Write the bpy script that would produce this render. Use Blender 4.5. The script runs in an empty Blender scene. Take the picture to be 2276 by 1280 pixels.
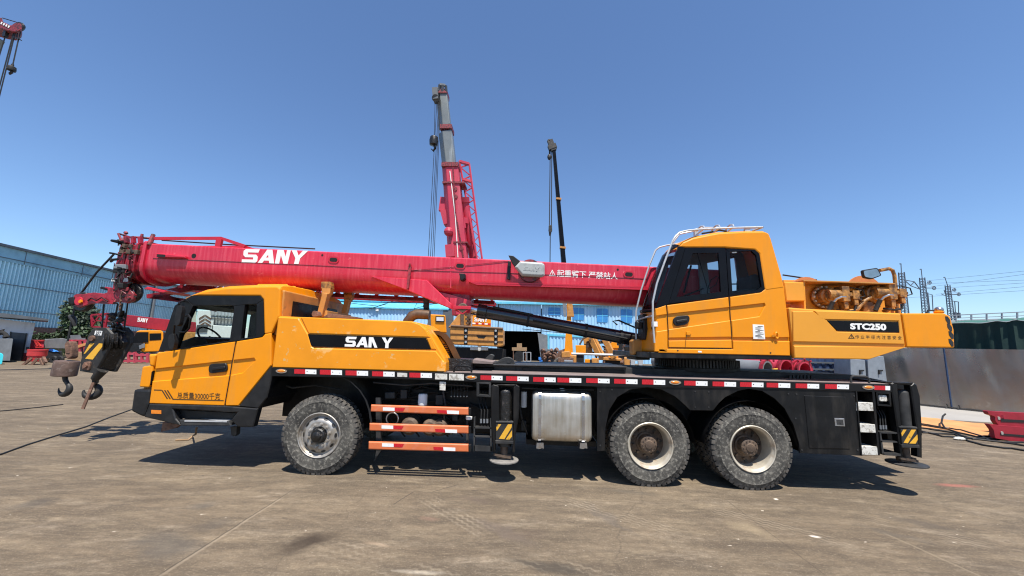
import bpy, bmesh, math, random
from math import sin, cos, pi, radians
from mathutils import Vector, Matrix
random.seed(7)
sc = bpy.context.scene
col = sc.collection
# ------------------------------------------------------------------ camera
CAM = Vector((2.6944, -5.5541, 1.8240)); FPX = 866.46
YAW, PITCH, ROLL = -0.02883, 0.14578, 0.02455
_f = Vector((sin(YAW)*cos(PITCH), cos(YAW)*cos(PITCH), sin(PITCH)))
_r = Vector((cos(YAW), -sin(YAW), 0)); _u = _r.cross(_f)
CR = cos(ROLL)*_r + sin(ROLL)*_u; CU = -sin(ROLL)*_r + cos(ROLL)*_u; CF = _f
cd = bpy.data.cameras.new("camera"); cam = bpy.data.objects.new("camera", cd); col.objects.link(cam)
cam.matrix_world = Matrix(((CR.x, CU.x, -CF.x, CAM.x), (CR.y, CU.y, -CF.y, CAM.y), (CR.z, CU.z, -CF.z, CAM.z), (0, 0, 0, 1)))
cd.sensor_width = 36; cd.lens = FPX/2276*36; cd.clip_start = .05; cd.clip_end = 4000
sc.camera = cam
# ------------------------------------------------------------------ light
SUNV = Vector((-.13, .40, -1)).normalized()
w = bpy.data.worlds.new("World"); sc.world = w; w.use_nodes = True
nt = w.node_tree; sky = nt.nodes.new('ShaderNodeTexSky'); sky.sky_type = 'NISHITA'; sky.sun_disc = False
sky.sun_elevation = math.asin(-SUNV.z); sky.sun_rotation = math.atan2(-SUNV.x, -SUNV.y)
sky.air_density = 1.0; sky.dust_density = .25; sky.ozone_density = 3.0; sky.altitude = 100
nt.nodes['Background'].inputs[1].default_value = .105
tn = nt.nodes.new('ShaderNodeMix'); tn.data_type = 'RGBA'; tn.blend_type = 'MULTIPLY'; tn.inputs[0].default_value = 1; tn.inputs[7].default_value = (.87, .985, 1.12, 1)
nt.links.new(sky.outputs[0], tn.inputs[6]); nt.links.new(tn.outputs[2], nt.nodes['Background'].inputs[0])
sd = bpy.data.lights.new("sun", 'SUN'); sd.energy = 5.0; sd.angle = radians(.53); sd.color = (1, .95, .87)
so = bpy.data.objects.new("sun", sd); col.objects.link(so); so.rotation_euler = SUNV.to_track_quat('-Z', 'Y').to_euler(); so.location = (0, 0, 40)
sc.view_settings.view_transform = 'Standard'; sc.view_settings.look = 'None'; sc.view_settings.gamma = 1
sc.view_settings.exposure = 0.58
sc.cycles.filter_width = 1.15; sc.cycles.use_denoising = True
# ------------------------------------------------------------------ photo pixel -> point in space
def ray(px, py):
    return (CF*FPX + CR*(px-1138) - CU*(py-640)).normalized()
def P(px, py, Y):                       # on the vertical plane y = Y
    d = ray(px, py); return CAM + d*((Y-CAM.y)/d.y)
def Z(px, py, z=0.):                    # on the horizontal plane z
    d = ray(px, py); return CAM + d*((z-CAM.z)/d.z)
def WP(px, py, a, n):                   # on the plane through a with normal n
    d = ray(px, py); return CAM + d*((a-CAM).dot(n)/d.dot(n))
def AL(px, th): d = ray(px, 780); return Vector((d.x/d.y*th, th, 0))
def PX(pts, Y): return [P(x, y, Y) for x, y in pts]
# ------------------------------------------------------------------ mesh builder
def rnd(pts, r, n=3):                   # round the corners of an outline
    out = []; N = len(pts)
    for i in range(N):
        p, a, b = Vector(pts[i]), Vector(pts[i-1]), Vector(pts[(i+1) % N])
        u, v = a-p, b-p
        k = min(r, u.length*.45, v.length*.45)
        s, e = p+u.normalized()*k, p+v.normalized()*k
        for j in range(n+1):
            t = j/n; out.append(tuple(s*(1-t)**2 + p*2*t*(1-t) + e*t*t))
    return out
SEP = {'axle', 'lever_knob', 'limit_switch', 'valve_block', 'battery_clamp', 'cable_loom', 'bolt', 'boom_hole', 'guard_bracket', 'hand_hole', 'wheel_nut', 'headlamp', 'hinge_bracket', 'hole', 'jack_clamp', 'leg', 'pier', 'pin_cap', 'rail_foot', 'rest_pad', 'rib', 'screw_and_shadow', 'tank_strap', 'wall_post', 'white_band', 'winch_bolt', 'winch_frame', 'rope_guard_pin', 'sheave', 'section_collar', 'boom_bracket', 'loose_cable', 'rope_roller', 'winch_bracket', 'reel_arm_and_shadow', 'hoist_rope', 'wire_rope', 'support', 'hazard_stripe', 'yellow_stripe', 'hose_coupling', 'valve_lever', 'chevron', 'beam_recess'}
class MB:
    def __init__(s): s.v = []; s.f = []; s.m = []; s.mi = 0; s.g = []
    def add(s, vs, fs):
        o = len(s.v); s.g.append((o, len(s.f))); s.v += [Vector(a) for a in vs]
        for f in fs: s.f.append([o+i for i in f]); s.m.append(s.mi)
        return s
    def ext(s, pts, d):                 # closed outline (3-D) swept along d
        d = Vector(d); n = len(pts); pts = [Vector(p) for p in pts]
        fs = [list(range(n)), list(range(2*n-1, n-1, -1))] + [[i, (i+1) % n, n+(i+1) % n, n+i] for i in range(n)]
        return s.add(pts+[p+d for p in pts], fs)
    def pp(s, pts, Y, th, r=0):         # outline at plane Y, th deep (far things run back along the sight line)
        if r: pts = rnd(pts, r)
        return s.ext(PX(pts, Y), AL(pts[0][0], th) if Y > 7.5 else (0, th, 0))
    def pl(s, pts, Y, th, ch=.012, r=0): # same with a chamfered front edge
        if r: pts = rnd(pts, r)
        q = PX(pts, Y); n = len(q); c = []
        A = sum(q[i].x*q[(i+1) % n].z-q[(i+1) % n].x*q[i].z for i in range(n)); sg = 1 if A > 0 else -1
        for i in range(n):
            a, p, b = q[i-1], q[i], q[(i+1) % n]
            e1 = Vector((p.x-a.x, p.z-a.z)); e2 = Vector((b.x-p.x, b.z-p.z))
            if e1.length < 1e-6 or e2.length < 1e-6: c.append(p.copy()); continue
            e1.normalize(); e2.normalize()
            n1 = Vector((-e1.y, e1.x))*sg; n2 = Vector((-e2.y, e2.x))*sg
            m = n1+n2; m = m/max(.35, m.dot(n1)) if m.length > .01 else n1
            c.append(Vector((p.x+m.x*ch, p.y, p.z+m.y*ch)))
        k = [p+Vector((0, min(ch, th*.8), 0)) for p in q]; b = [p+Vector((0, th, 0)) for p in q]
        fs = [list(range(n)), list(range(3*n-1, 2*n-1, -1))]
        for l in (0, n): fs += [[l+i, l+(i+1) % n, l+n+(i+1) % n, l+n+i] for i in range(n)]
        return s.add(c+k+b, fs)
    def xz(s, pts, y0, y1): return s.ext([(x, y0, z) for x, z in pts], (0, y1-y0, 0))
    def box(s, x0, x1, y0, y1, z0, z1): return s.ext([(x0, y0, z0), (x1, y0, z0), (x1, y0, z1), (x0, y0, z1)], (0, y1-y0, 0))
    def bar(s, a, b, w, h=None, up=(0, 0, 1)):
        a, b = Vector(a), Vector(b); d = (b-a).normalized(); up = Vector(up)
        if abs(d.dot(up)) > .98: up = Vector((0, 1, 0))
        r = d.cross(up).normalized()*(w/2); u = r.cross(d).normalized()*((h or w)/2)
        return s.ext([a-r-u, a+r-u, a+r+u, a-r+u], b-a)
    def loft(s, rows, closed=False, caps=False):
        n = len(rows[0]); vs = [p for r in rows for p in r]; fs = []
        for i in range(len(rows)-1):
            for j in range(n if closed else n-1):
                k = (j+1) % n; fs.append([i*n+j, i*n+k, (i+1)*n+k, (i+1)*n+j])
        if caps: fs += [list(range(n-1, -1, -1)), [(len(rows)-1)*n+j for j in range(n)]]
        return s.add(vs, fs)
    def tube(s, pts, r, n=8, caps=True, closed=False):
        pts = [Vector(p) for p in pts]; N = len(pts); rows = []; rr = r if isinstance(r, (list, tuple)) else [r]*N
        t0 = (pts[1]-pts[0]).normalized(); u = t0.orthogonal().normalized()
        for i in range(N):
            a = pts[i-1] if (i or closed) else pts[i]; b = pts[(i+1) % N] if (i < N-1 or closed) else pts[i]
            t = (b-a).normalized(); u = (u-t*u.dot(t)).normalized(); v = t.cross(u)
            rows.append([pts[i]+(u*cos(2*pi*j/n)+v*sin(2*pi*j/n))*rr[i] for j in range(n)])
        if closed: rows.append(rows[0])
        return s.loft(rows, True, caps and not closed)
    def cyl(s, a, b, r, r1=None, n=20): return s.tube([a, b], [r, r if r1 is None else r1], n)
    def lathe(s, prof, o=(0, 0, 0), ax=(0, 1, 0), n=32, caps=False):
        o = Vector(o); ax = Vector(ax).normalized(); u = ax.orthogonal().normalized(); v = ax.cross(u)
        rows = [[o+ax*a+(u*cos(2*pi*j/n)+v*sin(2*pi*j/n))*max(r, 1e-4) for j in range(n)] for r, a in prof]
        return s.loft(rows, True, caps)
    def ball(s, c, r, n=12, sq=(1, 1, 1)):
        c = Vector(c); rows = [[c+Vector((r*sq[0]*sin(a)*cos(2*pi*j/n), r*sq[1]*sin(a)*sin(2*pi*j/n), r*sq[2]*cos(a))) for j in range(n)] for a in [max(.01, min(pi-.01, pi*i/(n//2))) for i in range(n//2+1)]]
        return s.loft(rows, True)
    def build(s, name, mat, parent=None, bevel=0, smooth=False, origin=None, **k):
        if name in SEP and len(s.g) > 1 and parent:         # separate pieces become separate parts
            out = []; ends = s.g[1:]+[(len(s.v), len(s.f))]
            for (v0, f0), (v1, f1) in zip(s.g, ends):
                b = MB(); b.v = s.v[v0:v1]; b.f = [[i-v0 for i in f] for f in s.f[f0:f1]]; b.m = s.m[f0:f1]; b.g = [(0, 0)]; out.append(b.build(name, mat, parent, bevel, smooth, origin, **k))
            return out[0]
        me = bpy.data.meshes.new(name); po = Vector(parent['_o']) if parent else Vector((0, 0, 0))
        o0 = Vector(origin) if origin is not None else (po if parent else (sum(s.v, Vector())/len(s.v)))
        if origin is None and not parent: o0 = Vector((o0.x, o0.y, min(v.z for v in s.v)))
        me.from_pydata([v-o0 for v in s.v], [], s.f)
        mats = mat if isinstance(mat, (list, tuple)) else [mat]
        for m in mats: me.materials.append(m)
        bm = bmesh.new(); bm.from_mesh(me)
        for f, mi in zip(bm.faces, s.m): f.material_index = mi; f.smooth = smooth
        bmesh.ops.recalc_face_normals(bm, faces=bm.faces)
        if smooth:
            for e in bm.edges:
                if len(e.link_faces) != 2 or e.calc_face_angle(0) > .6: e.smooth = False
        bm.to_mesh(me); bm.free()
        o = bpy.data.objects.new(name, me); col.objects.link(o)
        if parent: o.parent = parent
        o.location = o0-po; o['_o'] = tuple(o0)
        if bevel:
            b = o.modifiers.new("bevel", 'BEVEL'); b.width = bevel; b.segments = 2; b.limit_method = 'ANGLE'; b.angle_limit = .6
        for kk, vv in k.items(): o[kk] = vv
        return o
def thing(name, loc, label, cat, group=None):
    o = bpy.data.objects.new(name, None); col.objects.link(o); o.location = loc; o['_o'] = tuple(loc)
    o['label'] = label; o['category'] = cat; o.empty_display_size = .2
    if group: o['group'] = group
    return o
def tag(o, label, cat, group=None):
    o['label'] = label; o['category'] = cat
    if group: o['group'] = group
    return o
def dup(o, parent, loc):
    c = o.copy(); col.objects.link(c); c.parent = parent; c.location = loc; c.matrix_parent_inverse = Matrix()
    c['_o'] = tuple((Vector(parent['_o']) if parent else Vector())+Vector(loc))
    for ch in o.children:
        g = ch.copy(); col.objects.link(g); g.parent = c; g.matrix_parent_inverse = Matrix()
        for h in ch.children: q = h.copy(); col.objects.link(q); q.parent = g
    return c
# ------------------------------------------------------------------ materials
M = {}
def nd(t, ty, **k):
    n = t.nodes.new(ty)
    for a, b in k.items():
        if a in n.inputs.keys(): n.inputs[a].default_value = b
        else: setattr(n, a, b)
    return n
def mixc(t, fac, a, b, mode='MIX'):
    n = t.nodes.new('ShaderNodeMix'); n.data_type = 'RGBA'; n.blend_type = mode
    for s_, v in ((0, fac), (6, a), (7, b)):
        if isinstance(v, (int, float)): n.inputs[s_].default_value = v
        elif isinstance(v, tuple): n.inputs[s_].default_value = (*v, 1) if len(v) == 3 else v
        else: t.links.new(v, n.inputs[s_])
    return n.outputs[2]
def ramp(t, src, lo, hi, a=0., b=1.):
    n = nd(t, 'ShaderNodeMapRange'); n.inputs[1].default_value = lo; n.inputs[2].default_value = hi; n.inputs[3].default_value = a; n.inputs[4].default_value = b
    t.links.new(src, n.inputs[0]); return n.outputs[0]
def noise(t, scale, sc3=(1, 1, 1), det=5, ro=.6, world=False, loc=(0, 0, 0)):
    if world: src = nd(t, 'ShaderNodeNewGeometry').outputs['Position']
    else: src = nd(t, 'ShaderNodeTexCoord').outputs['Object']
    mp = nd(t, 'ShaderNodeMapping'); mp.inputs['Scale'].default_value = sc3; mp.inputs['Location'].default_value = loc
    t.links.new(src, mp.inputs[0])
    n = nd(t, 'ShaderNodeTexNoise'); n.inputs['Scale'].default_value = scale; n.inputs['Detail'].default_value = det; n.inputs['Roughness'].default_value = ro
    t.links.new(mp.outputs[0], n.inputs['Vector']); return n.outputs[0]
def mat(name, c, rough=.5, metal=0., var=.12, vs=6., dirt=None, dlo=.55, dhi=.75, ds=3., dsc=(1, 1, 1), dmax=.7, dirt2=None, d2lo=.62, d2hi=.66, d2s=30., bump=0., bs=40., spec=.5, coat=0., rv=.12):
    m = bpy.data.materials.new(name); m.use_nodes = True; t = m.node_tree; b = t.nodes['Principled BSDF']; L = t.links
    out = mixc(t, ramp(t, noise(t, vs), .3, .7), tuple(x*(1-var) for x in c), tuple(min(1, x*(1+var)) for x in c))
    if dirt: out = mixc(t, ramp(t, noise(t, ds, dsc, 6), dlo, dhi, 0, dmax), out, dirt)
    if dirt2: out = mixc(t, ramp(t, noise(t, d2s, (1, 1, 1), 4), d2lo, d2hi), out, dirt2)
    L.new(out, b.inputs['Base Color']); b.inputs['Metallic'].default_value = metal
    L.new(ramp(t, noise(t, vs*1.7), .3, .7, max(.02, rough-rv), min(1, rough+rv)), b.inputs['Roughness'])
    b.inputs['Specular IOR Level'].default_value = spec; b.inputs['Coat Weight'].default_value = coat; b.inputs['Coat Roughness'].default_value = .15
    if bump:
        bn = nd(t, 'ShaderNodeBump'); bn.inputs['Strength'].default_value = bump; bn.inputs['Distance'].default_value = .02
        L.new(noise(t, bs), bn.inputs['Height']); L.new(bn.outputs[0], b.inputs['Normal'])
    M[name] = m; return m
YEL = (.765, .266, .003); RED = (.50, .016, .036)
mat('yellow', YEL, .42, var=.05, vs=2.5, dirt=(.56, .24, .04), ds=2.6, dsc=(2.5, 2.5, .45), dlo=.5, dhi=.8, dmax=.5, dirt2=(.26, .12, .03), d2lo=.73, d2hi=.76, d2s=17, spec=.35)
mat('yellow_worn', (.76, .275, .008), .45, spec=.35, var=.08, vs=2.2, dirt=(.80, .45, .15), ds=2.6, dlo=.60, dhi=.64, dmax=.75, dirt2=(.6, .36, .13), d2lo=.66, d2hi=.68, d2s=11)
mat('yellow_cw', (.70, .30, .03), .42, spec=.35, var=.05, vs=1.6, dirt=(.48, .24, .06), ds=1.6, dlo=.55, dhi=.85, dmax=.5)
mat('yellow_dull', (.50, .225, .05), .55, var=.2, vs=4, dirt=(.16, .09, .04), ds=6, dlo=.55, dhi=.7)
mat('red', RED, .36, var=.1, vs=3, dirt=(.25, .02, .03), ds=4, dlo=.55, dhi=.8, dmax=.5)
mat('red_boom', (.54, .019, .047), .36, var=.12, vs=1.1, dirt=(.74, .12, .15), ds=4.5, dsc=(5, 2, .33), dlo=.45, dhi=.75, dmax=.5, dirt2=(.70, .17, .19), d2lo=.64, d2hi=.8, d2s=11, coat=.15)
mat('red_far', (.50, .035, .07), .5, var=.12, vs=.7, dirt=(.6, .16, .18), ds=.8, dsc=(2, 2, .3), dlo=.5, dhi=.7, dmax=.5)
mat('red_head', (.34, .014, .03), .42, var=.25, vs=6, dirt=(.07, .012, .015), ds=9, dlo=.44, dhi=.64, dmax=.85)
mat('red_dirty', (.27, .03, .04), .55, var=.3, vs=9, dirt=(.035, .022, .02), ds=14, dlo=.45, dhi=.6, dmax=.9)
mat('orange_rail', (.62, .155, .052), .5, var=.08, vs=5, dirt=(.60, .22, .14), ds=9, dlo=.55, dhi=.7, dmax=.6, dirt2=(.2, .05, .03), d2lo=.72, d2hi=.75, d2s=25)
mat('black', (.0055, .0055, .006), .45, var=.4, vs=5, dirt=(.034, .03, .026), ds=3.5, dsc=(2, 2, .6), dlo=.48, dhi=.75, dmax=.7, spec=.28)
mat('black_scratched', (.006, .006, .0065), .42, spec=.3, var=.3, vs=8, dirt=(.018, .018, .018), ds=7, dirt2=(.25, .22, .17), d2lo=.735, d2hi=.75, d2s=22)
mat('black_gloss', (.0045, .0045, .006), .3, var=.3, vs=4, spec=.16, rv=.08)
mat('cylinder_black', (.008, .008, .009), .22, var=.3, vs=5, dirt=(.04, .036, .03), ds=7, dlo=.55, dhi=.75, dmax=.5, spec=.6, coat=.5, rv=.08)
mat('plastic', (.011, .011, .0115), .5, var=.3, vs=8, dirt=(.04, .037, .034), ds=6, dlo=.5, dhi=.8, dmax=.5, bump=.06, bs=120, spec=.35)
mat('rubber', (.008, .008, .008), .75, var=.3, vs=10)
mat('grease', (.012, .011, .01), .35, var=.5, vs=20, bump=.4, bs=50, dirt=(.12, .1, .09), ds=22, dlo=.6, dhi=.65)
mat('tyre', (.014, .0135, .013), .8, var=.3, vs=14, dirt=(.13, .12, .1), ds=3.5, dsc=(1, 1, 1), dlo=.3, dhi=.7, dmax=.8, dirt2=(.26, .24, .2), d2lo=.5, d2hi=.72, d2s=26, bump=.3, bs=60)
mat('tyre_tread', (.035, .033, .031), .9, var=.25, vs=14, dirt=(.17, .15, .125), ds=8, dlo=.4, dhi=.65, dmax=.8)
mat('alu', (.46, .44, .41), .5, .6, var=.2, vs=9, dirt=(.24, .20, .15), ds=9, dlo=.4, dhi=.62, dmax=.85, rv=.16)
mat('rim_beige', (.50, .45, .36), .45, .25, var=.15, vs=7, dirt=(.3, .2, .12), ds=6, dlo=.55, dhi=.7)
mat('hub_rust', (.09, .06, .04), .7, var=.5, vs=12, dirt=(.2, .13, .08), ds=9, bump=.3)
mat('tank', (.60, .57, .51), .42, .9, var=.1, vs=3, dirt=(.40, .36, .28), ds=5, dsc=(4, 1, .25), dlo=.42, dhi=.68, dmax=.8, dirt2=(.75, .73, .68), d2lo=.7, d2hi=.72, d2s=18, rv=.16)
mat('steel', (.42, .42, .43), .3, .9, var=.1, vs=5)
mat('chrome', (.75, .76, .78), .12, 1., var=.04)
mat('rail_grey', (.48, .49, .50), .4, .3, var=.08, dirt=(.25, .23, .2), ds=10, dlo=.6, dhi=.7)
mat('white', (.78, .78, .76), .5, var=.05, dirt=(.55, .53, .48), ds=12, dlo=.6, dhi=.75, dmax=.6)
mat('white_dirty', (.62, .6, .54), .6, var=.15, dirt=(.25, .22, .18), ds=30, dlo=.5, dhi=.6, dmax=.8)
mat('letter', (.8, .79, .76), .5, var=.04)
mat('letter_black', (.012, .011, .01), .5, var=.1)
mat('letter_brown', (.07, .035, .01), .5, var=.1)
mat('reflect_red', (.50, .012, .022), .3, var=.08, vs=30)
mat('amber', (.75, .22, .02), .2, var=.15, vs=30, coat=.5)
mat('stripe_yellow', (.72, .38, .03), .5, var=.1, dirt=(.1, .08, .05), ds=14, dlo=.6, dhi=.64)
mat('stripe_black', (.02, .02, .02), .5, var=.3)
mat('deck', (.20, .155, .14), .8, var=.25, vs=4, dirt=(.09, .075, .065), ds=7, bump=.2)
mat('frame_grey', (.028, .028, .028), .55, var=.35, vs=5, dirt=(.07, .066, .062), ds=4, dlo=.5, dhi=.7, spec=.35)
mat('checker', (.012, .012, .012), .35, var=.3, bump=1., bs=26)
mat('rust', (.16, .085, .055), .8, var=.4, vs=9, dirt=(.07, .04, .03), ds=12, dlo=.5, dhi=.6, bump=.4, bs=30)
mat('hook_brown', (.10, .062, .048), .75, var=.35, vs=9, dirt=(.19, .15, .13), ds=12, dlo=.55, dhi=.65, bump=.3, bs=30)
mat('hook_black', (.02, .019, .018), .6, var=.3, vs=9, dirt=(.11, .085, .06), ds=9, dlo=.55, dhi=.65)
mat('winch_gold', (.42, .20, .045), .42, var=.3, vs=14, dirt=(.09, .045, .02), ds=12, dlo=.44, dhi=.6, dmax=.85)
mat('winch_orange', (.56, .20, .06), .5, var=.1)
mat('exhaust', (.10, .06, .035), .55, .3, var=.4, vs=8, dirt=(.2, .13, .07), ds=5)
mat('duct', (.10, .045, .015), .5, var=.2)
mat('reel_grey', (.36, .38, .37), .45, var=.06, dirt=(.2, .2, .19), ds=5, dlo=.6, dhi=.75)
mat('seat', (.10, .10, .105), .8, var=.2)
mat('shed_blue', (.52, .76, .82), .5, var=.08, vs=.35, dirt=(.36, .56, .63), ds=.5, dsc=(1, 1, .2), dlo=.5, dhi=.75, dmax=.6)
mat('shed_blue_flat', (.25, .44, .52), .55, var=.1, vs=.4, dirt=(.12, .22, .28), ds=.6, dlo=.5, dhi=.7)
mat('shed_sky', (.33, .58, .80), .5, var=.06, vs=.4, dirt=(.5, .66, .8), ds=.5, dsc=(1, 1, .3), dlo=.5, dhi=.7)
mat('shed_cyan', (.12, .50, .68), .5, var=.1, vs=.5, dirt=(.3, .6, .72), ds=1.5, dlo=.55, dhi=.7)
mat('win_blue', (.045, .24, .56), .35, var=.2, vs=1.)
mat('roof_dark', (.09, .10, .11), .6, var=.2, vs=1)
mat('white_wall', (.62, .63, .66), .8, var=.06, vs=.8, dirt=(.4, .4, .42), ds=1., dlo=.55, dhi=.7)
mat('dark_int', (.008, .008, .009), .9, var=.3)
mat('door_grey', (.07, .075, .08), .6, var=.25, vs=2)
mat('bin_grey', (.17, .18, .19), .6, var=.2, vs=2)
mat('cyan_plastic', (.05, .6, .68), .4, var=.05)
mat('tarp_blue', (.04, .22, .62), .5, var=.2, vs=4, bump=.5, bs=5)
mat('cardboard', (.30, .19, .10), .8, var=.2)
mat('red_drum', (.50, .035, .035), .5, var=.2, vs=2, dirt=(.2, .03, .03), ds=3)
mat('red_frame', (.42, .05, .075), .5, var=.2, vs=2)
mat('container_blue', (.03, .055, .12), .5, var=.15)
mat('cab_grey', (.25, .28, .31), .5, .3, var=.12)
mat('green_tarp', (.006, .03, .024), .75, var=.25, vs=.8, bump=.6, bs=2)
mat('green_hem', (.03, .11, .085), .8, var=.2, vs=1)
mat('mast', (.10, .12, .15), .5, .2, var=.15)
mat('wire', (.12, .14, .17), .5, var=.05)
mat('bridge', (.30, .34, .36), .7, var=.1, vs=.2)
mat('cable', (.012, .012, .012), .6, var=.2)
mat('truss_red', (.28, .012, .025), .42, var=.15)
mat('leaf', (.03, .06, .018), .6, var=.45, vs=1.2)
mat('leaf_dark', (.014, .03, .010), .6, var=.4, vs=1.2)
mat('bark', (.08, .06, .045), .9, var=.3)
mat('boom_grey', (.20, .215, .205), .38, .3, var=.12, vs=.6, dirt=(.4, .43, .43), ds=.9, dsc=(3, 3, .25), dlo=.52, dhi=.62, dmax=.7)
mat('pale_wall', (.55, .55, .45), .8, var=.05)
mat('skid_orange', (.55, .25, .09), .85, var=.2, vs=2, dirt=(.35, .2, .1), ds=3)
mat('concrete', (.33, .31, .28), .85, var=.1, vs=1, dirt=(.3, .28, .25), ds=2, dlo=.5, dhi=.7)
mat('mirror', (.45, .42, .38), .06, 1., var=.15, vs=8)
mat('stone', (.2, .185, .165), .9, var=.3, vs=20)
def glass(name, tint, gl=.12, rough=.02):
    m = bpy.data.materials.new(name); m.use_nodes = True; t = m.node_tree; t.nodes.clear()
    o = nd(t, 'ShaderNodeOutputMaterial'); a = nd(t, 'ShaderNodeBsdfTransparent'); g = nd(t, 'ShaderNodeBsdfGlossy'); x = nd(t, 'ShaderNodeMixShader')
    a.inputs[0].default_value = (*tint, 1); g.inputs['Roughness'].default_value = rough
    fr = nd(t, 'ShaderNodeLayerWeight'); fr.inputs[0].default_value = gl; t.links.new(fr.outputs['Fresnel'], x.inputs[0])
    t.links.new(a.outputs[0], x.inputs[1]); t.links.new(g.outputs[0], x.inputs[2]); t.links.new(x.outputs[0], o.inputs[0]); M[name] = m
glass('glass', (.86, .9, .88), .10); glass('glass_dark', (.74, .77, .77), .14)
glass('glass_shade', (.55, .52, .52), .16)
# bricks
m = mat('brick', (.2, .1, .075), .9); t = m.node_tree
bt = nd(t, 'ShaderNodeTexBrick'); bt.inputs['Color1'].default_value = (.17, .075, .055, 1); bt.inputs['Color2'].default_value = (.11, .055, .045, 1); bt.inputs['Mortar'].default_value = (.2, .18, .16, 1); bt.inputs['Scale'].default_value = 4
mp = nd(t, 'ShaderNodeMapping'); mp.inputs['Rotation'].default_value = (radians(90), 0, 0); t.links.new(nd(t, 'ShaderNodeTexCoord').outputs['Object'], mp.inputs[0]); t.links.new(mp.outputs[0], bt.inputs[0])
t.links.new(bt.outputs[0], t.nodes['Principled BSDF'].inputs['Base Color'])
# dented bright sheet metal
m = mat('sheet_metal', (.30, .275, .25), .3, .8, var=.1, vs=.4, dirt=(.30, .21, .15), ds=.9, dlo=.47, dhi=.68, dmax=.75, dirt2=(.68, .65, .6), d2lo=.62, d2hi=.8, d2s=.9, rv=.06); t = m.node_tree
bn = nd(t, 'ShaderNodeBump'); bn.inputs['Strength'].default_value = .4; bn.inputs['Distance'].default_value = .1
t.links.new(noise(t, .8, (1, 1, .7), 1.5), bn.inputs['Height']); t.links.new(bn.outputs[0], t.nodes['Principled BSDF'].inputs['Normal'])
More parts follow.
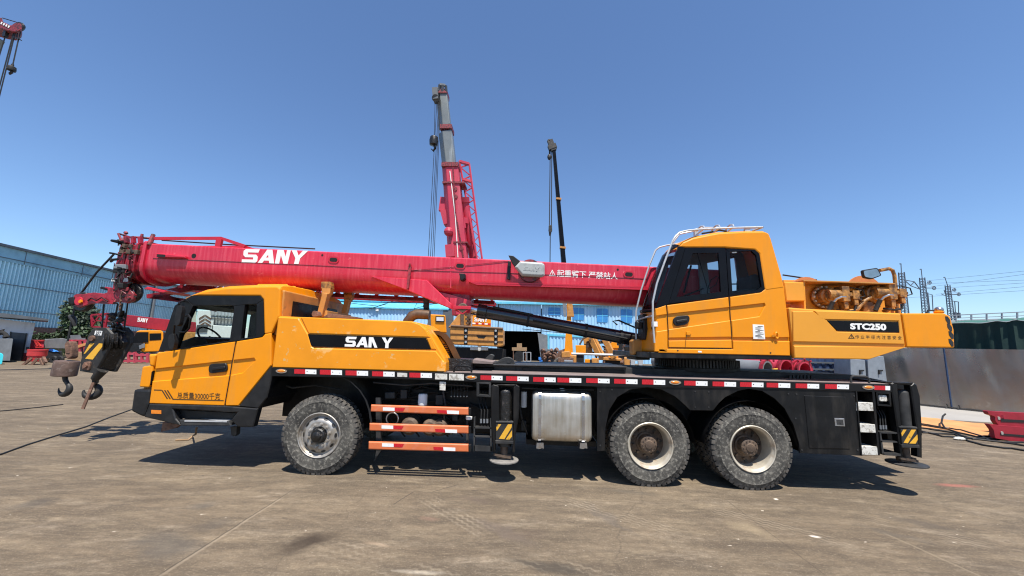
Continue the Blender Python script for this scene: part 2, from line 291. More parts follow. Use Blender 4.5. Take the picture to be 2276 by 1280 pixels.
# yard surface: oily dusty asphalt with tyre smears, grit and cracks
def yard():
    m = bpy.data.materials.new('yard'); m.use_nodes = True; t = m.node_tree; b = t.nodes['Principled BSDF']; L = t.links
    W_ = dict(world=True)
    c = mixc(t, ramp(t, noise(t, .35, det=4, **W_), .35, .65), (.145, .116, .085), (.21, .172, .128))
    c = mixc(t, ramp(t, noise(t, .55, (1, 2.6, 1), 7, .65, **W_), .48, .7, 0, .8), c, (.088, .07, .054))
    c = mixc(t, ramp(t, noise(t, 1.2, (.35, 3., 1), 8, .7, **W_), .46, .68, 0, .7), c, (.082, .067, .053))
    c = mixc(t, ramp(t, noise(t, .9, (.5, 2.2, 1), 7, .7, loc=(7, 3, 0), **W_), .52, .72, 0, .5), c, (.28, .232, .168))
    def rot(scale, sc3, ang, det, ro, loc=(0, 0, 0)):
        mp = nd(t, 'ShaderNodeMapping'); mp.inputs['Rotation'].default_value = (0, 0, ang); mp.inputs['Scale'].default_value = sc3; mp.inputs['Location'].default_value = loc
        L.new(nd(t, 'ShaderNodeNewGeometry').outputs['Position'], mp.inputs[0]); n = nd(t, 'ShaderNodeTexNoise'); n.inputs['Scale'].default_value = scale; n.inputs['Detail'].default_value = det; n.inputs['Roughness'].default_value = ro
        L.new(mp.outputs[0], n.inputs['Vector']); return n.outputs[0]
    def arcs(cx, cy, fr, ft, det, ro):              # smears left by turning tyres
        sb = nd(t, 'ShaderNodeVectorMath', operation='SUBTRACT'); L.new(nd(t, 'ShaderNodeNewGeometry').outputs['Position'], sb.inputs[0]); sb.inputs[1].default_value = (cx, cy, 0)
        sp = nd(t, 'ShaderNodeSeparateXYZ'); L.new(sb.outputs[0], sp.inputs[0]); ln = nd(t, 'ShaderNodeVectorMath', operation='LENGTH'); L.new(sb.outputs[0], ln.inputs[0])
        at = nd(t, 'ShaderNodeMath', operation='ARCTAN2'); L.new(sp.outputs[0], at.inputs[0]); L.new(sp.outputs[1], at.inputs[1])
        cb = nd(t, 'ShaderNodeCombineXYZ'); m1 = nd(t, 'ShaderNodeMath', operation='MULTIPLY'); m1.inputs[1].default_value = fr; L.new(ln.outputs['Value'], m1.inputs[0]); L.new(m1.outputs[0], cb.inputs[0])
        m2 = nd(t, 'ShaderNodeMath', operation='MULTIPLY'); m2.inputs[1].default_value = ft; L.new(at.outputs[0], m2.inputs[0]); L.new(m2.outputs[0], cb.inputs[1])
        n = nd(t, 'ShaderNodeTexNoise'); n.inputs['Scale'].default_value = 1; n.inputs['Detail'].default_value = det; n.inputs['Roughness'].default_value = ro; L.new(cb.outputs[0], n.inputs['Vector']); return n.outputs[0]
    c = mixc(t, ramp(t, arcs(-1, -15, 3.0, 14, 9, .75), .48, .66, 0, .7), c, (.072, .06, .05))
    c = mixc(t, ramp(t, arcs(3, -17, 3.5, 18, 9, .78), .52, .68, 0, .7), c, (.33, .285, .23))
    c = mixc(t, ramp(t, arcs(-6, 17, 3.0, 16, 9, .75), .52, .66, 0, .6), c, (.08, .067, .055))
    c = mixc(t, ramp(t, rot(2.2, (.4, 2.4, 1), .5, 10, .8), .47, .66, 0, .7), c, (.062, .05, .04))
    c = mixc(t, ramp(t, rot(3.1, (.45, 2.2, 1), -.25, 10, .78, (5, 2, 0)), .5, .68, 0, .7), c, (.072, .06, .048))
    c = mixc(t, ramp(t, rot(2.6, (.5, 2.0, 1), .2, 9, .8, (3, 8, 0)), .53, .7, 0, .65), c, (.31, .26, .19))
    c = mixc(t, ramp(t, noise(t, 9, det=8, ro=.8, **W_), .38, .66, 0, .6), c, (.082, .068, .053))
    c = mixc(t, ramp(t, noise(t, 26, det=6, ro=.8, loc=(1, 6, 0), **W_), .54, .68, 0, .6), c, (.06, .05, .041))
    c = mixc(t, ramp(t, noise(t, 33, det=5, ro=.8, loc=(8, 6, 0), **W_), .57, .7, 0, .55), c, (.36, .31, .24))
    c = mixc(t, ramp(t, noise(t, 60, det=4, ro=.7, **W_), .56, .72, 0, .5), c, (.34, .30, .25))
    c = mixc(t, ramp(t, noise(t, 85, det=3, loc=(4, 1, 0), **W_), .58, .72, 0, .5), c, (.07, .06, .05))
    c = mixc(t, ramp(t, noise(t, 7.5, (1, 1.5, 1), 3, loc=(2, 9, 0), **W_), .715, .735, 0, .8), c, (.55, .51, .45))
    c = mixc(t, ramp(t, noise(t, 5.5, (.8, 1.9, 1), 3, loc=(12, 2, 0), **W_), .70, .74, 0, .7), c, (.06, .05, .045))
    # cracks
    pos = nd(t, 'ShaderNodeNewGeometry').outputs['Position']
    vo = nd(t, 'ShaderNodeTexVoronoi', feature='DISTANCE_TO_EDGE'); vo.inputs['Scale'].default_value = .16
    wv = nd(t, 'ShaderNodeVectorMath', operation='MULTIPLY_ADD'); wn = nd(t, 'ShaderNodeTexNoise'); wn.inputs['Scale'].default_value = 1.3; wn.inputs['Detail'].default_value = 6
    L.new(pos, wn.inputs['Vector']); L.new(wn.outputs['Color'], wv.inputs[0]); wv.inputs[1].default_value = (.9, .9, 0); L.new(pos, wv.inputs[2]); L.new(wv.outputs[0], vo.inputs['Vector'])
    c = mixc(t, ramp(t, vo.outputs['Distance'], .0003, .0018, .35, 0), c, (.06, .05, .042))
    # separate stains, paint marks and a seam at fixed places in the yard
    def blob(cx, cy, rx, ry, ang, colr, amt):
        nonlocal c
        mp = nd(t, 'ShaderNodeMapping', vector_type='TEXTURE'); mp.inputs['Location'].default_value = (cx, cy, 0); mp.inputs['Rotation'].default_value = (0, 0, ang); mp.inputs['Scale'].default_value = (rx, ry, 1)
        ns = nd(t, 'ShaderNodeVectorMath', operation='MULTIPLY_ADD'); n2 = nd(t, 'ShaderNodeTexNoise'); n2.inputs['Scale'].default_value = 4; n2.inputs['Detail'].default_value = 7
        L.new(pos, n2.inputs['Vector']); L.new(n2.outputs['Color'], ns.inputs[0]); ns.inputs[1].default_value = (min(.5, rx*1.2), min(.5, ry*1.2), 0); L.new(pos, ns.inputs[2])
        sb = nd(t, 'ShaderNodeVectorMath', operation='SUBTRACT'); L.new(ns.outputs[0], sb.inputs[0]); sb.inputs[1].default_value = (min(.25, rx*.6), min(.25, ry*.6), 0)
        L.new(sb.outputs[0], mp.inputs[0]); ln = nd(t, 'ShaderNodeVectorMath', operation='LENGTH'); L.new(mp.outputs[0], ln.inputs[0])
        c = mixc(t, ramp(t, ln.outputs['Value'], .35, 1.1, amt, 0), c, colr)
    for (x0, y0, x1, y1, h, cc, a) in ((600, 1225, 760, 1185, .15, (.035, .027, .022), .85), (1130, 1240, 1330, 1285, .07, (.05, .045, .04), .8), (1020, 1105, 1100, 1120, .1, (.1, .08, .07), .5),
            (1120, 1185, 1210, 1190, .13, (.09, .07, .06), .45), (2080, 1077, 2170, 1081, .07, (.36, .11, .10), .45), (1950, 1145, 2150, 1185, .1, (.08, .07, .062), .6), (1900, 1165, 2080, 1210, .06, (.09, .08, .07), .6),
            (880, 1268, 990, 1276, .03, (.5, .47, .42), .4), (1330, 1085, 1460, 1100, .06, (.09, .08, .07), .5), (1060, 1150, 1180, 1215, .09, (.12, .1, .09), .5), (930, 1150, 980, 1155, .05, (.28, .17, .14), .25),
            (810, 1205, 870, 1215, .03, (.4, .31, .23), .35), (30, 1125, 120, 1115, .16, (.06, .055, .052), .65), (320, 1190, 420, 1240, .2, (.075, .072, .07), .55), (430, 1170, 520, 1160, .12, (.08, .072, .066), .5), (420, 1125, 480, 1122, .1, (.09, .085, .08), .5), (1300, 1120, 1420, 1190, .07, (.1, .09, .085), .5), (1620, 1160, 1720, 1190, .12, (.32, .27, .19), .35),
            (1720, 1108, 1730, 1111, .03, (.7, .68, .65), .9), (1800, 1190, 1825, 1194, .022, (.75, .73, .7), .95)):
        p, q = Z(x0, y0), Z(x1, y1); d = q-p
        blob((p.x+q.x)/2, (p.y+q.y)/2, d.length/2*1.15, h*1.2, math.atan2(d.y, d.x), cc, a)
    def line(x0, y0, x1, y1, wd, colr, amt, wob=.05):
        nonlocal c
        p, q = Z(x0, y0), Z(x1, y1); d = q-p
        mp = nd(t, 'ShaderNodeMapping', vector_type='TEXTURE'); mp.inputs['Location'].default_value = ((p.x+q.x)/2, (p.y+q.y)/2, 0); mp.inputs['Rotation'].default_value = (0, 0, math.atan2(d.y, d.x)); mp.inputs['Scale'].default_value = (d.length/2, wd, 1)
        ns = nd(t, 'ShaderNodeVectorMath', operation='MULTIPLY_ADD'); n2 = nd(t, 'ShaderNodeTexNoise'); n2.inputs['Scale'].default_value = 2.5; n2.inputs['Detail'].default_value = 8
        L.new(pos, n2.inputs['Vector']); L.new(n2.outputs['Color'], ns.inputs[0]); ns.inputs[1].default_value = (wob, wob, 0); L.new(pos, ns.inputs[2]); L.new(ns.outputs[0], mp.inputs[0])
        sp = nd(t, 'ShaderNodeSeparateXYZ'); L.new(mp.outputs[0], sp.inputs[0])
        ax = nd(t, 'ShaderNodeMath', operation='ABSOLUTE'); L.new(sp.outputs[0], ax.inputs[0]); ay = nd(t, 'ShaderNodeMath', operation='ABSOLUTE'); L.new(sp.outputs[1], ay.inputs[0])
        mu = nd(t, 'ShaderNodeMath', operation='MULTIPLY'); L.new(ramp(t, ax.outputs[0], .85, 1, 1, 0), mu.inputs[0]); L.new(ramp(t, ay.outputs[0], .4, 1., amt, 0), mu.inputs[1])
        c = mixc(t, mu.outputs[0], c, colr)
    line(640, 1100, 350, 1290, .022, (.28, .24, .19), .4); line(660, 1085, 340, 1292, .010, (.05, .042, .036), .7)
    line(1610, 1105, 1850, 1285, .008, (.06, .05, .042), .6, .05); line(0, 1075, 300, 1028, .013, (.07, .06, .05), .7); line(880, 1120, 925, 1090, .012, (.06, .05, .045), .8); line(1025, 1075, 965, 1092, .01, (.06, .05, .045), .8)
    line(1960, 1180, 2276, 1320, .02, (.3, .26, .2), .3)
    # tread prints: wavy tracks
    def track(x0, y0, x1, y1, wd):
        nonlocal c
        p, q = Z(x0, y0), Z(x1, y1); d = q-p
        mp = nd(t, 'ShaderNodeMapping', vector_type='TEXTURE'); mp.inputs['Location'].default_value = ((p.x+q.x)/2, (p.y+q.y)/2, 0); mp.inputs['Rotation'].default_value = (0, 0, math.atan2(d.y, d.x)); mp.inputs['Scale'].default_value = (d.length/2, wd, 1)
        L.new(pos, mp.inputs[0]); sp = nd(t, 'ShaderNodeSeparateXYZ'); L.new(mp.outputs[0], sp.inputs[0])
        ax = nd(t, 'ShaderNodeMath', operation='ABSOLUTE'); L.new(sp.outputs[0], ax.inputs[0]); ay = nd(t, 'ShaderNodeMath', operation='ABSOLUTE'); L.new(sp.outputs[1], ay.inputs[0])
        s1 = nd(t, 'ShaderNodeMath', operation='MULTIPLY'); L.new(sp.outputs[0], s1.inputs[0]); s1.inputs[1].default_value = d.length/2*70
        s2 = nd(t, 'ShaderNodeMath', operation='SINE'); L.new(s1.outputs[0], s2.inputs[0])
        s3 = nd(t, 'ShaderNodeMath', operation='MULTIPLY_ADD'); L.new(s2.outputs[0], s3.inputs[0]); s3.inputs[1].default_value = .9; 
        s4 = nd(t, 'ShaderNodeMath', operation='MULTIPLY'); L.new(sp.outputs[1], s4.inputs[0]); s4.inputs[1].default_value = 14.; L.new(s4.outputs[0], s3.inputs[2])
        s5 = nd(t, 'ShaderNodeMath', operation='SINE'); L.new(s3.outputs[0], s5.inputs[0])
        mu = nd(t, 'ShaderNodeMath', operation='MULTIPLY'); L.new(ramp(t, ax.outputs[0], .5, 1, 1, 0), mu.inputs[0]); L.new(ramp(t, ay.outputs[0], .8, 1., 1, 0), mu.inputs[1])
        m2 = nd(t, 'ShaderNodeMath', operation='MULTIPLY'); L.new(mu.outputs[0], m2.inputs[0]); L.new(ramp(t, noise(t, 1.6, world=True), .4, .6, 0, 1), m2.inputs[1])
        m3 = nd(t, 'ShaderNodeMath', operation='MULTIPLY'); L.new(m2.outputs[0], m3.inputs[0]); L.new(ramp(t, s5.outputs[0], .0, .9, 0, .26), m3.inputs[1])
        c = mixc(t, m3.outputs[0], c, (.36, .32, .26))
        m4 = nd(t, 'ShaderNodeMath', operation='MULTIPLY'); L.new(m2.outputs[0], m4.inputs[0]); L.new(ramp(t, s5.outputs[0], -.9, 0, .34, 0), m4.inputs[1])
        c = mixc(t, m4.outputs[0], c, (.085, .073, .062))
    track(700, 1205, 1060, 1310, .17); track(1130, 1225, 1420, 1310, .16); track(1230, 1100, 1560, 1200, .13); track(940, 1100, 1110, 1200, .15); track(1880, 1140, 2250, 1225, .15); track(1500, 1110, 2000, 1240, .14)
    c = mixc(t, 1., c, (1.2, 1.125, 1.0), 'MULTIPLY')
    L.new(c, b.inputs['Base Color']); b.inputs['Roughness'].default_value = .9; b.inputs['Specular IOR Level'].default_value = .25
    bn = nd(t, 'ShaderNodeBump'); bn.inputs['Strength'].default_value = .9; bn.inputs['Distance'].default_value = .014
    ad = nd(t, 'ShaderNodeMath', operation='MULTIPLY_ADD'); L.new(noise(t, 70, det=5, ro=.7, **W_), ad.inputs[0]); ad.inputs[1].default_value = .6; L.new(noise(t, 6, (1, 1.6, 1), 7, .7, **W_), ad.inputs[2])
    L.new(ad.outputs[0], bn.inputs['Height']); L.new(bn.outputs[0], b.inputs['Normal']); return m
M['yard'] = yard()
# ------------------------------------------------------------------ lettering
LOGO = {'S': [[(1.28, 1), (.24, 1), (.08, .86), (.08, .56), (.24, .41), (.86, .41), (.86, .25), (0, .25), (.0, 0), (1.02, 0), (1.2, .14), (1.2, .45), (1.05, .61), (.42, .61), (.42, .76), (1.2, .76)]],
        'A': [[(0, 0), (.6, 1), (.98, 1), (.72, .62), (.6, .42), (.36, 0)], [(.98, 1), (1.3, 0), (.93, 0), (.72, .62)], [(.47, .2), (.87, .2), (.80, .42), (.6, .42)]],
        'N': [[(0, 0), (0, 1), (.34, 1), (.34, 0)], [(.34, 1), (.46, 1), (1.0, .0), (.68, 0), (.34, .62)], [(1.0, 0), (1.0, 1), (.72, 1), (.72, .52)]],
        'Y': [[(0, 1), (.38, 1), (.62, .62), (.86, 1), (1.24, 1), (.8, .42), (.8, 0), (.44, 0), (.44, .42)]]}
ADV = {'S': 1.24, 'A': 1.36, 'N': 1.06, 'Y': 1.24}
def bil(q, u, v):                       # q: TL TR BR BL in photo pixels, v up
    x = (q[3][0]*(1-u)+q[2][0]*u)*(1-v)+(q[0][0]*(1-u)+q[1][0]*u)*v
    y = (q[3][1]*(1-u)+q[2][1]*u)*(1-v)+(q[0][1]*(1-u)+q[1][1]*u)*v
    return x, y
def logo(q, Y, m, parent, torn=False, th=.003, name='lettering'):
    mb = MB(); x = 0; tot = sum(ADV[c] for c in 'SANY')+(.35 if torn else 0); k = 0
    for ch in 'SANY':
        for i, p in enumerate(LOGO[ch]):
            if torn and ch == 'N' and i == 2: continue
            mb.pp([bil(q, (x+a)/tot, b) for a, b in p], Y-.0004*k, th); k += 1
        x += ADV[ch]+(.35 if torn and ch == 'N' else 0)
    return mb.build(name, m, parent)
def text(s, q, Y, m, parent, bold=0., name='lettering', th=.002):
    cu = bpy.data.curves.new('t', 'FONT'); cu.body = s; cu.offset = bold; cu.resolution_u = 3
    o = bpy.data.objects.new('t', cu); col.objects.link(o); bpy.context.view_layer.update()
    me = bpy.data.meshes.new_from_object(o.evaluated_get(bpy.context.evaluated_depsgraph_get()))
    vs = [v.co.copy() for v in me.vertices]; fs = [list(p.vertices) for p in me.polygons]
    bpy.data.objects.remove(o); bpy.data.curves.remove(cu); bpy.data.meshes.remove(me)
    if not vs: return None
    x0, x1 = min(v.x for v in vs), max(v.x for v in vs); y0, y1 = min(v.y for v in vs), max(v.y for v in vs)
    mb = MB(); mb.add([P(*bil(q, (v.x-x0)/(x1-x0), (v.y-y0)/(y1-y0)), Y) for v in vs], fs)
    return mb.build(name, m, parent)
# ================================================================== the setting
g = MB(); S = 2500
g.add([(-S, -S, 0), (S, -S, 0), (S, S, 0), (-S, S, 0)], [[0, 1, 2, 3]])
o = g.build('ground', M['yard'], origin=(0, 0, 0), kind='structure')
# ================================================================== the truck crane
T = thing('truck_crane', (3, 1.25, 0), 'large yellow and black truck crane with red telescopic boom, parked broadside in the foreground', 'truck crane')
def part(mb, name, m, parent=T, bevel=0, smooth=False, **k): return mb.build(name, M[m] if isinstance(m, str) else [M[a] for a in m], parent, bevel, smooth, **k)
zd = P(1320, 836, 0).z                                  # deck height
YB, YF = .0, 2.5
# ---- wheels
WR = .526
def tyre_mesh():
    mb = MB()
    mb.lathe([(.285, .05), (.30, .022), (.345, .004), (.40, .0), (.44, .004), (.448, .0), (.456, .006), (.485, .016), (.507, .028), (.516, .034), (.516, .266), (.507, .272), (.47, .29), (.40, .30), (.34, .296), (.29, .27)], n=64)
    mb.mi = 1
    N = 46
    for i in range(N):
        for y0, y1, off in ((.02, .095, 0), (.105, .145, .5), (.155, .195, 0), (.205, .28, .5)):
            a0 = 2*pi*(i+off)/N; da = 2*pi/N*.36
            def c(a, r, y): return (r*cos(a), y, r*sin(a))
            ins = .014 if y0 < .05 else 0; ins2 = .014 if y1 > .27 else 0; r0 = .495 if y0 < .05 or y1 > .27 else .51
            vs = [c(a0-da, r0, y0-ins*.2), c(a0+da, r0, y0-ins*.2), c(a0+da, r0, y1), c(a0-da, r0, y1), c(a0-da, .5375, y0+ins), c(a0+da, .5375, y0+ins), c(a0+da, .5375, y1-ins2), c(a0-da, .5375, y1-ins2)]
            mb.add(vs, [[4, 5, 6, 7], [0, 1, 5, 4], [1, 2, 6, 5], [2, 3, 7, 6], [3, 0, 4, 7]])
    for v in mb.v:
        if v.z < -WR: v.z = -WR+.0005; v.y += (.012 if v.y > .15 else -.012)*(abs(v.x) < .2)
    return mb
def ringholes(mb, r, n, y, rad, dep, ph=0, m=12, sx=1):
    for i in range(n):
        a = 2*pi*i/n+ph; mb.cyl((r*cos(a), y, r*sin(a)), (r*cos(a), y-dep, r*sin(a)), rad, rad*.9, m)
def front_wheel(loc):
    d = MB(); d.lathe([(.288, .05), (.302, .03), (.304, .012), (.296, .006), (.288, .012), (.284, .03), (.272, .04), (.262, .062), (.250, .064), (.236, .05), (.205, .026), (.185, .016), (.17, .018), (.15, .022), (.118, .020), (.105, .03), (.1, .06)], n=56)
    wh = part(d, 'wheel', 'alu', smooth=True, origin=loc) if 0 else d.build('wheel', M['alu'], T, 0, True, origin=loc)
    return wh
def at(mb, loc): mb.v = [v+Vector(loc) for v in mb.v]; return mb
def make_wheel(loc, front):
    loc = Vector(loc)
    d = MB()
    if front: d.lathe([(.288, .05), (.302, .03), (.304, .012), (.296, .006), (.288, .012), (.284, .03), (.272, .04), (.262, .062), (.250, .064), (.236, .05), (.205, .026), (.185, .016), (.17, .018), (.15, .022), (.118, .020), (.105, .03), (.1, .06)], n=56)
    else: d.lathe([(.288, .05), (.304, .028), (.306, .008), (.297, .0), (.288, .006), (.283, .022), (.268, .034), (.262, .05), (.258, .13), (.252, .19), (.247, .235)], n=56); d.mi = 1; d.lathe([(.247, .235), (.235, .242), (.19, .235), (.15, .226), (.12, .226)], n=56)
    wh = at(d, loc).build('wheel', M['alu'] if front else [M['rim_beige'], M['hub_rust']], T, 0, True, origin=loc)
    at(tyre_mesh(), loc).build('tyre', [M['tyre'], M['tyre_tread']], wh, 0, True)
    h = MB()
    if front:
        h.lathe([(.112, .035), (.10, .0), (.098, -.02), (.085, -.035), (.06, -.037), (.056, -.055), (.045, -.062), (0, -.063)], n=28)
        h.build  # hub
        at(h, loc).build('hub', M['grease'], wh, 0, True)
        b = MB(); ringholes(b, .145, 10, .02, .016, .035, .2, 6); ringholes(b, .145, 10, .02, .026, .008, .2, 12); at(b, loc).build('wheel_nut', M['alu'], wh)
        s = MB()
        for i in range(10):
            a = 2*pi*i/10
            mid = Vector((.226*cos(a), .038, .226*sin(a))); tg = Vector((-sin(a), 0, cos(a))); nr = Vector((cos(a)*.83, -.02+.55*0, sin(a)*.83)).normalized()
            q = [mid+tg*(.032*cos(x))+nr*(.013*sin(x))+Vector((0, .013*sin(x)*.8-.004, 0)) for x in [2*pi*j/12 for j in range(12)]]
            s.ext(q, (0, .012, 0))
        at(s, loc).build('hand_hole', M['letter_black'], wh)
    else:
        h.lathe([(.14, .226), (.138, .20), (.12, .19), (.115, .12), (.112, .085), (.10, .075), (.06, .07), (.05, .06), (0, .06)], n=28)
        at(h, loc).build('hub', M['hub_rust'], wh, 0, True)
        b = MB(); ringholes(b, .175, 10, .232, .017, .04, .2, 6); ringholes(b, .088, 12, .078, .009, .012, 0, 6); at(b, loc).build('wheel_nut', M['hub_rust'], wh)
        b = MB(); ringholes(b, .212, 8, .236, .022, .006, .1, 10); at(b, loc).build('hand_hole', M['letter_black'], wh)
    return wh
X1, X2, X3 = P(707.5, 967, 0).x, P(1446.5, 990, 0).x, P(1674.5, 997, 0).x
wf = make_wheel((X1, 0, WR), True); wr = make_wheel((X2, 0, WR), False)
wr.name = 'wheel'
To = Vector(T['_o'])
def copy_wheel(src, x, y, flip=False):
    c = dup(src, T, Vector((x, y, WR))-To)
    if y > .2:
        for ch in list(c.children):
            if ch.name.startswith(('wheel_nut', 'hand_hole')): bpy.data.objects.remove(ch)
    if flip: c.rotation_euler = (0, 0, pi)
    else: c.rotation_euler = (0, 0, 0)
    return c
copy_wheel(wr, X3, 0)
for x in (X2, X3):
    copy_wheel(wr, x, .345+.30, True); copy_wheel(wr, x, 2.5, True); copy_wheel(wr, x, 2.5-.645, False)
copy_wheel(wf, X1, 2.5, True)
# ---- chassis
fx0, fx1 = P(560, 900, .9).x, P(2040, 900, .9).x
f = MB(); f.box(-1.1, fx1-.1, .78, .90, .62, zd-.12); f.box(-1.1, fx1-.1, 1.6, 1.72, .62, zd-.12); f.box(-1.1, fx1-.1, .9, 1.6, .66, .74)
for x in (-.9, .9, 2.0, 3.3, 5.1, 6.6, 7.4): f.box(x-.08, x+.08, .9, 1.6, .74, zd-.13)
part(f, 'chassis_frame', 'black', bevel=.01)
a = MB()
for x in (X1, X2, X3): a.cyl((x, .32, WR), (x, 2.18, WR), .085, n=16); a.ball((x, 1.25, WR), .24, 16)
for x in (X1, X2, X3): a.box(x-.45, x+.45, .6, .7, .66, .74)
part(a, 'axle', 'black', smooth=True)
# deck slab and dusty walkway
dk = MB(); xa, xb = P(603, 820, 0).x, P(1985, 856, 0).x
dk.box(xa, xb, .035, YF-.035, zd-.115, zd-.006); part(dk, 'deck', 'black')
dp = MB(); dp.box(P(985, 830, 0).x, xb-.02, .03, YF-.03, zd-.005, zd); part(dp, 'walkway', 'deck')
# near and far rails
RAIL = [(603, 817), (990, 828), (1320, 835.5), (1740, 849), (1985, 855.5), (1985, 872), (1740, 865), (1327, 859.5), (990, 846), (824, 839.5), (603, 836)]
r = MB(); r.pp(RAIL, 0, .03); part(r, 'side_rail', 'black_scratched', bevel=.004)
r = MB(); r.box(xa, xb, YF-.03, YF, zd-.12, zd); part(r, 'side_rail', 'black')
# reflectors
REF = [(654, 703, 821, 831), (711, 760, 822.3, 832.8), (768, 818, 824, 834.5), (827, 877, 825.8, 836.5), (910, 960, 828.8, 839.3), (1068, 1117, 834.8, 844.6), (1125, 1175, 836.6, 846.6), (1185, 1235, 838.6, 848.8),
       (1239, 1292, 840, 850.2), (1303, 1355, 841.2, 851.3), (1365, 1417, 842.6, 853), (1427, 1478.5, 844, 854.8), (1520.6, 1572.6, 846.8, 857), (1584, 1636, 848.6, 858.8), (1645, 1697, 849.8, 860), (1704, 1756.5, 851.3, 861.3), (1768.6, 1820.7, 852.9, 863), (1834, 1887, 854.3, 864.4)]
for x0, x1, y0, y1 in REF:
    m_ = (x0+x1)/2; dy = .7
    q = MB(); q.pp([(x0, y0-dy), (m_, y0), (m_, y1), (x0, y1-dy)], -.004, .004); q.mi = 1; q.pp([(m_, y0), (x1, y0+dy), (x1, y1+dy), (m_, y1)], -.004, .004)
    q.mi = 2; q.pp([(m_+3, (y0+y1)/2-1.5), (m_+5, (y0+y1)/2-1.5), (m_+5, (y0+y1)/2+.5), (m_+3, (y0+y1)/2+.5)], -.0046, .0006); q.pp([(x1-6, y1-3), (x1-3.5, y1-3), (x1-4.7, y1-5)], -.0046, .0006)
    part(q, 'reflector', ('reflect_red', 'white', 'letter_black'))
q = MB(); q.pp([(1943, 857), (1968, 857.6), (1968, 867), (1943, 866.4)], -.004, .004); q.mi = 1; q.pp([(1968, 857.6), (1978.5, 858), (1978.5, 867.4), (1968, 867)], -.004, .004); part(q, 'reflector', ('reflect_red', 'white'))
for pts in ([(883, 828), (905, 829), (905, 838), (883, 837)], [(967, 830), (994, 831), (994, 843.5), (967, 843)], [(998, 830.5), (1031, 831.5), (1031, 845.5), (998, 844.5)]):
    q = MB(); q.pp(pts, -.003, .003); part(q, 'sticker', 'white_dirty', label='worn pale sticker with flaked print')
for cx, cy in ((626, 824.5), (1047.5, 838.5), (1500, 849.8), (1929.5, 860.8)):
    b_ = MB(); c0 = P(cx, cy, 0); e = [(cos(t_)*.082, sin(t_)*.03) for t_ in [2*pi*i/20 for i in range(20)]]
    b_.ext([(c0.x+u, -.008, c0.z+v) for u, v in e], (0, .008, 0)); mk = part(b_, 'marker_light', 'chrome')
    b_ = MB(); b_.ball((c0.x, -.008, c0.z), 1, 16, (.058, .014, .021)); part(b_, 'lens', 'amber', mk, smooth=True)
# ---- front cab
YC = .045
# body core below the belt line
cab_low = [(349, 785), (384, 779.5), (524, 759), (582, 749.5), (603, 742), (603, 813), (530, 902), (331, 897), (338, 847), (343, 821)]
c = MB(); c.pp(cab_low, YC+.022, 2.05); body = part(c, 'cab_body', 'yellow', bevel=.03)
d = MB()
d.pl([(349, 784.5), (384, 779), (522.8, 758.8), (515.3, 801.3), (343.5, 820.5)], YC, .021, .010)
d.pl([(338, 847), (509.6, 834), (497.8, 901.5), (331, 896.5)], YC, .021, .010)
door = part(d, 'door', 'yellow')
d = MB(); d.pl([(525.5, 758.5), (582, 749.5), (588, 743), (602.5, 740), (602.5, 812), (530, 901.5), (500.3, 901.5), (512.6, 833.5), (539, 828), (567, 801), (564, 796), (517.6, 801)], YC, .021, .010); part(d, 'rear_quarter', 'yellow')
s = MB(); s.tube([P(x, y, YC+.012) for x, y in ((524, 759), (516.5, 801), (511, 834), (499, 902))], .006, 6); part(s, 'door_seal', 'rubber')
hh = MB(); hh.pl(rnd([(463, 815), (468, 809), (503, 807), (505, 818), (502, 826), (468, 830), (463, 826)], 6), YC-.004, .02, .006); hd = part(hh, 'door_handle', 'plastic', door)
hh = MB(); hh.pl(rnd([(470, 817), (499, 813.5), (500, 819.5), (470, 823.5)], 3), YC-.022, .018, .006); part(hh, 'grip', 'plastic', door, bevel=.004)
# script and stripe on the door
text('总质量30000千克', [(393.5, 871.5), (490, 873.5), (489, 889), (394, 885)], YC-.0025, M['letter_brown'], door, .01)
st = MB()
for k, (x0, x1) in enumerate(((358.5, 361.5), (364.5, 367.5), (370.5, 373.5))):
    st.pp([(x0, 867.2), (x1, 867.2), (x1+12, 886.5), (x0+12, 886.5)], YC-.002-.0003*k, .002)
st.pp([(342, 865.5), (359, 866), (359, 868), (342, 867.5)], YC-.003, .002); st.pp([(383, 886), (497, 889.3), (497, 891), (383, 888)], YC-.0031, .002)
part(st, 'stripe', 'letter_brown', door)
# yellow skin above the belt
sk = [(424, 656.5), (452, 647.5), (503, 640), (567.5, 637), (617, 636.5), (623, 641), (621, 702), (602.8, 741), (588, 743), (587, 740), (585, 666), (578, 657.5)]
c = MB(); c.pp(sk, YC+.004, .07); part(c, 'cab_pillar', 'yellow', bevel=.02)
# roof
ro = MB(); rows = []
top = [(413, 662), (425, 655.5), (452, 646.8), (503, 639), (567.5, 636), (612, 635.5), (622, 639), (624.5, 650)]
tp = PX(top, YC+.03)
for y, dz in ((YC+.03, -.012), (YC+.10, .03), (YC+.3, .055), (1.05, .075), (1.75, .055), (1.98, .03), (2.08, -.012)):
    k = 1-.0*abs(y-1.05)
    rows.append([Vector((p.x, y, p.z+dz*min(1, i*.5+.3 if i < 6 else (1 if i == 6 else .0)))) for i, p in enumerate(tp)])
rows2 = [[p-Vector((0, 0, .05)) for p in rw] for rw in rows]
ro.loft(rows); ro.loft(rows2); ro.loft([rows[0], rows2[0]]); ro.loft([rows[-1], rows2[-1]])
for e in (0, -1): ro.loft([[rw[e] for rw in rows], [rw[e] for rw in rows2]])
for k in range(7):
    xr = tp[5].x-.0; y_ = .35+k*.22; ro.tube([(tp[4].x-.15, y_, tp[4].z+.055), (tp[5].x, y_, tp[5].z+.055), (tp[6].x-.015, y_, tp[6].z+.03), (tp[7].x-.012, y_, tp[7].z-.04)], .018, 6)
part(ro, 'cab_roof', 'yellow', smooth=True)
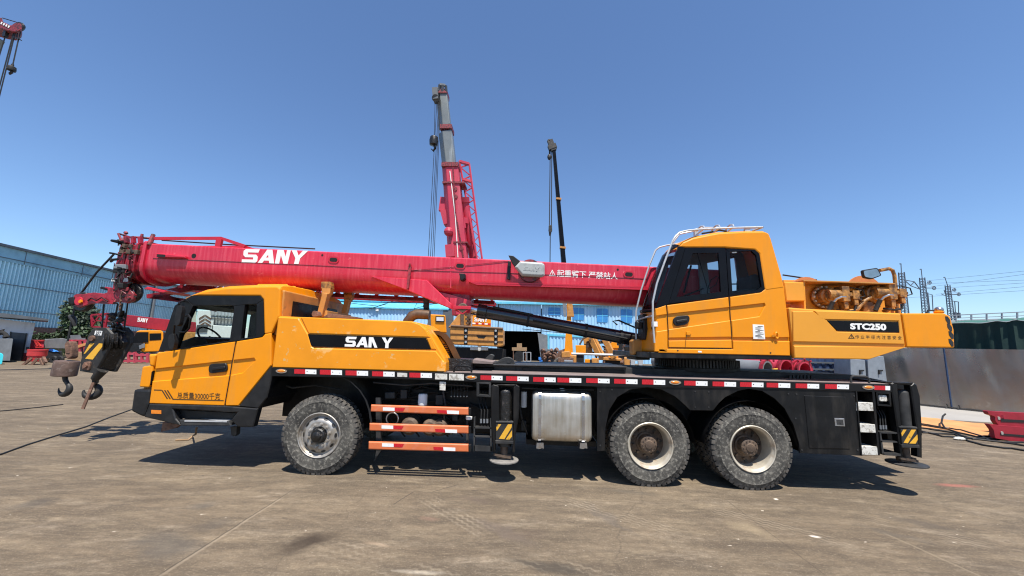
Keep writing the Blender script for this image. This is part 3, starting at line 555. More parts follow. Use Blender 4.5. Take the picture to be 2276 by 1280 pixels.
# rear wall with window
xr0, xr1 = P(606, 700, YC).x, P(621, 690, YC).x; zb, zt = P(610, 742, YC).z, P(617, 640, YC).z
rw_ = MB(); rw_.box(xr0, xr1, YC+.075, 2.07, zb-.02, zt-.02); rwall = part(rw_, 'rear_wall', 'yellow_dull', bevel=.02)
q = MB(); q.box(xr1, xr1+.012, .35, 1.8, zb+.0, zt-.16); wn_ = part(q, 'rear_window', 'black_gloss', rwall, bevel=.005)
# black window surround
w_ = MB()
w_.pp([(352, 780.5), (388, 679), (413, 663.5), (429, 680), (399, 744), (388, 776), (384, 779)], YC, .09)
w_.pp([(413, 663.5), (425, 657), (578, 657.7), (585, 666), (570, 675.5), (544, 677), (519, 680), (510, 678), (429, 680)], YC+.001, .085)
w_.pp([(519, 680), (544, 677), (535, 753), (534, 757), (524, 758.5), (508, 760.7), (510, 757), (519.5, 690)], YC+.002, .085)
w_.pp([(570, 675.5), (585, 666), (587, 742), (582, 749), (534, 757), (535, 753), (569, 747)], YC+.003, .085)
w_.pp([(384, 779), (388, 776), (510, 757), (508, 760.7)], YC+.004, .085)
part(w_, 'window_frame', 'black_scratched', bevel=.006)
far = MB(); dY = Vector((0, 2.0, 0))
for pts in ([(352, 780.5), (388, 679), (413, 663.5), (429, 680), (399, 744), (388, 776), (384, 779)], [(413, 663.5), (425, 657), (617, 645), (617, 672), (429, 680)], [(519, 676), (544, 675), (535, 756), (508, 760)], [(570, 673), (617, 670), (606, 742), (569, 750)]):
    far.ext([p+dY for p in PX(pts, YC)], (0, .05, 0))
part(far, 'far_window_frame', 'black')
gl = MB(); gl.pp([(429, 680), (510, 678), (519.5, 684), (510, 757.5), (388, 775.5), (399, 744)], YC+.05, .006); part(gl, 'side_window', 'glass')
gl = MB(); gl.pp([(544, 677), (567.5, 675.5), (569, 747), (535, 753)], YC+.05, .006); part(gl, 'quarter_window', 'glass')
ws = MB(); wl = PX([(384, 775), (413, 667)], YC+.1); ws.loft([[wl[0]+Vector((0, y, 0))+Vector((-dx, 0, 0)) for y, dx in ((0, .06), (.5, .16), (1, .19), (1.45, .16), (1.9, .06))], [wl[1]+Vector((0, y, 0))+Vector((-dx, 0, 0)) for y, dx in ((0, .03), (.5, .09), (1, .11), (1.45, .09), (1.9, .03))]])
part(ws, 'windscreen', 'glass', smooth=True)
hp = MB(); hp.ext(PX([(398, 682), (413, 663.5), (425, 657), (440, 660), (436, 676)], YC+.09), (0, 1.9, 0)); part(hp, 'visor', 'black')
# interior
it = MB(); it.ext(PX([(385, 778), (392, 762), (430, 748), (455, 752), (470, 772)], .3), (0, 1.6, 0)); part(it, 'dashboard', 'plastic', bevel=.02)
it = MB(); c0 = P(468, 750, .62); ax = Vector((.75, 0, .66)); u = Vector((0, 1, 0)); v = ax.cross(u)
it.tube([c0+(u*cos(t_)+v*sin(t_))*.21 for t_ in [2*pi*i/28 for i in range(28)]], .014, 8, closed=True); it.cyl(c0, c0-ax*.3, .03); it.bar(c0-u*.2, c0+u*.2, .025)
part(it, 'steering_wheel', 'rubber', smooth=True)
it = MB(); it.ext(PX(rnd([(548, 760), (556, 700), (575, 690), (582, 700), (580, 760)], 5), .4), (0, .5, 0)); it.ext(PX([(505, 775), (515, 755), (560, 757), (560, 775)], .4), (0, .5, 0)); part(it, 'seat', 'seat', bevel=.03)
it = MB(); it.box(P(400, 800, .3).x, P(600, 800, .3).x, .12, 2.0, P(500, 775, .3).z-.25, P(500, 775, .3).z-.02); part(it, 'cab_floor', 'dark_int')
# mirror on the windscreen pillar
mi = MB(); m0, m1 = P(398, 676, -.12), P(388, 722, -.12)
mi.tube([P(408, 668, YC), P(398, 672, -.1), m0], .014); mi.tube([m1, P(384, 765, -.02), P(388, 774, YC)], .012)
mi.tube([P(412, 702, -.03), P(419, 700, -.06), P(424, 708, -.08), P(420, 730, -.06), P(412, 738, -.04), P(399, 738, YC)], .014); mr = part(mi, 'mirror_bracket', 'black', smooth=True)
mi = MB(); mi.ext(PX(rnd([(393, 681), (402, 678), (404, 690), (398, 722), (390, 726), (387, 712)], 4), -.2), (.0, .07, 0)); part(mi, 'mirror', 'plastic', bevel=.03)
mi = MB(); mi.ext(PX(rnd([(375, 745), (385, 740), (388, 760), (384, 777), (376, 776), (372, 760)], 4), -.18), (.0, .07, 0)); part(mi, 'small_mirror', 'plastic', bevel=.02)
# headlamp and front corner
hl = MB(); hl.pl([(329, 787), (346.5, 786.5), (339, 816), (330, 812)], YC+.0, .4, .02); hl.ext(PX([(316, 815), (339.5, 812), (336, 850), (330, 861), (309, 860)], YC+.01), (0, .5, 0)); part(hl, 'headlamp_surround', 'yellow', bevel=.025)
hl = MB(); hl.pl([(336.5, 826), (340, 824), (336, 852), (333, 856)], YC+.002, .3, .003); part(hl, 'headlamp', 'black_gloss')
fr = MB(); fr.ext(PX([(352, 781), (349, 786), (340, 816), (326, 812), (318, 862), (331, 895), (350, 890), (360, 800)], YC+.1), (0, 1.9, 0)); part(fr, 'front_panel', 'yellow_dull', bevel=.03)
# bumper, step, corner guard
bp = MB(); bp.ext(PX([(297, 865), (333, 866), (331, 897), (320, 927), (312, 925), (290, 914)], YC-.01), (0, 2.1, 0)); part(bp, 'bumper', 'plastic', bevel=.03)
bp = MB()
bp.pl([(331, 897.5), (497, 902), (573, 908), (562, 949), (528, 949), (512, 934.5), (526, 917), (384, 909.5), (390, 930), (404, 946.5), (319, 927)], YC-.012, .10, .014)
bp.pl([(384, 909.8), (526, 917.3), (514, 934), (392, 930)], YC+.09, .3, .005)
part(bp, 'side_skirt', 'plastic', bevel=.006)
bp = MB(); bp.ext(PX([(398, 933), (507, 935.5), (513, 946), (402, 946)], YC-.02), (0, .32, 0)); part(bp, 'cab_step', 'frame_grey', bevel=.01)
bp = MB(); bp.ext(PX([(410, 934), (503, 935.5), (504, 938.5), (410, 937)], YC-.026), (0, .2, .004)); part(bp, 'step_tread', 'rail_grey')
bp = MB(); bp.pp([(336, 911), (358, 912), (358, 920), (336, 919)], YC-.016, .01); part(bp, 'side_reflector', 'amber')
bp = MB(); bp.pp([(362, 938), (400, 944), (388, 952), (357, 960)], .35, .06); part(bp, 'tow_bracket', 'rust')
bp = MB(); bp.pp([(512, 949), (526, 949), (525, 966), (520, 970), (514, 966)], .25, .08); part(bp, 'step_stub', 'frame_grey')
fp = MB(); fp.pl([(602.5, 813), (604, 838), (593, 884), (574, 908), (530, 903)], YC-.004, 2.08, .012); part(fp, 'fender_panel', 'plastic')
# ---- engine hood
HO = [(617.5, 702), (664, 704.4), (760, 707.8), (850, 711), (915, 714), (934, 719), (948, 730), (960, 747), (988, 796), (991, 806), (991, 827), (604, 817)]
h = MB(); h.pp(HO, .055, .9); hood = part(h, 'engine_hood', 'yellow_worn', bevel=.02)
h = MB()
h.pl([(604.5, 816.8), (618, 704), (663, 707), (684, 742.5), (692, 770.5), (697, 773.5), (968, 779.5), (987, 804), (989.5, 826.5)], .03, .025, .012)
part(h, 'hood_side', 'yellow_worn', hood)
h = MB(); h.pl([(669, 705), (915, 715.5), (932, 721), (945, 732), (955, 749), (686, 740.5)], .042, .012, .006); h.pl([(958, 752), (969, 776), (958, 775), (949, 752)], .042, .012, .004); part(h, 'hood_trim', 'yellow_worn', hood)
h = MB(); h.pp([(683, 742.5), (946.5, 751.3), (957, 776.3), (697, 770.5), (690, 766)], .038, .016); bd = part(h, 'hood_band', 'black_gloss', hood)
logo([(767, 748), (874, 750.5), (872, 774), (766, 770)], .034, M['letter'], hood, True)
# things behind the hood
e = MB(); e.tube([P(x, y, 1.0) for x, y in ((898, 730), (905, 715), (916, 702), (928, 698), (955, 700))], [.06, .075, .085, .085, .08], 12); part(e, 'exhaust_pipe', 'exhaust', smooth=True)
e = MB(); e.pp([(925, 735), (955, 737), (978, 748), (995, 768), (1003, 800), (930, 800)], .5, .6); part(e, 'air_filter', 'yellow', bevel=.03)
e = MB()
for k in range(8): y_ = 764+k*4.6; e.pp([(982+k*1.6, y_), (1003+k*1.2, y_+.8), (1003+k*1.2, y_+2.6), (982+k*1.6, y_+1.8)], .49, .03)
part(e, 'louvres', 'dark_int')
e = MB(); cv = [(948, 735), (975, 735), (992, 742), (1003, 755), (1014, 776), (1024, 797)]
e.loft([PX(cv, .42), PX(cv, .9)]); e.loft([PX([(x-12, y+5) for x, y in cv], .43), PX([(x-12, y+5) for x, y in cv], .9)]); e.loft([PX(cv, .42), PX([(x-12, y+5) for x, y in cv], .43)]); part(e, 'duct', 'duct', smooth=True)
# boom rest
b_ = MB()
for Y in (.80, 1.62):
    b_.bar(P(713, 704, .8)+Vector((0, Y-.8, 0)), P(726, 652, .8)+Vector((0, Y-.8, 0)), .09, .12)
    b_.ext([p+Vector((0, Y-.8, 0)) for p in PX([(715, 640), (735, 640), (733, 652), (724, 660), (714, 655)], .8)], (0, .12, 0))
b_.box(P(716, 690, .8).x, P(728, 690, .8).x, .8, 1.7, P(716, 690, .8).z-.1, P(716, 690, .8).z)
rest = part(b_, 'boom_rest', 'yellow_dull', bevel=.008)
q = MB(); q.ext(PX([(714, 626), (734, 626), (736, 641), (713, 641)], .8), (0, .12, 0)); q.ext([p+Vector((0, .82, 0)) for p in PX([(714, 626), (734, 626), (736, 641), (713, 641)], .8)], (0, .12, 0)); part(q, 'rest_pad', 'winch_gold', rest, bevel=.005)
q = MB(); q.ext(PX(rnd([(692, 697), (696, 690), (705, 692), (708, 703), (694, 704)], 3), .45), (0, .12, 0)); q.ext(PX([(720, 703), (730, 697), (755, 699), (790, 704), (790, 709), (720, 706)], .6), (0, .3, 0)); part(q, 'hose_clutter', 'rust', bevel=.02)
# ---- boom
YBm, BW = .93, .74
tl, tr_ = P(325, 540.3, YBm), P(1459, 592.7, YBm); bl = P(1300, 675.5, YBm+.30)
ux = (tr_-tl).normalized(); uz = Vector((0, -1, 0)).cross(ux); uz = uz if uz.z > 0 else -uz
# height from the lower edge seen at mid boom
tt = (bl-tl).dot(ux); HB = abs((bl-tl).dot(uz))
def bsec(o, wd, ht, n=12):
    y0 = (BW-wd)/2; fl = ht*.56; pts = [(y0+.02, 0), (y0, -.02), (y0, -fl*.5), (y0, -fl)]
    for i in range(1, n): a = pi*i/n; pts.append((y0+wd/2-cos(a)*wd/2, -fl-(ht-fl)*sin(a)**.8))
    pts += [(y0+wd, -fl), (y0+wd, -.02), (y0+wd-.02, 0)]
    return [o+Vector((0, y, 0))+uz*z for y, z in pts]
Lb = (tr_-tl).length
b_ = MB(); b_.loft([bsec(tl+ux*t_, BW, HB) for t_ in (0, Lb*.25, Lb*.5, Lb*.75, Lb, Lb+1.2)], True, True); boom = part(b_, 'boom', 'red_boom', smooth=True)
def bp_(px, py, off=0): return P(px, py, YBm-off)
# front collar and nested sections
c = MB(); c.loft([bsec(tl+ux*t_+uz*.035, BW+.07, HB+.09) for t_ in (-.01, .045)], True, True); part(c, 'collar', 'red_boom', boom, smooth=True)
SECT = ((-.16, .0, .035), (-.29, .055, .05), (-.41, .11, .065))
for k, (t_, sh, dz) in enumerate(SECT):
    s = MB(); s.loft([bsec(tl+ux*a-uz*dz, BW-sh-.05, HB-sh-.03) for a in (t_-.14, t_+.17)], True, True); sg_ = part(s, 'boom_section', 'red_head', boom, smooth=True)
    s = MB(); s.loft([bsec(tl+ux*a-uz*(dz-.035), BW-sh+.03, HB-sh+.05) for a in (t_, t_+.035)], True, True); s.bar(tl+ux*t_+uz*.0+Vector((0, .06, 0)), tl+ux*(t_-.03)+uz*.12+Vector((0, .06, 0)), .06, .05); part(s, 'section_collar', 'red_head', boom, smooth=True)
    s = MB(); c0 = tl+ux*(t_+.01)-uz*.17; s.box(c0.x-.03, c0.x+.05, c0.y-.03, c0.y+.08, c0.z-.04, c0.z+.04); s.box(c0.x-.02, c0.x+.03, c0.y-.01, c0.y+.06, c0.z+.06, c0.z+.14); part(s, 'guide_bracket', 'hub_rust', boom, bevel=.006)
# small features on the near face
yb = YBm
q = MB(); q.pl([(345, 563), (361, 563.5), (411, 569), (411, 573), (347, 571)], yb-.07, .07, .01); q2 = part(q, 'guide_bracket', 'red', boom)
q = MB(); q.pp([(349, 564.5), (367, 566), (367, 572), (349, 571)], yb-.074, .004); part(q, 'bracket_slot', 'dark_int', boom)
q = MB(); c0 = P(431, 568.5, yb); q.lathe([(.04, -.004), (.04, 0)], c0, (0, 1, 0), 20, True); c0 = P(716.5, 567, yb); q.lathe([(.018, -.004), (.018, 0)], c0, (0, 1, 0), 14, True); c0 = P(1373, 599, yb); q.lathe([(.018, -.004), (.018, 0)], c0, (0, 1, 0), 14, True); part(q, 'boom_hole', 'dark_int', boom)
def slot(cx, cy, wpx, hpx, m, off):
    s = MB(); h_ = hpx/2; pts = [(cx+sg*(wpx/2-h_)+h_*cos(a), cy+(sg*.03*wpx/2)+h_*sin(a)) for sg, a0 in ((1, -pi/2), (-1, pi/2)) for a in [a0+pi*i/8 for i in range(9)]]
    s.pp(pts, yb-off, off); return part(s, 'slot_frame' if m == 'red' else 'slot', m, boom)
for cx, cy in ((741, 577), (1022.5, 590.5), (1398, 609.5)): slot(cx, cy, 24, 14.5, 'red', .012); slot(cx, cy, 17, 8.5, 'dark_int', .016)
logo([(539.5, 553), (685, 557), (676, 587), (537, 584)], yb-.003, M['letter'], boom)
text('起重臂下 严禁站人', [(1238, 599), (1374, 606), (1372.5, 621.5), (1238, 615)], yb-.003, M['letter'], boom, .012)
q = MB()
tri = [(1227.5, 599), (1235.3, 613.5), (1219.8, 613.5)]; tin = [(1227.5, 602.5), (1232.9, 612), (1222.1, 612)]
for i in range(3): j = (i+1) % 3; q.pp([tri[i], tri[j], tin[j], tin[i]], yb-.003, .003)
q.pp([(1227, 605), (1228.2, 605), (1228.2, 610.5), (1227, 610.5)], yb-.003, .003); part(q, 'warning_triangle', 'letter', boom)
q = MB(); q.pl([(1000.5, 571.5), (1003, 571.5), (1003, 640), (1000.5, 640)], yb-.006, .01, .002); part(q, 'seam', 'red_boom', boom)
q = MB(); q.tube([P(x, y, yb-.004) for x, y in ((340, 574), (480, 580), (700, 590), (910, 601), (1130, 607), (1300, 614), (1440, 620))], .004, 4); q.tube([P(x, y, yb-.008) for x, y in ((908, 602), (1010, 593), (1132, 580))], .004, 4); part(q, 'wire_rope', 'letter_black', boom)
# ledge along the right half of the boom and a folded bracket
q = MB(); q.ext(PX([(1040, 625), (1060, 633), (1400, 643), (1450, 645), (1450, 640), (1180, 632), (1060, 629)], yb-.11), (0, .12, 0)); q.ext(PX([(1050, 625.5), (1450, 637), (1450, 641), (1050, 630)], yb-.11), (0, .02, 0)); part(q, 'ledge', 'red', boom)
q = MB(); q.pl([(1020, 607), (1033, 608), (1034, 618), (1028, 623), (1023, 622)], yb-.14, .14, .01); part(q, 'rubber_stop', 'plastic', boom)
q = MB(); q.pp([(908, 592), (914, 592), (908, 640), (903, 642)], yb-.09, .03); q.cyl(P(911, 588, yb-.1), P(911, 588, yb), .02); part(q, 'rope_guide_and_shadow', 'red_dirty', boom)  # hanging strip is the bracket's shadow on the boom, built in dark red
# luffing gusset and pivot lug
q = MB(); q.pl([(824.6, 614), (948, 622), (1004, 676), (1004, 687), (904, 645)], yb-.03, .05, .012); q.ext(PX([(824.6, 614), (904, 645), (1006, 687), (1044, 697), (1046, 668), (1003, 655)], yb+.1), (0, .45, 0)); gs = part(q, 'boom_gusset', 'red_boom', boom)
q = MB(); q.pl(rnd([(1003, 640), (1046, 652), (1047, 690), (1028, 697), (1004, 687)], 8), yb+.16, .42, .02); part(q, 'pivot_lug', 'red_head', boom)
q = MB(); c0 = P(1029, 685, yb); q.lathe([(.085, .02), (.085, -.03), (.07, -.04), (.0, -.04)], c0, (0, 1, 0), 20); lp = part(q, 'pivot_pin', 'hub_rust', boom)
q = MB(); c0 = P(1029, 685, yb); q.box(c0.x-.16, c0.x+.14, c0.y-.05, c0.y-.01, c0.z-.02, c0.z+.035); q.bar(c0+Vector((-.1, -.03, -.02)), c0+Vector((0, -.03, -.1)), .02); q.bar(c0+Vector((.1, -.03, -.02)), c0+Vector((0, -.03, -.1)), .02); part(q, 'pin_keeper', 'red', boom, bevel=.005)
q = MB(); q.ext(PX([(940, 655), (951, 655), (952, 690), (941, 690)], yb+.25), (0, .1, 0)); q.lathe([(.05, 0), (.05, .05)], P(946, 680, yb+.22), (0, 1, 0), 14, True); part(q, 'boom_sensor', 'frame_grey', boom, bevel=.01)
# rope reel with its cover
q = MB(); c0 = P(1178, 601, yb-.1); q.lathe([(.0, 0), (.19, 0), (.19, .012), (.165, .02), (.165, .07), (.19, .078), (.19, .09), (.0, .09)], c0, (0, 1, 0), 32); reel = part(q, 'rope_reel', 'red_dirty', boom, smooth=True)
q = MB(); q.pl([(1143.5, 593), (1156, 579.5), (1206, 582.5), (1211, 588), (1211, 612), (1204, 615), (1160, 612.5)], yb-.19, .09, .03); rcov = part(q, 'reel_cover', 'reel_grey', boom, bevel=.01)
logo([(1165, 592.5), (1199, 594), (1197, 602.5), (1163, 600.5)], yb-.193, M['reel_grey'], rcov, th=.006)
q = MB(); q.pp([(1130, 567), (1141, 568.5), (1156, 580), (1144, 593), (1138, 584)], yb-.16, .05); q.pp([(1129, 580), (1136, 581), (1134, 622), (1127, 620)], yb-.05, .05); part(q, 'reel_arm_and_shadow', 'plastic', boom, bevel=.006)  # lower piece is the arm's shadow on the boom, modelled as a dark strip
# top rope guard over the boom
q = MB(); A = P(341, 530, yb+.05); B = P(492, 529.5, yb+.05); C = P(545, 547, yb+.05)
for dy in (0, .62):
    d_ = Vector((0, dy, 0)); q.bar(A+d_, B+d_, .035, .05); q.bar(B+d_, C+d_, .035, .05); q.ext([p+d_ for p in PX([(480, 530), (493, 530), (488, 549), (477, 549)], yb+.02)], (0, .05, 0))
q.bar(B, B+Vector((0, .62, 0)), .04); part(q, 'rope_guard', 'red', boom)
q = MB(); q.tube([P(360, 534, yb+.3), P(500, 543, yb+.3), P(700, 553, yb+.3)], .012, 6); part(q, 'hoist_rope', 'cable', boom)
# ---- boom head
hd_ = MB()
HP = [(269, 537), (283, 536), (297, 552), (293, 600), (286, 628), (279, 640), (300, 655), (296, 668), (283, 674), (276, 672), (262, 672), (246, 664), (250, 640), (257, 585)]
for Y in (yb+.08, yb+.62): hd_.pl(HP, Y, .04, .008)
hd_.ext(PX([(262, 560), (285, 560), (280, 625), (254, 625)], yb+.12), (0, .5, 0)); head = part(hd_, 'boom_head', 'red_head', boom)
q = MB()
for (a, b2) in (((272, 627), (282, 628)), ((273.5, 615), (283.5, 615.5)), ((275, 601), (285, 601)), ((277, 585), (286, 585)), ((278.5, 569), (283, 568))):
    pass
for k, (x0, y0, w2) in enumerate(((274, 617.5, 10.5), (275.5, 601, 9.5), (277, 585, 8), (278, 568, 6))):
    q.pp([(x0, y0), (x0+w2, y0), (x0+w2-.7, y0+8.5), (x0-.7, y0+8.5)], yb+.072, .006)
q.pp([(249, 618), (262, 619), (261, 626), (247, 625)], yb+.072, .006); part(q, 'white_band', 'letter', head)
q = MB()
for Y in (yb+.18, yb+.34, yb+.5): q.lathe([(.06, -.03), (.165, -.035), (.175, -.02), (.15, 0), (.175, .02), (.165, .035), (.06, .03)], P(295, 651, Y), (0, 1, 0), 28)
part(q, 'sheave', 'grease', head, smooth=True)
q = MB(); q.lathe([(.11, -.02), (.125, 0), (.11, .03)], P(277, 541, yb+.3), (.15, .2, 1), 20); q.tube([P(248, 534.5, yb-.02), P(262, 537, yb-.02), P(278, 543, yb+.1)], [.022, .03, .04], 8); q.tube([P(244, 562, yb), P(256, 564, yb), P(270, 568, yb+.06)], .016, 6); part(q, 'rope_roller', 'black', head, smooth=True)
q = MB(); q.tube([P(263, 519, yb+.1), P(270, 535, yb+.1)], .018); q.tube([P(278.5, 519, yb+.3), P(273, 536, yb+.2)], .018); q.tube([P(263, 519, yb+.1), P(300, 530, yb+.3)], .016); q.tube([P(278.5, 516, yb+.3), P(281, 519, yb+.3)], .03); q.tube([P(316, 520, yb+.1), P(313, 540, yb+.1)], [.02, .035]); q.tube([P(341, 521, yb+.05), P(332, 545, yb)], [.03, .04]); q.tube([P(300, 527, yb+.1), P(340, 530, yb+.2)], .02); part(q, 'rope_guard_pin', 'red_dirty', head, smooth=True)
q = MB(); q.pl([(252, 587), (279, 587.5), (278, 597), (250, 597)], yb-.03, .1, .01); part(q, 'junction_box', 'bin_grey', head)
q = MB(); q.pl([(250, 597.5), (277.5, 598), (275, 606), (249, 605)], yb-.02, .09, .01)
for k in range(6): q.tube([P(252+k*4.2, 605, yb-.01), P(249+k*4.4+(k % 3)*2, 618, yb-.04), P(254+k*3, 632, yb-.01), P(258+k*2.2, 645, yb)], .006, 5)
q.tube([P(262, 600, yb-.01), P(266, 630, yb-.03)], .01, 5); q.pl([(259, 629), (273, 629), (271, 640), (261, 640)], yb-.05, .1, .01); q.tube([P(249, 575, yb), P(247, 581, yb-.01), P(252, 577, yb-.02), P(262, 576, yb)], .022, 6); part(q, 'cable_loom', 'rubber', head, smooth=True)
q = MB(); q.pl(rnd([(277, 640), (284, 638), (297, 652), (294, 668), (283, 671), (276, 668)], 4), yb+.04, .04, .008); q.lathe([(.035, 0), (.03, -.02), (0, -.02)], P(284, 643, yb+.04), (0, 1, 0), 14); q.lathe([(.028, 0), (.024, -.02), (0, -.02)], P(288, 662, yb+.04), (0, 1, 0), 14); part(q, 'cheek_plate', 'red_dirty', head)
q = MB(); pts = [P(270-k*.55+(k % 2)*1.4, 648+k*4.2, yb-.03) for k in range(11)]
for a, b2 in zip(pts, pts[1:]): q.bar(a, b2, .022, .012)
part(q, 'chain', 'rust', head)
q = MB(); q.pl([(327, 637), (372, 647), (362, 651), (318, 642)], yb+.1, .5, .01); part(q, 'head_plate', 'red', head)
rr_ = random.Random(21)
for k in range(26):
    x_, y_ = rr_.uniform(252, 300), rr_.uniform(545, 672); a_ = P(x_, y_, yb+rr_.uniform(-.05, .06)); b2 = P(x_+rr_.uniform(-9, 9), y_+rr_.uniform(-14, 14), yb+rr_.uniform(-.05, .06))
    q = MB(); 
    if k % 3: q.bar(a_, b2, rr_.uniform(.015, .045), rr_.uniform(.01, .03))
    else: q.tube([a_, a_.lerp(b2, .5)+Vector((rr_.uniform(-.05, .05), -.04, rr_.uniform(-.05, .05))), b2], rr_.uniform(.006, .012), 6)
    part(q, ('bracket', 'hose', 'clamp')[k % 3], ('red_dirty', 'grease', 'rubber')[k % 3], head)
# rooster sheave at the tip
JP = [(163.4, 656.6), (170, 653), (185, 653.5), (207.5, 650), (230, 652.5), (238, 650), (239, 642), (232, 640), (233, 637), (252, 640), (258, 668), (250.6, 676), (211, 674), (196, 676), (176, 684), (163.4, 678)]
j = MB(); j.pl(JP, yb+.22, .035, .006); j.pl(JP, yb+.46, .035, .006); rs = part(j, 'rooster_arm', 'red_head', boom)
j = MB(); j.lathe([(.04, -.045), (.16, -.05), (.175, -.03), (.15, 0), (.175, .03), (.16, .05), (.04, .045)], P(187, 671, yb+.36), (0, 1, 0), 30); part(j, 'sheave', 'grease', rs, smooth=True)
j = MB(); j.lathe([(.075, 0), (.07, -.015), (0, -.016)], P(175.5, 669, yb+.22), (0, 1, 0), 16); part(j, 'sheave_cap', 'red', rs)
j = MB(); j.lathe([(.035, 0), (.03, -.02), (0, -.02)], P(180, 670, yb+.2), (0, 1, 0), 6); part(j, 'sheave_bolt', 'yellow', rs)
j = MB(); j.pl([(150, 661), (163, 659), (165, 675), (160, 678), (151, 672)], yb+.2, .3, .01); j.bar(P(225, 639, yb+.25), P(246, 645, yb+.25), .04); j.tube([P(195, 668, yb+.21), P(203, 662, yb+.19), P(214, 668, yb+.19), P(226, 661, yb+.19), P(240, 670, yb+.2)], .012, 6); part(j, 'limit_switch', 'black', rs, bevel=.006)
j = MB(); j.tube([P(253, 565, yb+.36), P(215, 605, yb+.36), P(180, 652, yb+.36)], .017, 8); part(j, 'hoist_rope', 'cable', rs, smooth=True)
# stowed lattice jib on the far side of the boom
j = MB(); Yj = yb+BW+.25
def jb(a, b2, w2=.05): j.bar(P(*a, Yj), P(*b2, Yj), w2)
jb((330, 659), (480, 634), .08); jb((330, 660), (470, 678), .05); jb((360, 655), (480, 690), .05); jb((372, 647), (470, 625), .06); jb((420, 640), (440, 620), .1); jb((345, 657), (420, 668), .05)
A_, B_ = P(400, 618, Yj), P(1100, 650, Yj)
for dy, dz in ((0, 0), (.35, 0), (0, .4), (.35, .4)): j.bar(A_+Vector((0, dy, dz-.2)), B_+Vector((0, dy, dz-.2)), .07)
for k in range(16):
    a0 = A_.lerp(B_, k/16); a1 = A_.lerp(B_, (k+1)/16); j.bar(a0+Vector((0, 0, -.2)), a1+Vector((0, 0, .2)), .04); j.bar(a0+Vector((0, .35, .2)), a1+Vector((0, .35, -.2)), .04)
part(j, 'lattice_jib', 'red_head', boom)
# ---- luffing cylinder
ca, cb, cy_ = P(1058, 690, 1.2), P(1425, 757, 1.2), None
ax = (cb-ca).normalized()
q = MB(); q.cyl(ca-ax*.12, ca+ax*.25, .085, n=24); part(q, 'cylinder_rod', 'chrome', smooth=True)
q = MB(); q.lathe([(.09, 0), (.125, .0), (.125, .16), (.112, .17), (.112, (cb-ca).length+.6), (0, (cb-ca).length+.6)], ca+ax*.03, ax, 32); lc = part(q, 'luffing_cylinder', 'cylinder_black', smooth=True)
q = MB(); up_ = Vector((0, -.6, .8)); q.tube([ca+ax*.3+up_*.13, ca+ax*1.0+up_*.12], .02, 8); q.tube([ca+ax*1.0+Vector((0, -.13, 0)), ca+ax*2.6+Vector((0, -.13, -.02))], .016, 8)
for t_ in (.9, 1.9, 2.5): q.lathe([(.114, 0), (.12, 0), (.12, .04), (.114, .04)], ca+ax*t_, ax, 24)
q.tube([P(1372, 722, 1.05), P(1362, 714, 1.05), P(1375, 712, 1.05), P(1412, 728, 1.1)], .014, 8); part(q, 'cylinder_pipe', 'rubber', lc, smooth=True)
# ---- centre frame, deck equipment
q = MB(); q.ext(PX([(1147, 810), (1391, 817), (1391, 832), (1147, 828)], .72), (0, 1.1, 0)); q.ext(PX([(1391, 817), (1900, 833), (1975, 848), (1975, 860), (1391, 832)], .72), (0, 1.1, 0)); q.ext(PX([(1053, 810), (1147, 811), (1147, 828), (1100, 827), (1097, 816), (1053, 815)], .74), (0, 1.05, 0)); q.ext(PX([(1048, 809), (1395, 815), (1395, 817.4), (1048, 811.4)], .62), (0, 1.3, 0)); part(q, 'centre_beam', 'frame_grey', bevel=.008)
q = MB(); q.ext(PX([(1053, 816), (1097, 816.5), (1099, 829), (1053, 828)], .85), (0, .6, 0)); q.ext(PX([(1160, 817), (1388, 822.5), (1388, 831.5), (1165, 828)], .70), (0, .02, 0)); part(q, 'beam_recess', 'black', bevel=.006)
q = MB(); q.ext(PX([(992, 796), (1047, 799), (1047, 824), (992, 822)], .30), (0, .4, 0)); part(q, 'tread_box', 'checker')
q = MB(); q.ext(PX([(1047, 799), (1095, 805), (1095, 809), (1047, 807)], .5), (0, .8, 0)); part(q, 'deck_plate', 'deck')
q = MB(); q.pl(rnd([(1090, 812), (1118, 795), (1130, 793), (1140, 797), (1147, 812)], 6), .9, .08, .01); q.pl(rnd([(1040, 812), (1090, 812), (1100, 790), (1090, 786), (1075, 800)], 4), 1.2, .08, .01); q.lathe([(.03, 0), (.03, -.015), (0, -.015)], P(1131, 803, .9), (0, 1, 0), 14); part(q, 'hinge_bracket', 'frame_grey')
def loop(pts, Y, r, name='grab_handle', m='black'): q = MB(); q.tube(PX(rnd(pts, 8, 4)[3:-3] if 0 else pts, Y), r, 8); return part(q, name, m, smooth=True)
loop([(1009, 828), (1009, 819), (1012, 815), (1017, 813), (1040, 814), (1046, 816), (1048, 820), (1048, 829)], .06, .013)
loop([(1892, 852), (1891, 841), (1893, 837), (1898, 835.5), (1922, 836.5), (1928, 838.5), (1931, 843), (1932, 855)], .06, .014, m='frame_grey')
q = MB()
for k in range(7): q.pp([(1755+k*8, 834), (1760+k*8, 834), (1760+k*8, 843), (1755+k*8, 843)], .6, .03)
part(q, 'valve_block', 'frame_grey')
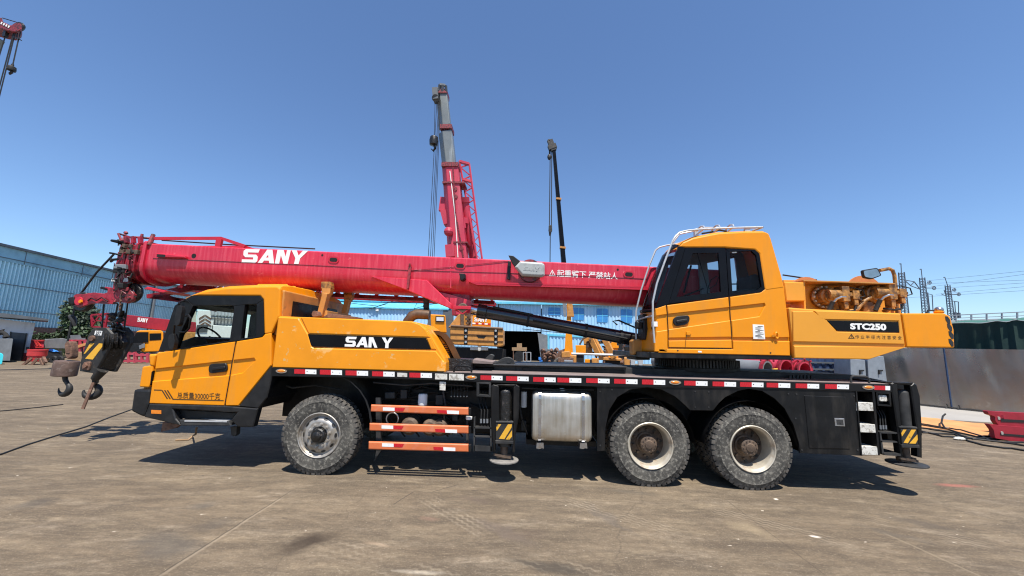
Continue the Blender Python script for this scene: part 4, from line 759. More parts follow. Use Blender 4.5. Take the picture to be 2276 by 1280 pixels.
# ---- turntable
tc = P(1546, 812, 1.25); z0_, z1_ = P(1546, 826, .65).z, P(1546, 796, .65).z
q = MB(); q.lathe([(.0, 0), (.66, 0), (.66, .05), (.60, .05), (.60, z1_-z0_), (0, z1_-z0_)], (tc.x, 1.25, z0_), (0, 0, 1), 56)
tt_ = part(q, 'turntable', 'black', smooth=True)
q = MB()
for i in range(84):
    a = 2*pi*i/84; u = Vector((cos(a), sin(a), 0)); q.bar(Vector((tc.x, 1.25, z0_+.06))+u*.63, Vector((tc.x, 1.25, z1_-.03))+u*.63, .028, .05, up=u)
part(q, 'ring_gear', 'frame_grey', tt_)
# ---- superstructure
q = MB(); q.ext(PX([(1440, 782), (1760, 790), (1760, 800), (1440, 796)], .15), (0, 2.2, 0)); q.ext(PX([(1406, 770), (1445, 770), (1445, 800), (1415, 800)], .9), (0, .6, 0)); q.ext(PX([(1425, 765), (1700, 770), (1700, 795), (1425, 790)], 1.0), (0, 1.0, 0)); part(q, 'turntable_frame', 'black', bevel=.01)
# crane cab
YK = .14; WK = .74
low = [(1481.5, 677), (1619, 659), (1700, 641), (1744, 632), (1750, 694), (1756.5, 753), (1757, 791), (1462, 784.5), (1453.5, 782), (1454, 760), (1458, 728), (1455, 685)]
q = MB(); q.pp(low, YK+.022, WK); kb = part(q, 'crane_cab_body', 'yellow', bevel=.03)
# door and side panels (band recessed between the ribs)
q = MB()
q.pl([(1482.5, 678.5), (1619, 660.5), (1621.5, 683), (1485, 698)], YK, .021, .008)
q.pl([(1486.5, 732), (1623.5, 712), (1626, 749), (1486, 751)], YK, .021, .008)
q.pl([(1486, 757), (1626.5, 755), (1627.5, 774), (1486.5, 772)], YK, .021, .008)
kd = part(q, 'crane_cab_door', 'yellow')
q = MB(); q.pl([(1623, 660), (1690, 650.5), (1702, 642), (1706, 630), (1736, 612), (1742.5, 637), (1749.5, 694), (1755.5, 750), (1628.5, 750), (1626, 712), (1688, 703), (1701, 679), (1699, 674), (1624, 682.5)], YK, .021, .008)
q.pl([(1629, 757), (1755.7, 758.5), (1756.5, 790.5), (1464, 784), (1464, 775), (1629.5, 776.5)], YK, .021, .008)
q.pl([(1456, 686), (1480, 678.5), (1482.5, 698.5), (1458, 702)], YK, .021, .008); q.pl([(1459, 737), (1483.5, 733), (1484, 783), (1455, 781), (1455, 765)], YK, .021, .008)
part(q, 'crane_cab_side', 'yellow', kb)
q = MB(); q.tube([P(x, y, YK+.01) for x, y in ((1482, 678), (1485.5, 735), (1485, 773), (1627, 775.3), (1625.5, 735), (1620.5, 660))], .005, 6); part(q, 'door_seal', 'rubber', kb)
# upper skin: roof edge, rear pillar
up = [(1509.5, 548), (1518, 538), (1540, 528.5), (1597, 517.5), (1653, 514.8), (1700, 514.5), (1709, 518), (1714, 530), (1737.5, 612), (1744, 640), (1702, 646), (1699.6, 640), (1688, 564), (1678, 555), (1611, 550), (1524, 550)]
q = MB(); q.pp(up, YK-.004, .06); part(q, 'crane_cab_pillar', 'yellow', bevel=.02)
q = MB(); tp = PX([(1509.5, 547.5), (1518, 537.5), (1540, 527.8), (1597, 516.8), (1653, 514.3), (1700, 514), (1710, 518), (1716, 535), (1737.5, 612), (1746, 650)], YK)
rows = [[Vector((p.x, y, p.z-dz)) for p in tp] for y, dz in ((YK+.02, .01), (YK+.06, -.02), (YK+.2, -.03), (YK+WK-.1, -.03), (YK+WK, .01))]
q.loft(rows); q.loft([[p-Vector((.03, 0, .045)) for p in r_] for r_ in rows]); part(q, 'crane_cab_roof', 'yellow', smooth=True)
q = MB()
q.pp([(1524, 550), (1540, 563), (1504, 660), (1487, 674.5)], YK+.002, .035); q.pp([(1524, 550), (1612, 550.5), (1597, 561.6), (1538, 562.5)], YK+.003, .035); q.pp([(1612, 550.5), (1619.5, 658.5), (1602.5, 648.5), (1597, 561.6)], YK+.004, .035); q.pp([(1619.5, 658.5), (1487, 674.5), (1504, 660), (1602.5, 648.5)], YK+.005, .035)
q.pp([(1614, 553), (1678, 555), (1670, 557), (1622, 560)], YK+.002, .035); q.pp([(1678, 555), (1688, 564), (1699.6, 643), (1693, 638), (1681, 567), (1670, 557)], YK+.003, .035); q.pp([(1699.6, 643), (1692.5, 649), (1621, 658), (1628, 650), (1684, 644.5), (1693, 638)], YK+.004, .035); q.pp([(1621, 658), (1614, 553), (1622, 560), (1628, 650)], YK+.005, .035)
part(q, 'crane_cab_window_frame', 'black_gloss')
q = MB(); q.pp([(1538, 562.5), (1597, 561.6), (1602.5, 648.5), (1504, 660)], YK+.02, .006); part(q, 'crane_cab_door_window', 'glass_dark')
q = MB(); q.pp([(1622, 560), (1670, 557), (1681, 567), (1693, 638), (1684, 644.5), (1628, 650)], YK+.02, .006); part(q, 'crane_cab_side_window', 'glass_dark')
q = MB(); q.pp([(1627, 558.5), (1637, 558), (1637.5, 562), (1627.5, 562.5)], YK+.016, .003); part(q, 'sticker', 'white')
# far side frame and windscreen
q = MB(); D = Vector((0, WK-.03, 0))
for pts in ([(1509, 548), (1530, 550), (1497, 672), (1460, 684)], [(1509, 548), (1700, 520), (1712, 545), (1600, 566), (1525, 566)], [(1600, 560), (1622, 560), (1632, 655), (1608, 655)], [(1690, 540), (1716, 540), (1744, 640), (1705, 645)]): q.ext([p+D for p in PX(pts, YK)], (0, .03, 0))
part(q, 'crane_cab_far_frame', 'cab_grey')
near = PX([(1509, 548), (1503, 565), (1483, 620), (1465, 665), (1456, 690)], YK+.05); fr_ = PX([(1506, 548), (1474, 570), (1451, 620), (1434, 668), (1428.5, 694)], YK+WK-.03)
q = MB(); rows = []
for k in range(6):
    s_ = k/5; rows.append([a.lerp(b2, s_)+Vector((-.10*sin(pi*s_), 0, 0)) for a, b2 in zip(near, fr_)])
q.loft(rows); part(q, 'crane_cab_windscreen', 'glass_shade', smooth=True)
q = MB(); q.ext(PX([(1509, 546), (1524, 550), (1487, 676), (1456, 688)], YK+.004), (0, .07, 0)); q.tube(fr_, .022, 8); q.tube([rw[0] for rw in rows], .03, 8); q.tube([rw[-1] for rw in rows], .025, 8); part(q, 'windscreen_pillar', 'black_gloss', bevel=.01)
q = MB(); q.ext([near[-1], fr_[-1]+Vector((-.02, 0, 0)), P(1428, 787, YK+WK-.03), P(1454, 784, YK+.05)], (.16, 0, 0)); q.ext(PX([(1429, 697), (1455, 700), (1455, 755), (1430, 755)], YK+.4), (-.0, .3, 0)); part(q, 'crane_cab_front', 'plastic', bevel=.02)
q = MB(); q.ext(PX([(1405, 755), (1432, 752), (1432, 783), (1406, 790)], .75), (0, .2, 0)); part(q, 'work_lamp_box', 'yellow_dull', bevel=.03)
q = MB(); q.ext(PX([(1414, 714), (1428, 716), (1428, 731), (1414, 730)], .55), (0, .1, 0)); part(q, 'work_lamp', 'plastic', bevel=.015)
# inside
q = MB(); q.ext(PX(rnd([(1668, 612), (1680, 608), (1690, 615), (1697, 650), (1668, 655)], 6), .4), (0, .4, 0)); q.ext(PX(rnd([(1600, 650), (1680, 640), (1690, 665), (1600, 675)], 5), .35), (0, .45, 0)); part(q, 'operator_seat', 'seat', bevel=.03)
q = MB(); q.tube([P(1572, 656, .35), P(1572, 645, .35), P(1580, 622, .35), P(1592, 614, .35), P(1597, 616, .35), P(1592, 632, .35), P(1576, 642, .35)], .006, 6); q.tube([P(1520, 658, .3), P(1563, 641, .3)], .012, 6); q.tube([P(1600, 632, .35), P(1640, 631, .35), P(1641, 642, .35)], .01, 6); q.tube([P(1547, 552, .2), P(1572, 640, .25)], .006, 6); q.tube([P(1536, 590, .6), P(1520, 650, .5)], .015, 6); part(q, 'control_lever', 'rubber', smooth=True)
q = MB(); q.box(P(1470, 700, YK).x, P(1745, 700, YK).x, YK+.06, YK+WK, P(1600, 700, YK).z-.2, P(1600, 672, YK).z); part(q, 'crane_cab_floor', 'dark_int')
# handle, latch, plate, ring
q = MB(); q.pl(rnd([(1496, 710), (1503, 703), (1530, 700.5), (1533.5, 706), (1532, 716), (1524, 722), (1503, 725), (1497, 718)], 5), YK-.004, .02, .006); part(q, 'door_handle', 'plastic', kd)
q = MB(); q.pl(rnd([(1503, 712), (1528, 708), (1529, 714), (1504, 718.5)], 3), YK-.022, .018, .006); part(q, 'grip', 'plastic', kd, bevel=.004)
q = MB(); q.pl([(1673, 721), (1698, 722), (1701, 754), (1674.5, 753.5)], YK-.004, .006, .002); pk = part(q, 'notice_plate', 'white', kb)
q = MB(); rr_ = random.Random(3)
for k in range(10):
    y_ = 725+k*2.8; x_ = 1679 if k % 3 else 1684
    q.pp([(x_, y_), (x_+rr_.uniform(8, 17), y_+.1), (x_+rr_.uniform(8, 17), y_+1.5), (x_, y_+1.4)], YK-.0048, .0008)
part(q, 'plate_print', 'letter_black', kb)
q = MB(); c0 = P(1726.5, 745.5, YK-.02); q.tube([c0+Vector((.02*cos(a), 0, .042*sin(a))) for a in [2*pi*i/16 for i in range(16)]], .012, 8, closed=True); q.cyl(P(1719, 746, YK), P(1719, 746, YK-.03), .018); part(q, 'lifting_ring', 'yellow', kb, smooth=True)
q = MB(); q.ext(PX([(1526, 737), (1534, 737), (1537, 741), (1533, 745), (1526, 744)], YK-.02), (0, .02, 0)); part(q, 'door_latch', 'yellow', kd, bevel=.004)
q = MB(); q.tube([P(1526, 741, YK-.006), P(1523, 772, YK-.006)], .003, 4)  # thin brown line is the latch's cast shadow, drawn onto the door
for x, y in ((1506.5, 778.5), (1712.5, 784)): q.lathe([(.011, 0), (.011, -.004), (0, -.004)], P(x, y, YK), (0, 1, 0), 10)
part(q, 'screw_and_shadow', 'letter_brown', kb)
q = MB(); q.pp([(1551.5, 779.5), (1559.5, 780), (1559.5, 783.5), (1551.5, 783)], YK-.003, .003); part(q, 'sticker', 'white', kb)
q = MB(); q.lathe([(.05, 0), (.05, .05)], P(1456, 720, YK-.04), (0, 1, 0), 4, True); part(q, 'lamp_bracket', 'white', kb)
# guard rails round the cab and on its roof
def rail(pts, r=.0145): return ([P(x, y, Y) for x, y, Y in pts], r)
q = MB()
for pts in ([(1454.5, 762, .06), (1451, 715, .06), (1451, 670, .06), (1460, 630, .06), (1478, 580, .06), (1495, 535, .06), (1502, 524, .06), (1512, 516, .08), (1530, 512, .12), (1560, 509.5, .18), (1620, 506.5, .2), (1660, 505.5, .2), (1695, 505, .2)],
            [(1414.5, 765, .8), (1413, 715, .8), (1414, 690, .8), (1425, 645, .8), (1443, 590, .8), (1457, 556, .8), (1466, 549, .8), (1482, 545, .8), (1509, 541, .8)],
            [(1552, 511, .8), (1510, 520, .8), (1495, 540, .8), (1509, 541, .8)],
            [(1414, 713, .8), (1432, 706, .45), (1450, 702, .06)], [(1695, 505, .2), (1672, 513, .3)], [(1695, 505, .2), (1690, 506, .8), (1560, 506, .8), (1530, 514, .8)]):
    a, r_ = rail(pts); q.tube(a, r_, 8)
for x, y in ((1552, 510), (1586, 508), (1617, 506.5)):
    q.tube([P(x-10, y+16, .75), P(x, y-2, .5), P(x+6, y-7, .35), P(x+12, y-7, .28), P(x+14, y-2, .2)], .0125, 8)
    q.tube([P(x+12, y-1, .2), P(x-14, y+20, .8)], .0125, 8)
part(q, 'guard_rail', 'rail_grey', smooth=True)
q = MB(); q.ext(PX([(1544, 514), (1552, 514), (1553, 524), (1545, 525)], .2), (0, .05, 0)); q.ext(PX([(1657, 507), (1668, 507), (1668, 514), (1656, 514)], .2), (0, .05, 0)); part(q, 'rail_foot', 'rail_grey')
q = MB(); q.tube([P(1560, 519, .5), P(1590, 514, .5), P(1598, 511, .5), P(1615, 514, .5)], .014, 6); part(q, 'wiper', 'rubber', smooth=True)
# ---- rear superstructure / counterweight
YT = .10
SD = [(1753, 683), (1791, 686), (2003, 696), (2014.5, 772), (1933, 799), (1766, 796)]
q = MB(); q.pp(SD, YT+.02, 2.2); sd_ = part(q, 'rear_housing', 'yellow_cw', bevel=.02)
q = MB(); q.pl([(1762, 692), (1808, 692), (1838, 712), (1861, 737), (1999.5, 741), (1997.5, 713), (1826, 709.5), (1810, 690.5), (2002, 697.5), (2012, 765), (1764, 759)], YT, .021, .008)
q.pl([(1765, 769), (2014, 771.5), (1933, 798.5), (1767, 795.5)], YT, .021, .008); part(q, 'housing_side', 'yellow_cw', sd_)
q = MB(); q.pp([(1839, 712.3), (1997, 716), (1999, 738.5), (1861.5, 735)], YT+.006, .014); part(q, 'name_band', 'black_gloss', sd_)
text('STC250', [(1889, 718), (1969.5, 719.5), (1970.5, 734.3), (1890, 732)], YT+.0035, M['letter'], sd_, .055)
text('作 业 半 径 内 注 意 安 全', [(1901, 744), (2004, 746.5), (2004.5, 754.5), (1901, 752.5)], YT-.002, M['letter_black'], sd_, .0)
q = MB(); tri = [(1892.5, 742), (1899.8, 752), (1885.5, 752)]; tin = [(1892.5, 744.2), (1897.8, 751), (1887.6, 751)]
for i in range(3): k = (i+1) % 3; q.pp([tri[i], tri[k], tin[k], tin[i]], YT-.003, .003)
q.pp([(1892.1, 746), (1893.1, 746), (1893.1, 750), (1892.1, 750)], YT-.003, .003); part(q, 'warning_triangle', 'letter_black', sd_)
q = MB(); q.pp([(2005, 696), (2100, 696), (2113, 703), (2121, 733), (2122.5, 773.5), (2017, 772)], YT-.01, 2.3); cw = part(q, 'counterweight', 'yellow', bevel=.018)
q = MB()
for y0 in (702, 718, 735, 752): 
    x0 = min(2112.5+(y0-702)*.26, 2120)-11.5
    q.pp([(x0, y0+1), (x0+5, y0+1), (x0+11, y0+9), (x0+11.3, y0+18), (x0+7, y0+18), (x0+1, y0+9)], YT-.0135, .004)
part(q, 'hazard_stripe', 'stripe_black', cw)
q = MB(); q.lathe([(.05, 0), (.06, .02), (.04, .03), (.04, .045)], P(2087, 696, .25), (0, 0, 1), 16); bn_ = part(q, 'beacon_base', 'yellow', cw, smooth=True)
q = MB(); q.ball(P(2087, 688, .25), .05, 16, (1, 1, .85)); part(q, 'beacon', 'steel', cw, smooth=True)
q = MB(); q.tube([P(2060, 696, .5), P(2062, 690, .5), P(2076, 690, .5), P(2078, 696, .5)], .012, 6); part(q, 'lifting_eye', 'frame_grey', cw)
# winch frame plates and winches
q = MB(); q.pp([(1787.5, 622.5), (1990, 629), (1998, 650), (2003, 700), (1786, 695)], .62, .04); q.pp([(1787.5, 622.5), (1990, 629), (1998, 650), (2003, 700), (1786, 695)], 1.9, .04); q.pp([(1741, 622), (1787.5, 622.5), (1786, 690), (1750, 690)], 1.9, .04); wfm = part(q, 'winch_frame', 'yellow_cw', bevel=.006)
q = MB(); q.ext(PX([(1786, 622), (1992, 629), (1992, 631.5), (1786, 624.5)], .3), (0, .36, 0)); part(q, 'top_flange', 'yellow_dull', wfm)
q = MB(); q.pl([(1742, 626), (1787, 627.5), (1790, 669), (1748, 669)], .3, .4, .012); q.pl([(1785, 622), (1789, 622), (1792, 690), (1788, 690)], .33, .3, .004); part(q, 'side_box', 'yellow_cw')
for k, (cx, cy, s_) in enumerate(((1826, 661, 1.), (1926, 657, 1.04))):
    c0 = P(cx, cy, .60); q = MB()
    q.lathe([(.165*s_, .02), (.175*s_, 0), (.175*s_, -.04), (.15*s_, -.05), (.13*s_, -.05)], c0, (0, 1, 0), 28); q.lathe([(.13*s_, -.03), (.125*s_, -.16), (.10*s_, -.17), (.10*s_, -.21), (0, -.21)], c0, (0, 1, 0), 22)
    wi = part(q, 'winch', 'winch_gold', smooth=True)
    q = MB()
    for i in range(14):
        a = 2*pi*i/14; p = c0+Vector((.158*s_*cos(a), -.045, .158*s_*sin(a))); q.cyl(p, p+Vector((0, -.03, 0)), .018, .015, 8)
    part(q, 'winch_bolt', 'white_dirty', wi, smooth=True)
    q = MB(); X = Vector((1, 0, 0)); c1 = c0+Vector((-.07, -.2, .02))
    q.cyl(c1, c1+X*.24, .085*s_, .08*s_, 18); q.box(c1.x+.17, c1.x+.28, c1.y-.08, c1.y+.08, c1.z-.11, c1.z+.12); q.box(c1.x+.28, c1.x+.36, c1.y-.05, c1.y+.05, c1.z-.03, c1.z+.03); q.box(c1.x+.34, c1.x+.44, c1.y-.06, c1.y+.06, c1.z-.07, c1.z+.06)
    q.box(c1.x+.20, c1.x+.26, c1.y-.06, c1.y+.06, c1.z-.22, c1.z-.1); q.box(c1.x+.36, c1.x+.42, c1.y-.05, c1.y+.05, c1.z-.16, c1.z-.07); q.cyl(c1+Vector((.44, 0, 0)), c1+Vector((.49, 0, 0)), .03, n=10); part(q, 'winch_motor', 'winch_gold', wi, bevel=.008)
    q = MB(); q.tube([c1+Vector((.0, -.06, -.17)), c1+Vector((.06, -.1, -.08)), c1+Vector((.12, -.12, -.05)), c1+Vector((.19, -.1, -.05))], .016, 8)
    part(q, 'hose_fitting', 'steel', wi, smooth=True)
    q = MB(); q.tube([c1+Vector((-.05, -.06, -.28)), c1+Vector((-.01, -.06, -.2)), c1+Vector((.02, -.08, -.12))], .03, 8); q.tube([c1+Vector((.2, -.05, .1)), c1+Vector((.36, -.05, .1)), c1+Vector((.5, -.05, .07)), c1+Vector((.52, -.05, -.02)), c1+Vector((.45, -.05, -.04))], .009, 6); q.tube([c1+Vector((.39, -.03, -.15)), c1+Vector((.36, -.03, -.24)), c1+Vector((.25, -.03, -.26)), c1+Vector((.1, -.03, -.24))], .016, 6); q.tube([c0+Vector((.03, -.19, .1)), c0+Vector((.0, -.2, -.2))], .01, 6); part(q, 'hydraulic_hose', 'rubber', wi, smooth=True)
    q = MB(); q.lathe([(.29, .0), (.29, .03), (.2, .05), (.2, .9), (.29, .92), (.29, .95)], P(cx+(-30 if k == 0 else -3), 652 if k else 655, .75), (0, 1, 0), 30, True); part(q, 'winch_drum', 'winch_orange', wi, smooth=True)
q = MB(); q.ext(PX([(1920, 670), (1942, 670), (1942, 695), (1920, 694)], .45), (0, .12, 0)); q.bar(P(1965, 693, .45), P(1990, 676, .45), .06, .05); q.tube([P(1888, 692, .4), P(1905, 688, .4), P(1920, 670, .4), P(1935, 660, .4)], .03, 8); part(q, 'winch_bracket', 'winch_gold', bevel=.005)
q = MB(); q.tube([P(1740, 611, 1.2), P(1815, 622, 1.2)], .013, 6); part(q, 'hoist_rope', 'cable', smooth=True)
q = MB(); q.tube([P(1995, 700, .55), P(1993, 660, .55), P(1988, 612, .55), P(1984, 601, .55), P(1976, 597, .55), P(1955, 601, .5)], .026, 10); ma_ = part(q, 'mirror_arm', 'winch_gold', smooth=True)
q = MB(); q.ext(PX(rnd([(1917, 600), (1951, 594.5), (1961, 612), (1939, 620.5), (1921, 617)], 4), .42), (0, .05, 0)); mh = part(q, 'rear_mirror', 'plastic', bevel=.012)
q = MB(); q.pp(rnd([(1920, 602), (1949, 597), (1957, 611.5), (1938, 618), (1923, 615)], 3), .412, .008); part(q, 'mirror_glass', 'mirror', mh)
# ---- gear under the deck, left to right
q = MB(); cv = [(758, 838), (778, 848), (797, 866), (811, 888), (819, 912), (823, 940)]
rows = [PX(cv, Y) for Y in (.0, .25, .62)]; q.loft(rows); q.loft([[p+Vector((.03, 0, -.01)) for p in r_] for r_ in rows]); q.loft([rows[0], [p+Vector((.03, 0, -.01)) for p in rows[0]]]); part(q, 'mudguard', 'plastic', smooth=True)
q = MB(); cv = [(594, 890), (602, 865), (620, 848), (645, 840)]; q.loft([PX(cv, .05), PX(cv, .62)]); part(q, 'mudguard', 'plastic', smooth=True)
q = MB(); q.ext(PX([(835, 884), (845, 884), (846, 1002), (832, 1024), (836, 1002)], .1), (0, .05, 0)); q.ext(PX([(1036, 905), (1041, 905), (1041, 1003), (1036, 1003)], .1), (0, .05, 0)); part(q, 'guard_bracket', 'frame_grey')
GR = [[(824, 899.5), (1041, 906), (1041, 923), (823, 915)], [(820.5, 940.5), (1041, 947), (1041, 964), (820, 957.5)], [(818.5, 981.5), (1041, 987.5), (1041, 1005), (818, 999)]]
STK = [((851, 906, 879, 902), (993, 914, 1020)), ((848, 946, 874, 943), (989, 956, 1015)), ((849, 986, 874, 982), (985, 996, 1012))]
for pts, (sa, sb) in zip(GR, STK):
    q = MB(); q.pl(pts, -.02, .035, .012); gr = part(q, 'guard_bar', 'orange_rail', bevel=.004)
    for (x0, yy, red0) in ((sa[0], sa[1], False), (sb[0], sb[1], True)):
        q = MB(); h_ = 7.5; o_ = -.0225
        if not red0: q.mi = 0; q.pp([(x0, yy-1), (x0+26, yy), (x0+26, yy+h_), (x0, yy+h_-1)], o_, .003); q.mi = 1; q.pp([(x0+26, yy), (x0+49, yy+1), (x0+45, yy+h_+1), (x0+26, yy+h_)], o_, .003)
        else: q.mi = 1; q.pp([(x0-22, yy-3), (x0, yy-2), (x0+1, yy+h_-2), (x0-21, yy+h_-4)], o_, .003); q.mi = 0; q.pp([(x0, yy-2), (x0+27, yy-1), (x0+27, yy+h_-1), (x0+1, yy+h_-2)], o_, .003)
        part(q, 'sticker', ('white', 'reflect_red'), gr)
    q = MB(); a_ = pts[1]; b__ = pts[2]; q.pl([(a_[0], a_[1]+1), (a_[0]+6, a_[1]+1), (b__[0]+6, b__[1]-1), (b__[0], b__[1]-1)], -.01, .03, .004); part(q, 'end_cap', 'black', gr)
q = MB(); c0 = P(939, 900, .2); q.lathe([(.0, 0), (.062, 0), (.065, .012), (.065, .13), (.058, .155), (0, .158)], (c0.x, c0.y, c0.z), (0, 0, 1), 24); part(q, 'oil_filter', 'white', smooth=True)
q = MB()
for cx, cy, r_ in ((909, 948, .125), (954, 951, .115), (976, 952, .115)): q.lathe([(0, -.02), (r_*.7, -.01), (r_, .03), (r_, .8), (0, .8)], P(cx, cy, .2), (0, 1, 0), 24)
part(q, 'air_tank', 'hub_rust', smooth=True)
q = MB()
for k in range(4): q.tube([P(872, 931, .12+.02*k)+Vector((.085*cos(a), 0, .085*sin(a))) for a in [2*pi*i/24 for i in range(24)]], .009, 6, closed=True)
part(q, 'coiled_pipe', 'steel', smooth=True)
q = MB(); q.pl([(977, 848), (991, 849), (990, 868), (977, 867)], .02, .01, .002); part(q, 'tag_plate', 'white_dirty')
q = MB(); q2_ = MB(); rr_ = random.Random(5)
for k in range(6):
    x_ = 1003+k*7; q.tube([P(x_, 852, .3), P(x_+1, 868, .28), P(x_, 880, .25)], .006, 6); q2_.ball(P(x_, 881, .25), .011, 8)
part(q, 'valve_lever', 'frame_grey', smooth=True); part(q2_, 'lever_knob', 'white_dirty', smooth=True); q2_ = MB()
q = MB()
for k in range(12):
    x_ = rr_.uniform(850, 1045); y_ = rr_.uniform(858, 900); q.tube([P(x_, y_, .5), P(x_+rr_.uniform(10, 60), y_+rr_.uniform(-8, 14), .42), P(x_+rr_.uniform(60, 120), y_+rr_.uniform(-10, 20), .5)], .015, 6)
for k in range(6): q.tube([P(850+k*30, 905, .5), P(870+k*32, 932, .4), P(900+k*32, 970, .55)], .012, 6)
part(q, 'hydraulic_hose', 'rubber', smooth=True)
q = MB(); q.box(1.0, 2.3, .5, .78, .5, 1.15); q.box(-.7, 3.3, .9, 1.5, .45, .62); part(q, 'gearbox', 'black', bevel=.03)
q = MB(); c0 = P(1042.5, 932, .08); q.lathe([(0, 0), (.042, 0), (.045, .01), (.045, .035), (.03, .04), (0, .04)], (c0.x, c0.y, c0.z), (0, 0, 1), 20); part(q, 'filler_cap', 'white', smooth=True)
# front outrigger
def outrigger(hs, op, tube_, plate_, pad, Y0, padc, padr, stripes):
    q = MB(); n_ = len(hs)
    q.pl(hs[0], Y0, .10, .012); q.pl(hs[1], Y0+.001, .10, .012); q.pl(hs[2], Y0+.002, .10, .012); q.ext(PX(hs[3], Y0+.2), (0, .6, 0)); og = part(q, 'outrigger_jack', 'black', bevel=.006)
    q = MB(); a, b2 = P(*tube_[0], Y0+.1), P(*tube_[1], Y0+.1); q.cyl(b2, a, tube_[2], n=22); q.ball(a, tube_[2], 18, (1, 1, .7)); part(q, 'jack_tube', tube_[3], og, smooth=True)
    q = MB(); q.pl(plate_, Y0-.02, .12, .006); part(q, 'hazard_plate', 'stripe_black', og)
    q = MB()
    for sp in stripes: q.pp(sp, Y0-.023, .004)
    part(q, 'hazard_stripe', 'stripe_yellow', og)
    q = MB(); c0 = P(*padc, Y0+.1); q.lathe([(0, 0), (padr, 0), (padr, .014), (padr*.95, .018), (0, .02)], (c0.x, c0.y, c0.z), (0, 0, 1), 32); part(q, 'jack_pad', pad, og, smooth=True)
    q = MB(); q.lathe([(.05, .03), (.05, .3), (0, .3)], (c0.x, c0.y, c0.z), (0, 0, 1), 14); q.box(c0.x-.1, c0.x+.1, c0.y-.04, c0.y+.04, c0.z+.035, c0.z+.085); q.bar((c0.x-.14, c0.y-.05, c0.z+.09), (c0.x+.1, c0.y-.05, c0.z+.05), .03); part(q, 'ball_joint', 'hub_rust', og, smooth=True)
    return og
outrigger([[(1091, 858), (1097, 854), (1109, 857), (1110, 940), (1104, 945), (1101, 1004), (1096, 1004), (1091, 940)], [(1097, 853.5), (1148, 854.5), (1141, 860), (1109, 858)], [(1148, 854.5), (1155, 859), (1153, 930), (1146, 965), (1144, 1006), (1139, 1006), (1140, 945), (1141, 860)], [(1095, 856), (1150, 857), (1146, 945), (1097, 945)]],
          None, ((1124, 872), (1122, 990), .095, 'grease'), [(1101.5, 941), (1139.5, 941), (1140.5, 979), (1101.5, 979)], 'stone', -.01, (1120, 1023), .20,
          [[(1109, 975), (1129, 943), (1138, 943), (1137, 950), (1121, 976)], [(1124, 976.5), (1138, 956), (1138, 970), (1132, 977)], [(1103, 950), (1107, 943), (1114, 943), (1104, 958)]])
q = MB(); q.pl([(1102, 936), (1141, 937), (1141, 941), (1102, 940.5)], -.035, .1, .004); q.pl([(1101, 979), (1141, 980), (1141, 987), (1101, 986)], -.035, .1, .004); part(q, 'jack_clamp', 'frame_grey')
q = MB()
fr1 = [(1059, 849), (1091.5, 850), (1091, 883), (1059, 881)]; inn = [(1065, 853), (1087, 854), (1086, 878), (1065, 876)]
for i in range(4): k = (i+1) % 4; q.pp([fr1[i], fr1[k], inn[k], inn[i]], .0, .1)
part(q, 'beam_mouth', 'frame_grey', bevel=.004)
q = MB()
q.pp([(1053, 928), (1056, 928), (1055, 1003), (1052, 1003)], .0, .08); q.pp([(1089, 930), (1092, 930), (1093, 1004), (1090, 1004)], .0, .08)
for y_ in (949, 968.5): q.ext(PX([(1054, y_), (1092, y_+1), (1092, y_+4), (1054, y_+3)], .0), (0, .12, 0))
q.ext(PX([(1053, 990), (1093, 992), (1093, 1003.5), (1053, 1002.5)], .0), (0, .02, 0)); part(q, 'step_ladder', 'frame_grey')
q = MB()
q2_ = MB()
for x_ in (1069, 1076, 1083): q.tube([P(x_, 940, .06), P(x_, 931, .06)], .015, 8); q2_.tube([P(x_, 931, .06), P(x_+1, 912, .07), P(x_-3, 900, .1), P(x_-6, 870, .3)], .009, 6)
part(q, 'hose_coupling', 'bin_grey', smooth=True); part(q2_, 'hydraulic_hose', 'rubber', smooth=True); q2_ = MB()
# filter and fuel tank
q = MB(); c0 = P(1164, 905, .3); q.lathe([(0, 0), (.04, 0), (.045, .01), (.045, .22), (0, .23)], (c0.x, c0.y, c0.z), (0, 0, 1), 20); part(q, 'air_dryer', 'white', smooth=True)
q = MB(); c0, c1 = P(1182.5, 926, .02), P(1316.5, 929, .02); zt_, zb_ = P(1250, 871, .02).z, P(1250, 984.5, .02).z
sec = rnd([(.02, zt_), (.64, zt_), (.64, zb_), (.02, zb_)], .11, 6)
def sc_(k): ym, zm = .33, (zt_+zb_)/2; return [((y-ym)*k+ym, (z-zm)*k+zm) for y, z in sec]
q.loft([[Vector((x, y, z)) for y, z in sc_(k)] for x, k in ((c0.x, .86), (c0.x+.012, .94), (c0.x+.05, 1), (c1.x-.05, 1), (c1.x-.012, .94), (c1.x, .86))], True, True); tk = part(q, 'fuel_tank', 'tank', smooth=True)
q = MB()
for x_ in (1200, 1296.5):
    X_ = P(x_, 926, .02).x; ym, zm = .33, (zt_+zb_)/2; q.loft([[Vector((X_+dx, (y-ym)*k+ym, (z-zm)*k+zm)) for dx, k in ((-.018, 1.002), (-.018, 1.025), (.018, 1.025), (.018, 1.002))] for y, z in sec+sec[:1]]); q.pp([(x_-7, 985), (x_+8, 985), (x_+9, 997), (x_+4, 996), (x_, 998), (x_-8, 996.5)], .02, .2)
part(q, 'tank_strap', 'steel', tk)
q = MB(); c0 = P(1249, 878, .2); q.lathe([(0, .12), (.05, .12), (.055, .1), (.055, .05), (.04, .05), (.04, 0)], (c0.x, c0.y, c0.z-.02), (0, 0, 1), 20); part(q, 'tank_cap', 'steel', tk, smooth=True)
q = MB(); q.box(P(1170, 960, .3).x, P(1325, 960, .3).x, .3, .8, P(1180, 985, .3).z-.02, P(1180, 985, .3).z+.05); part(q, 'tank_bracket', 'black')
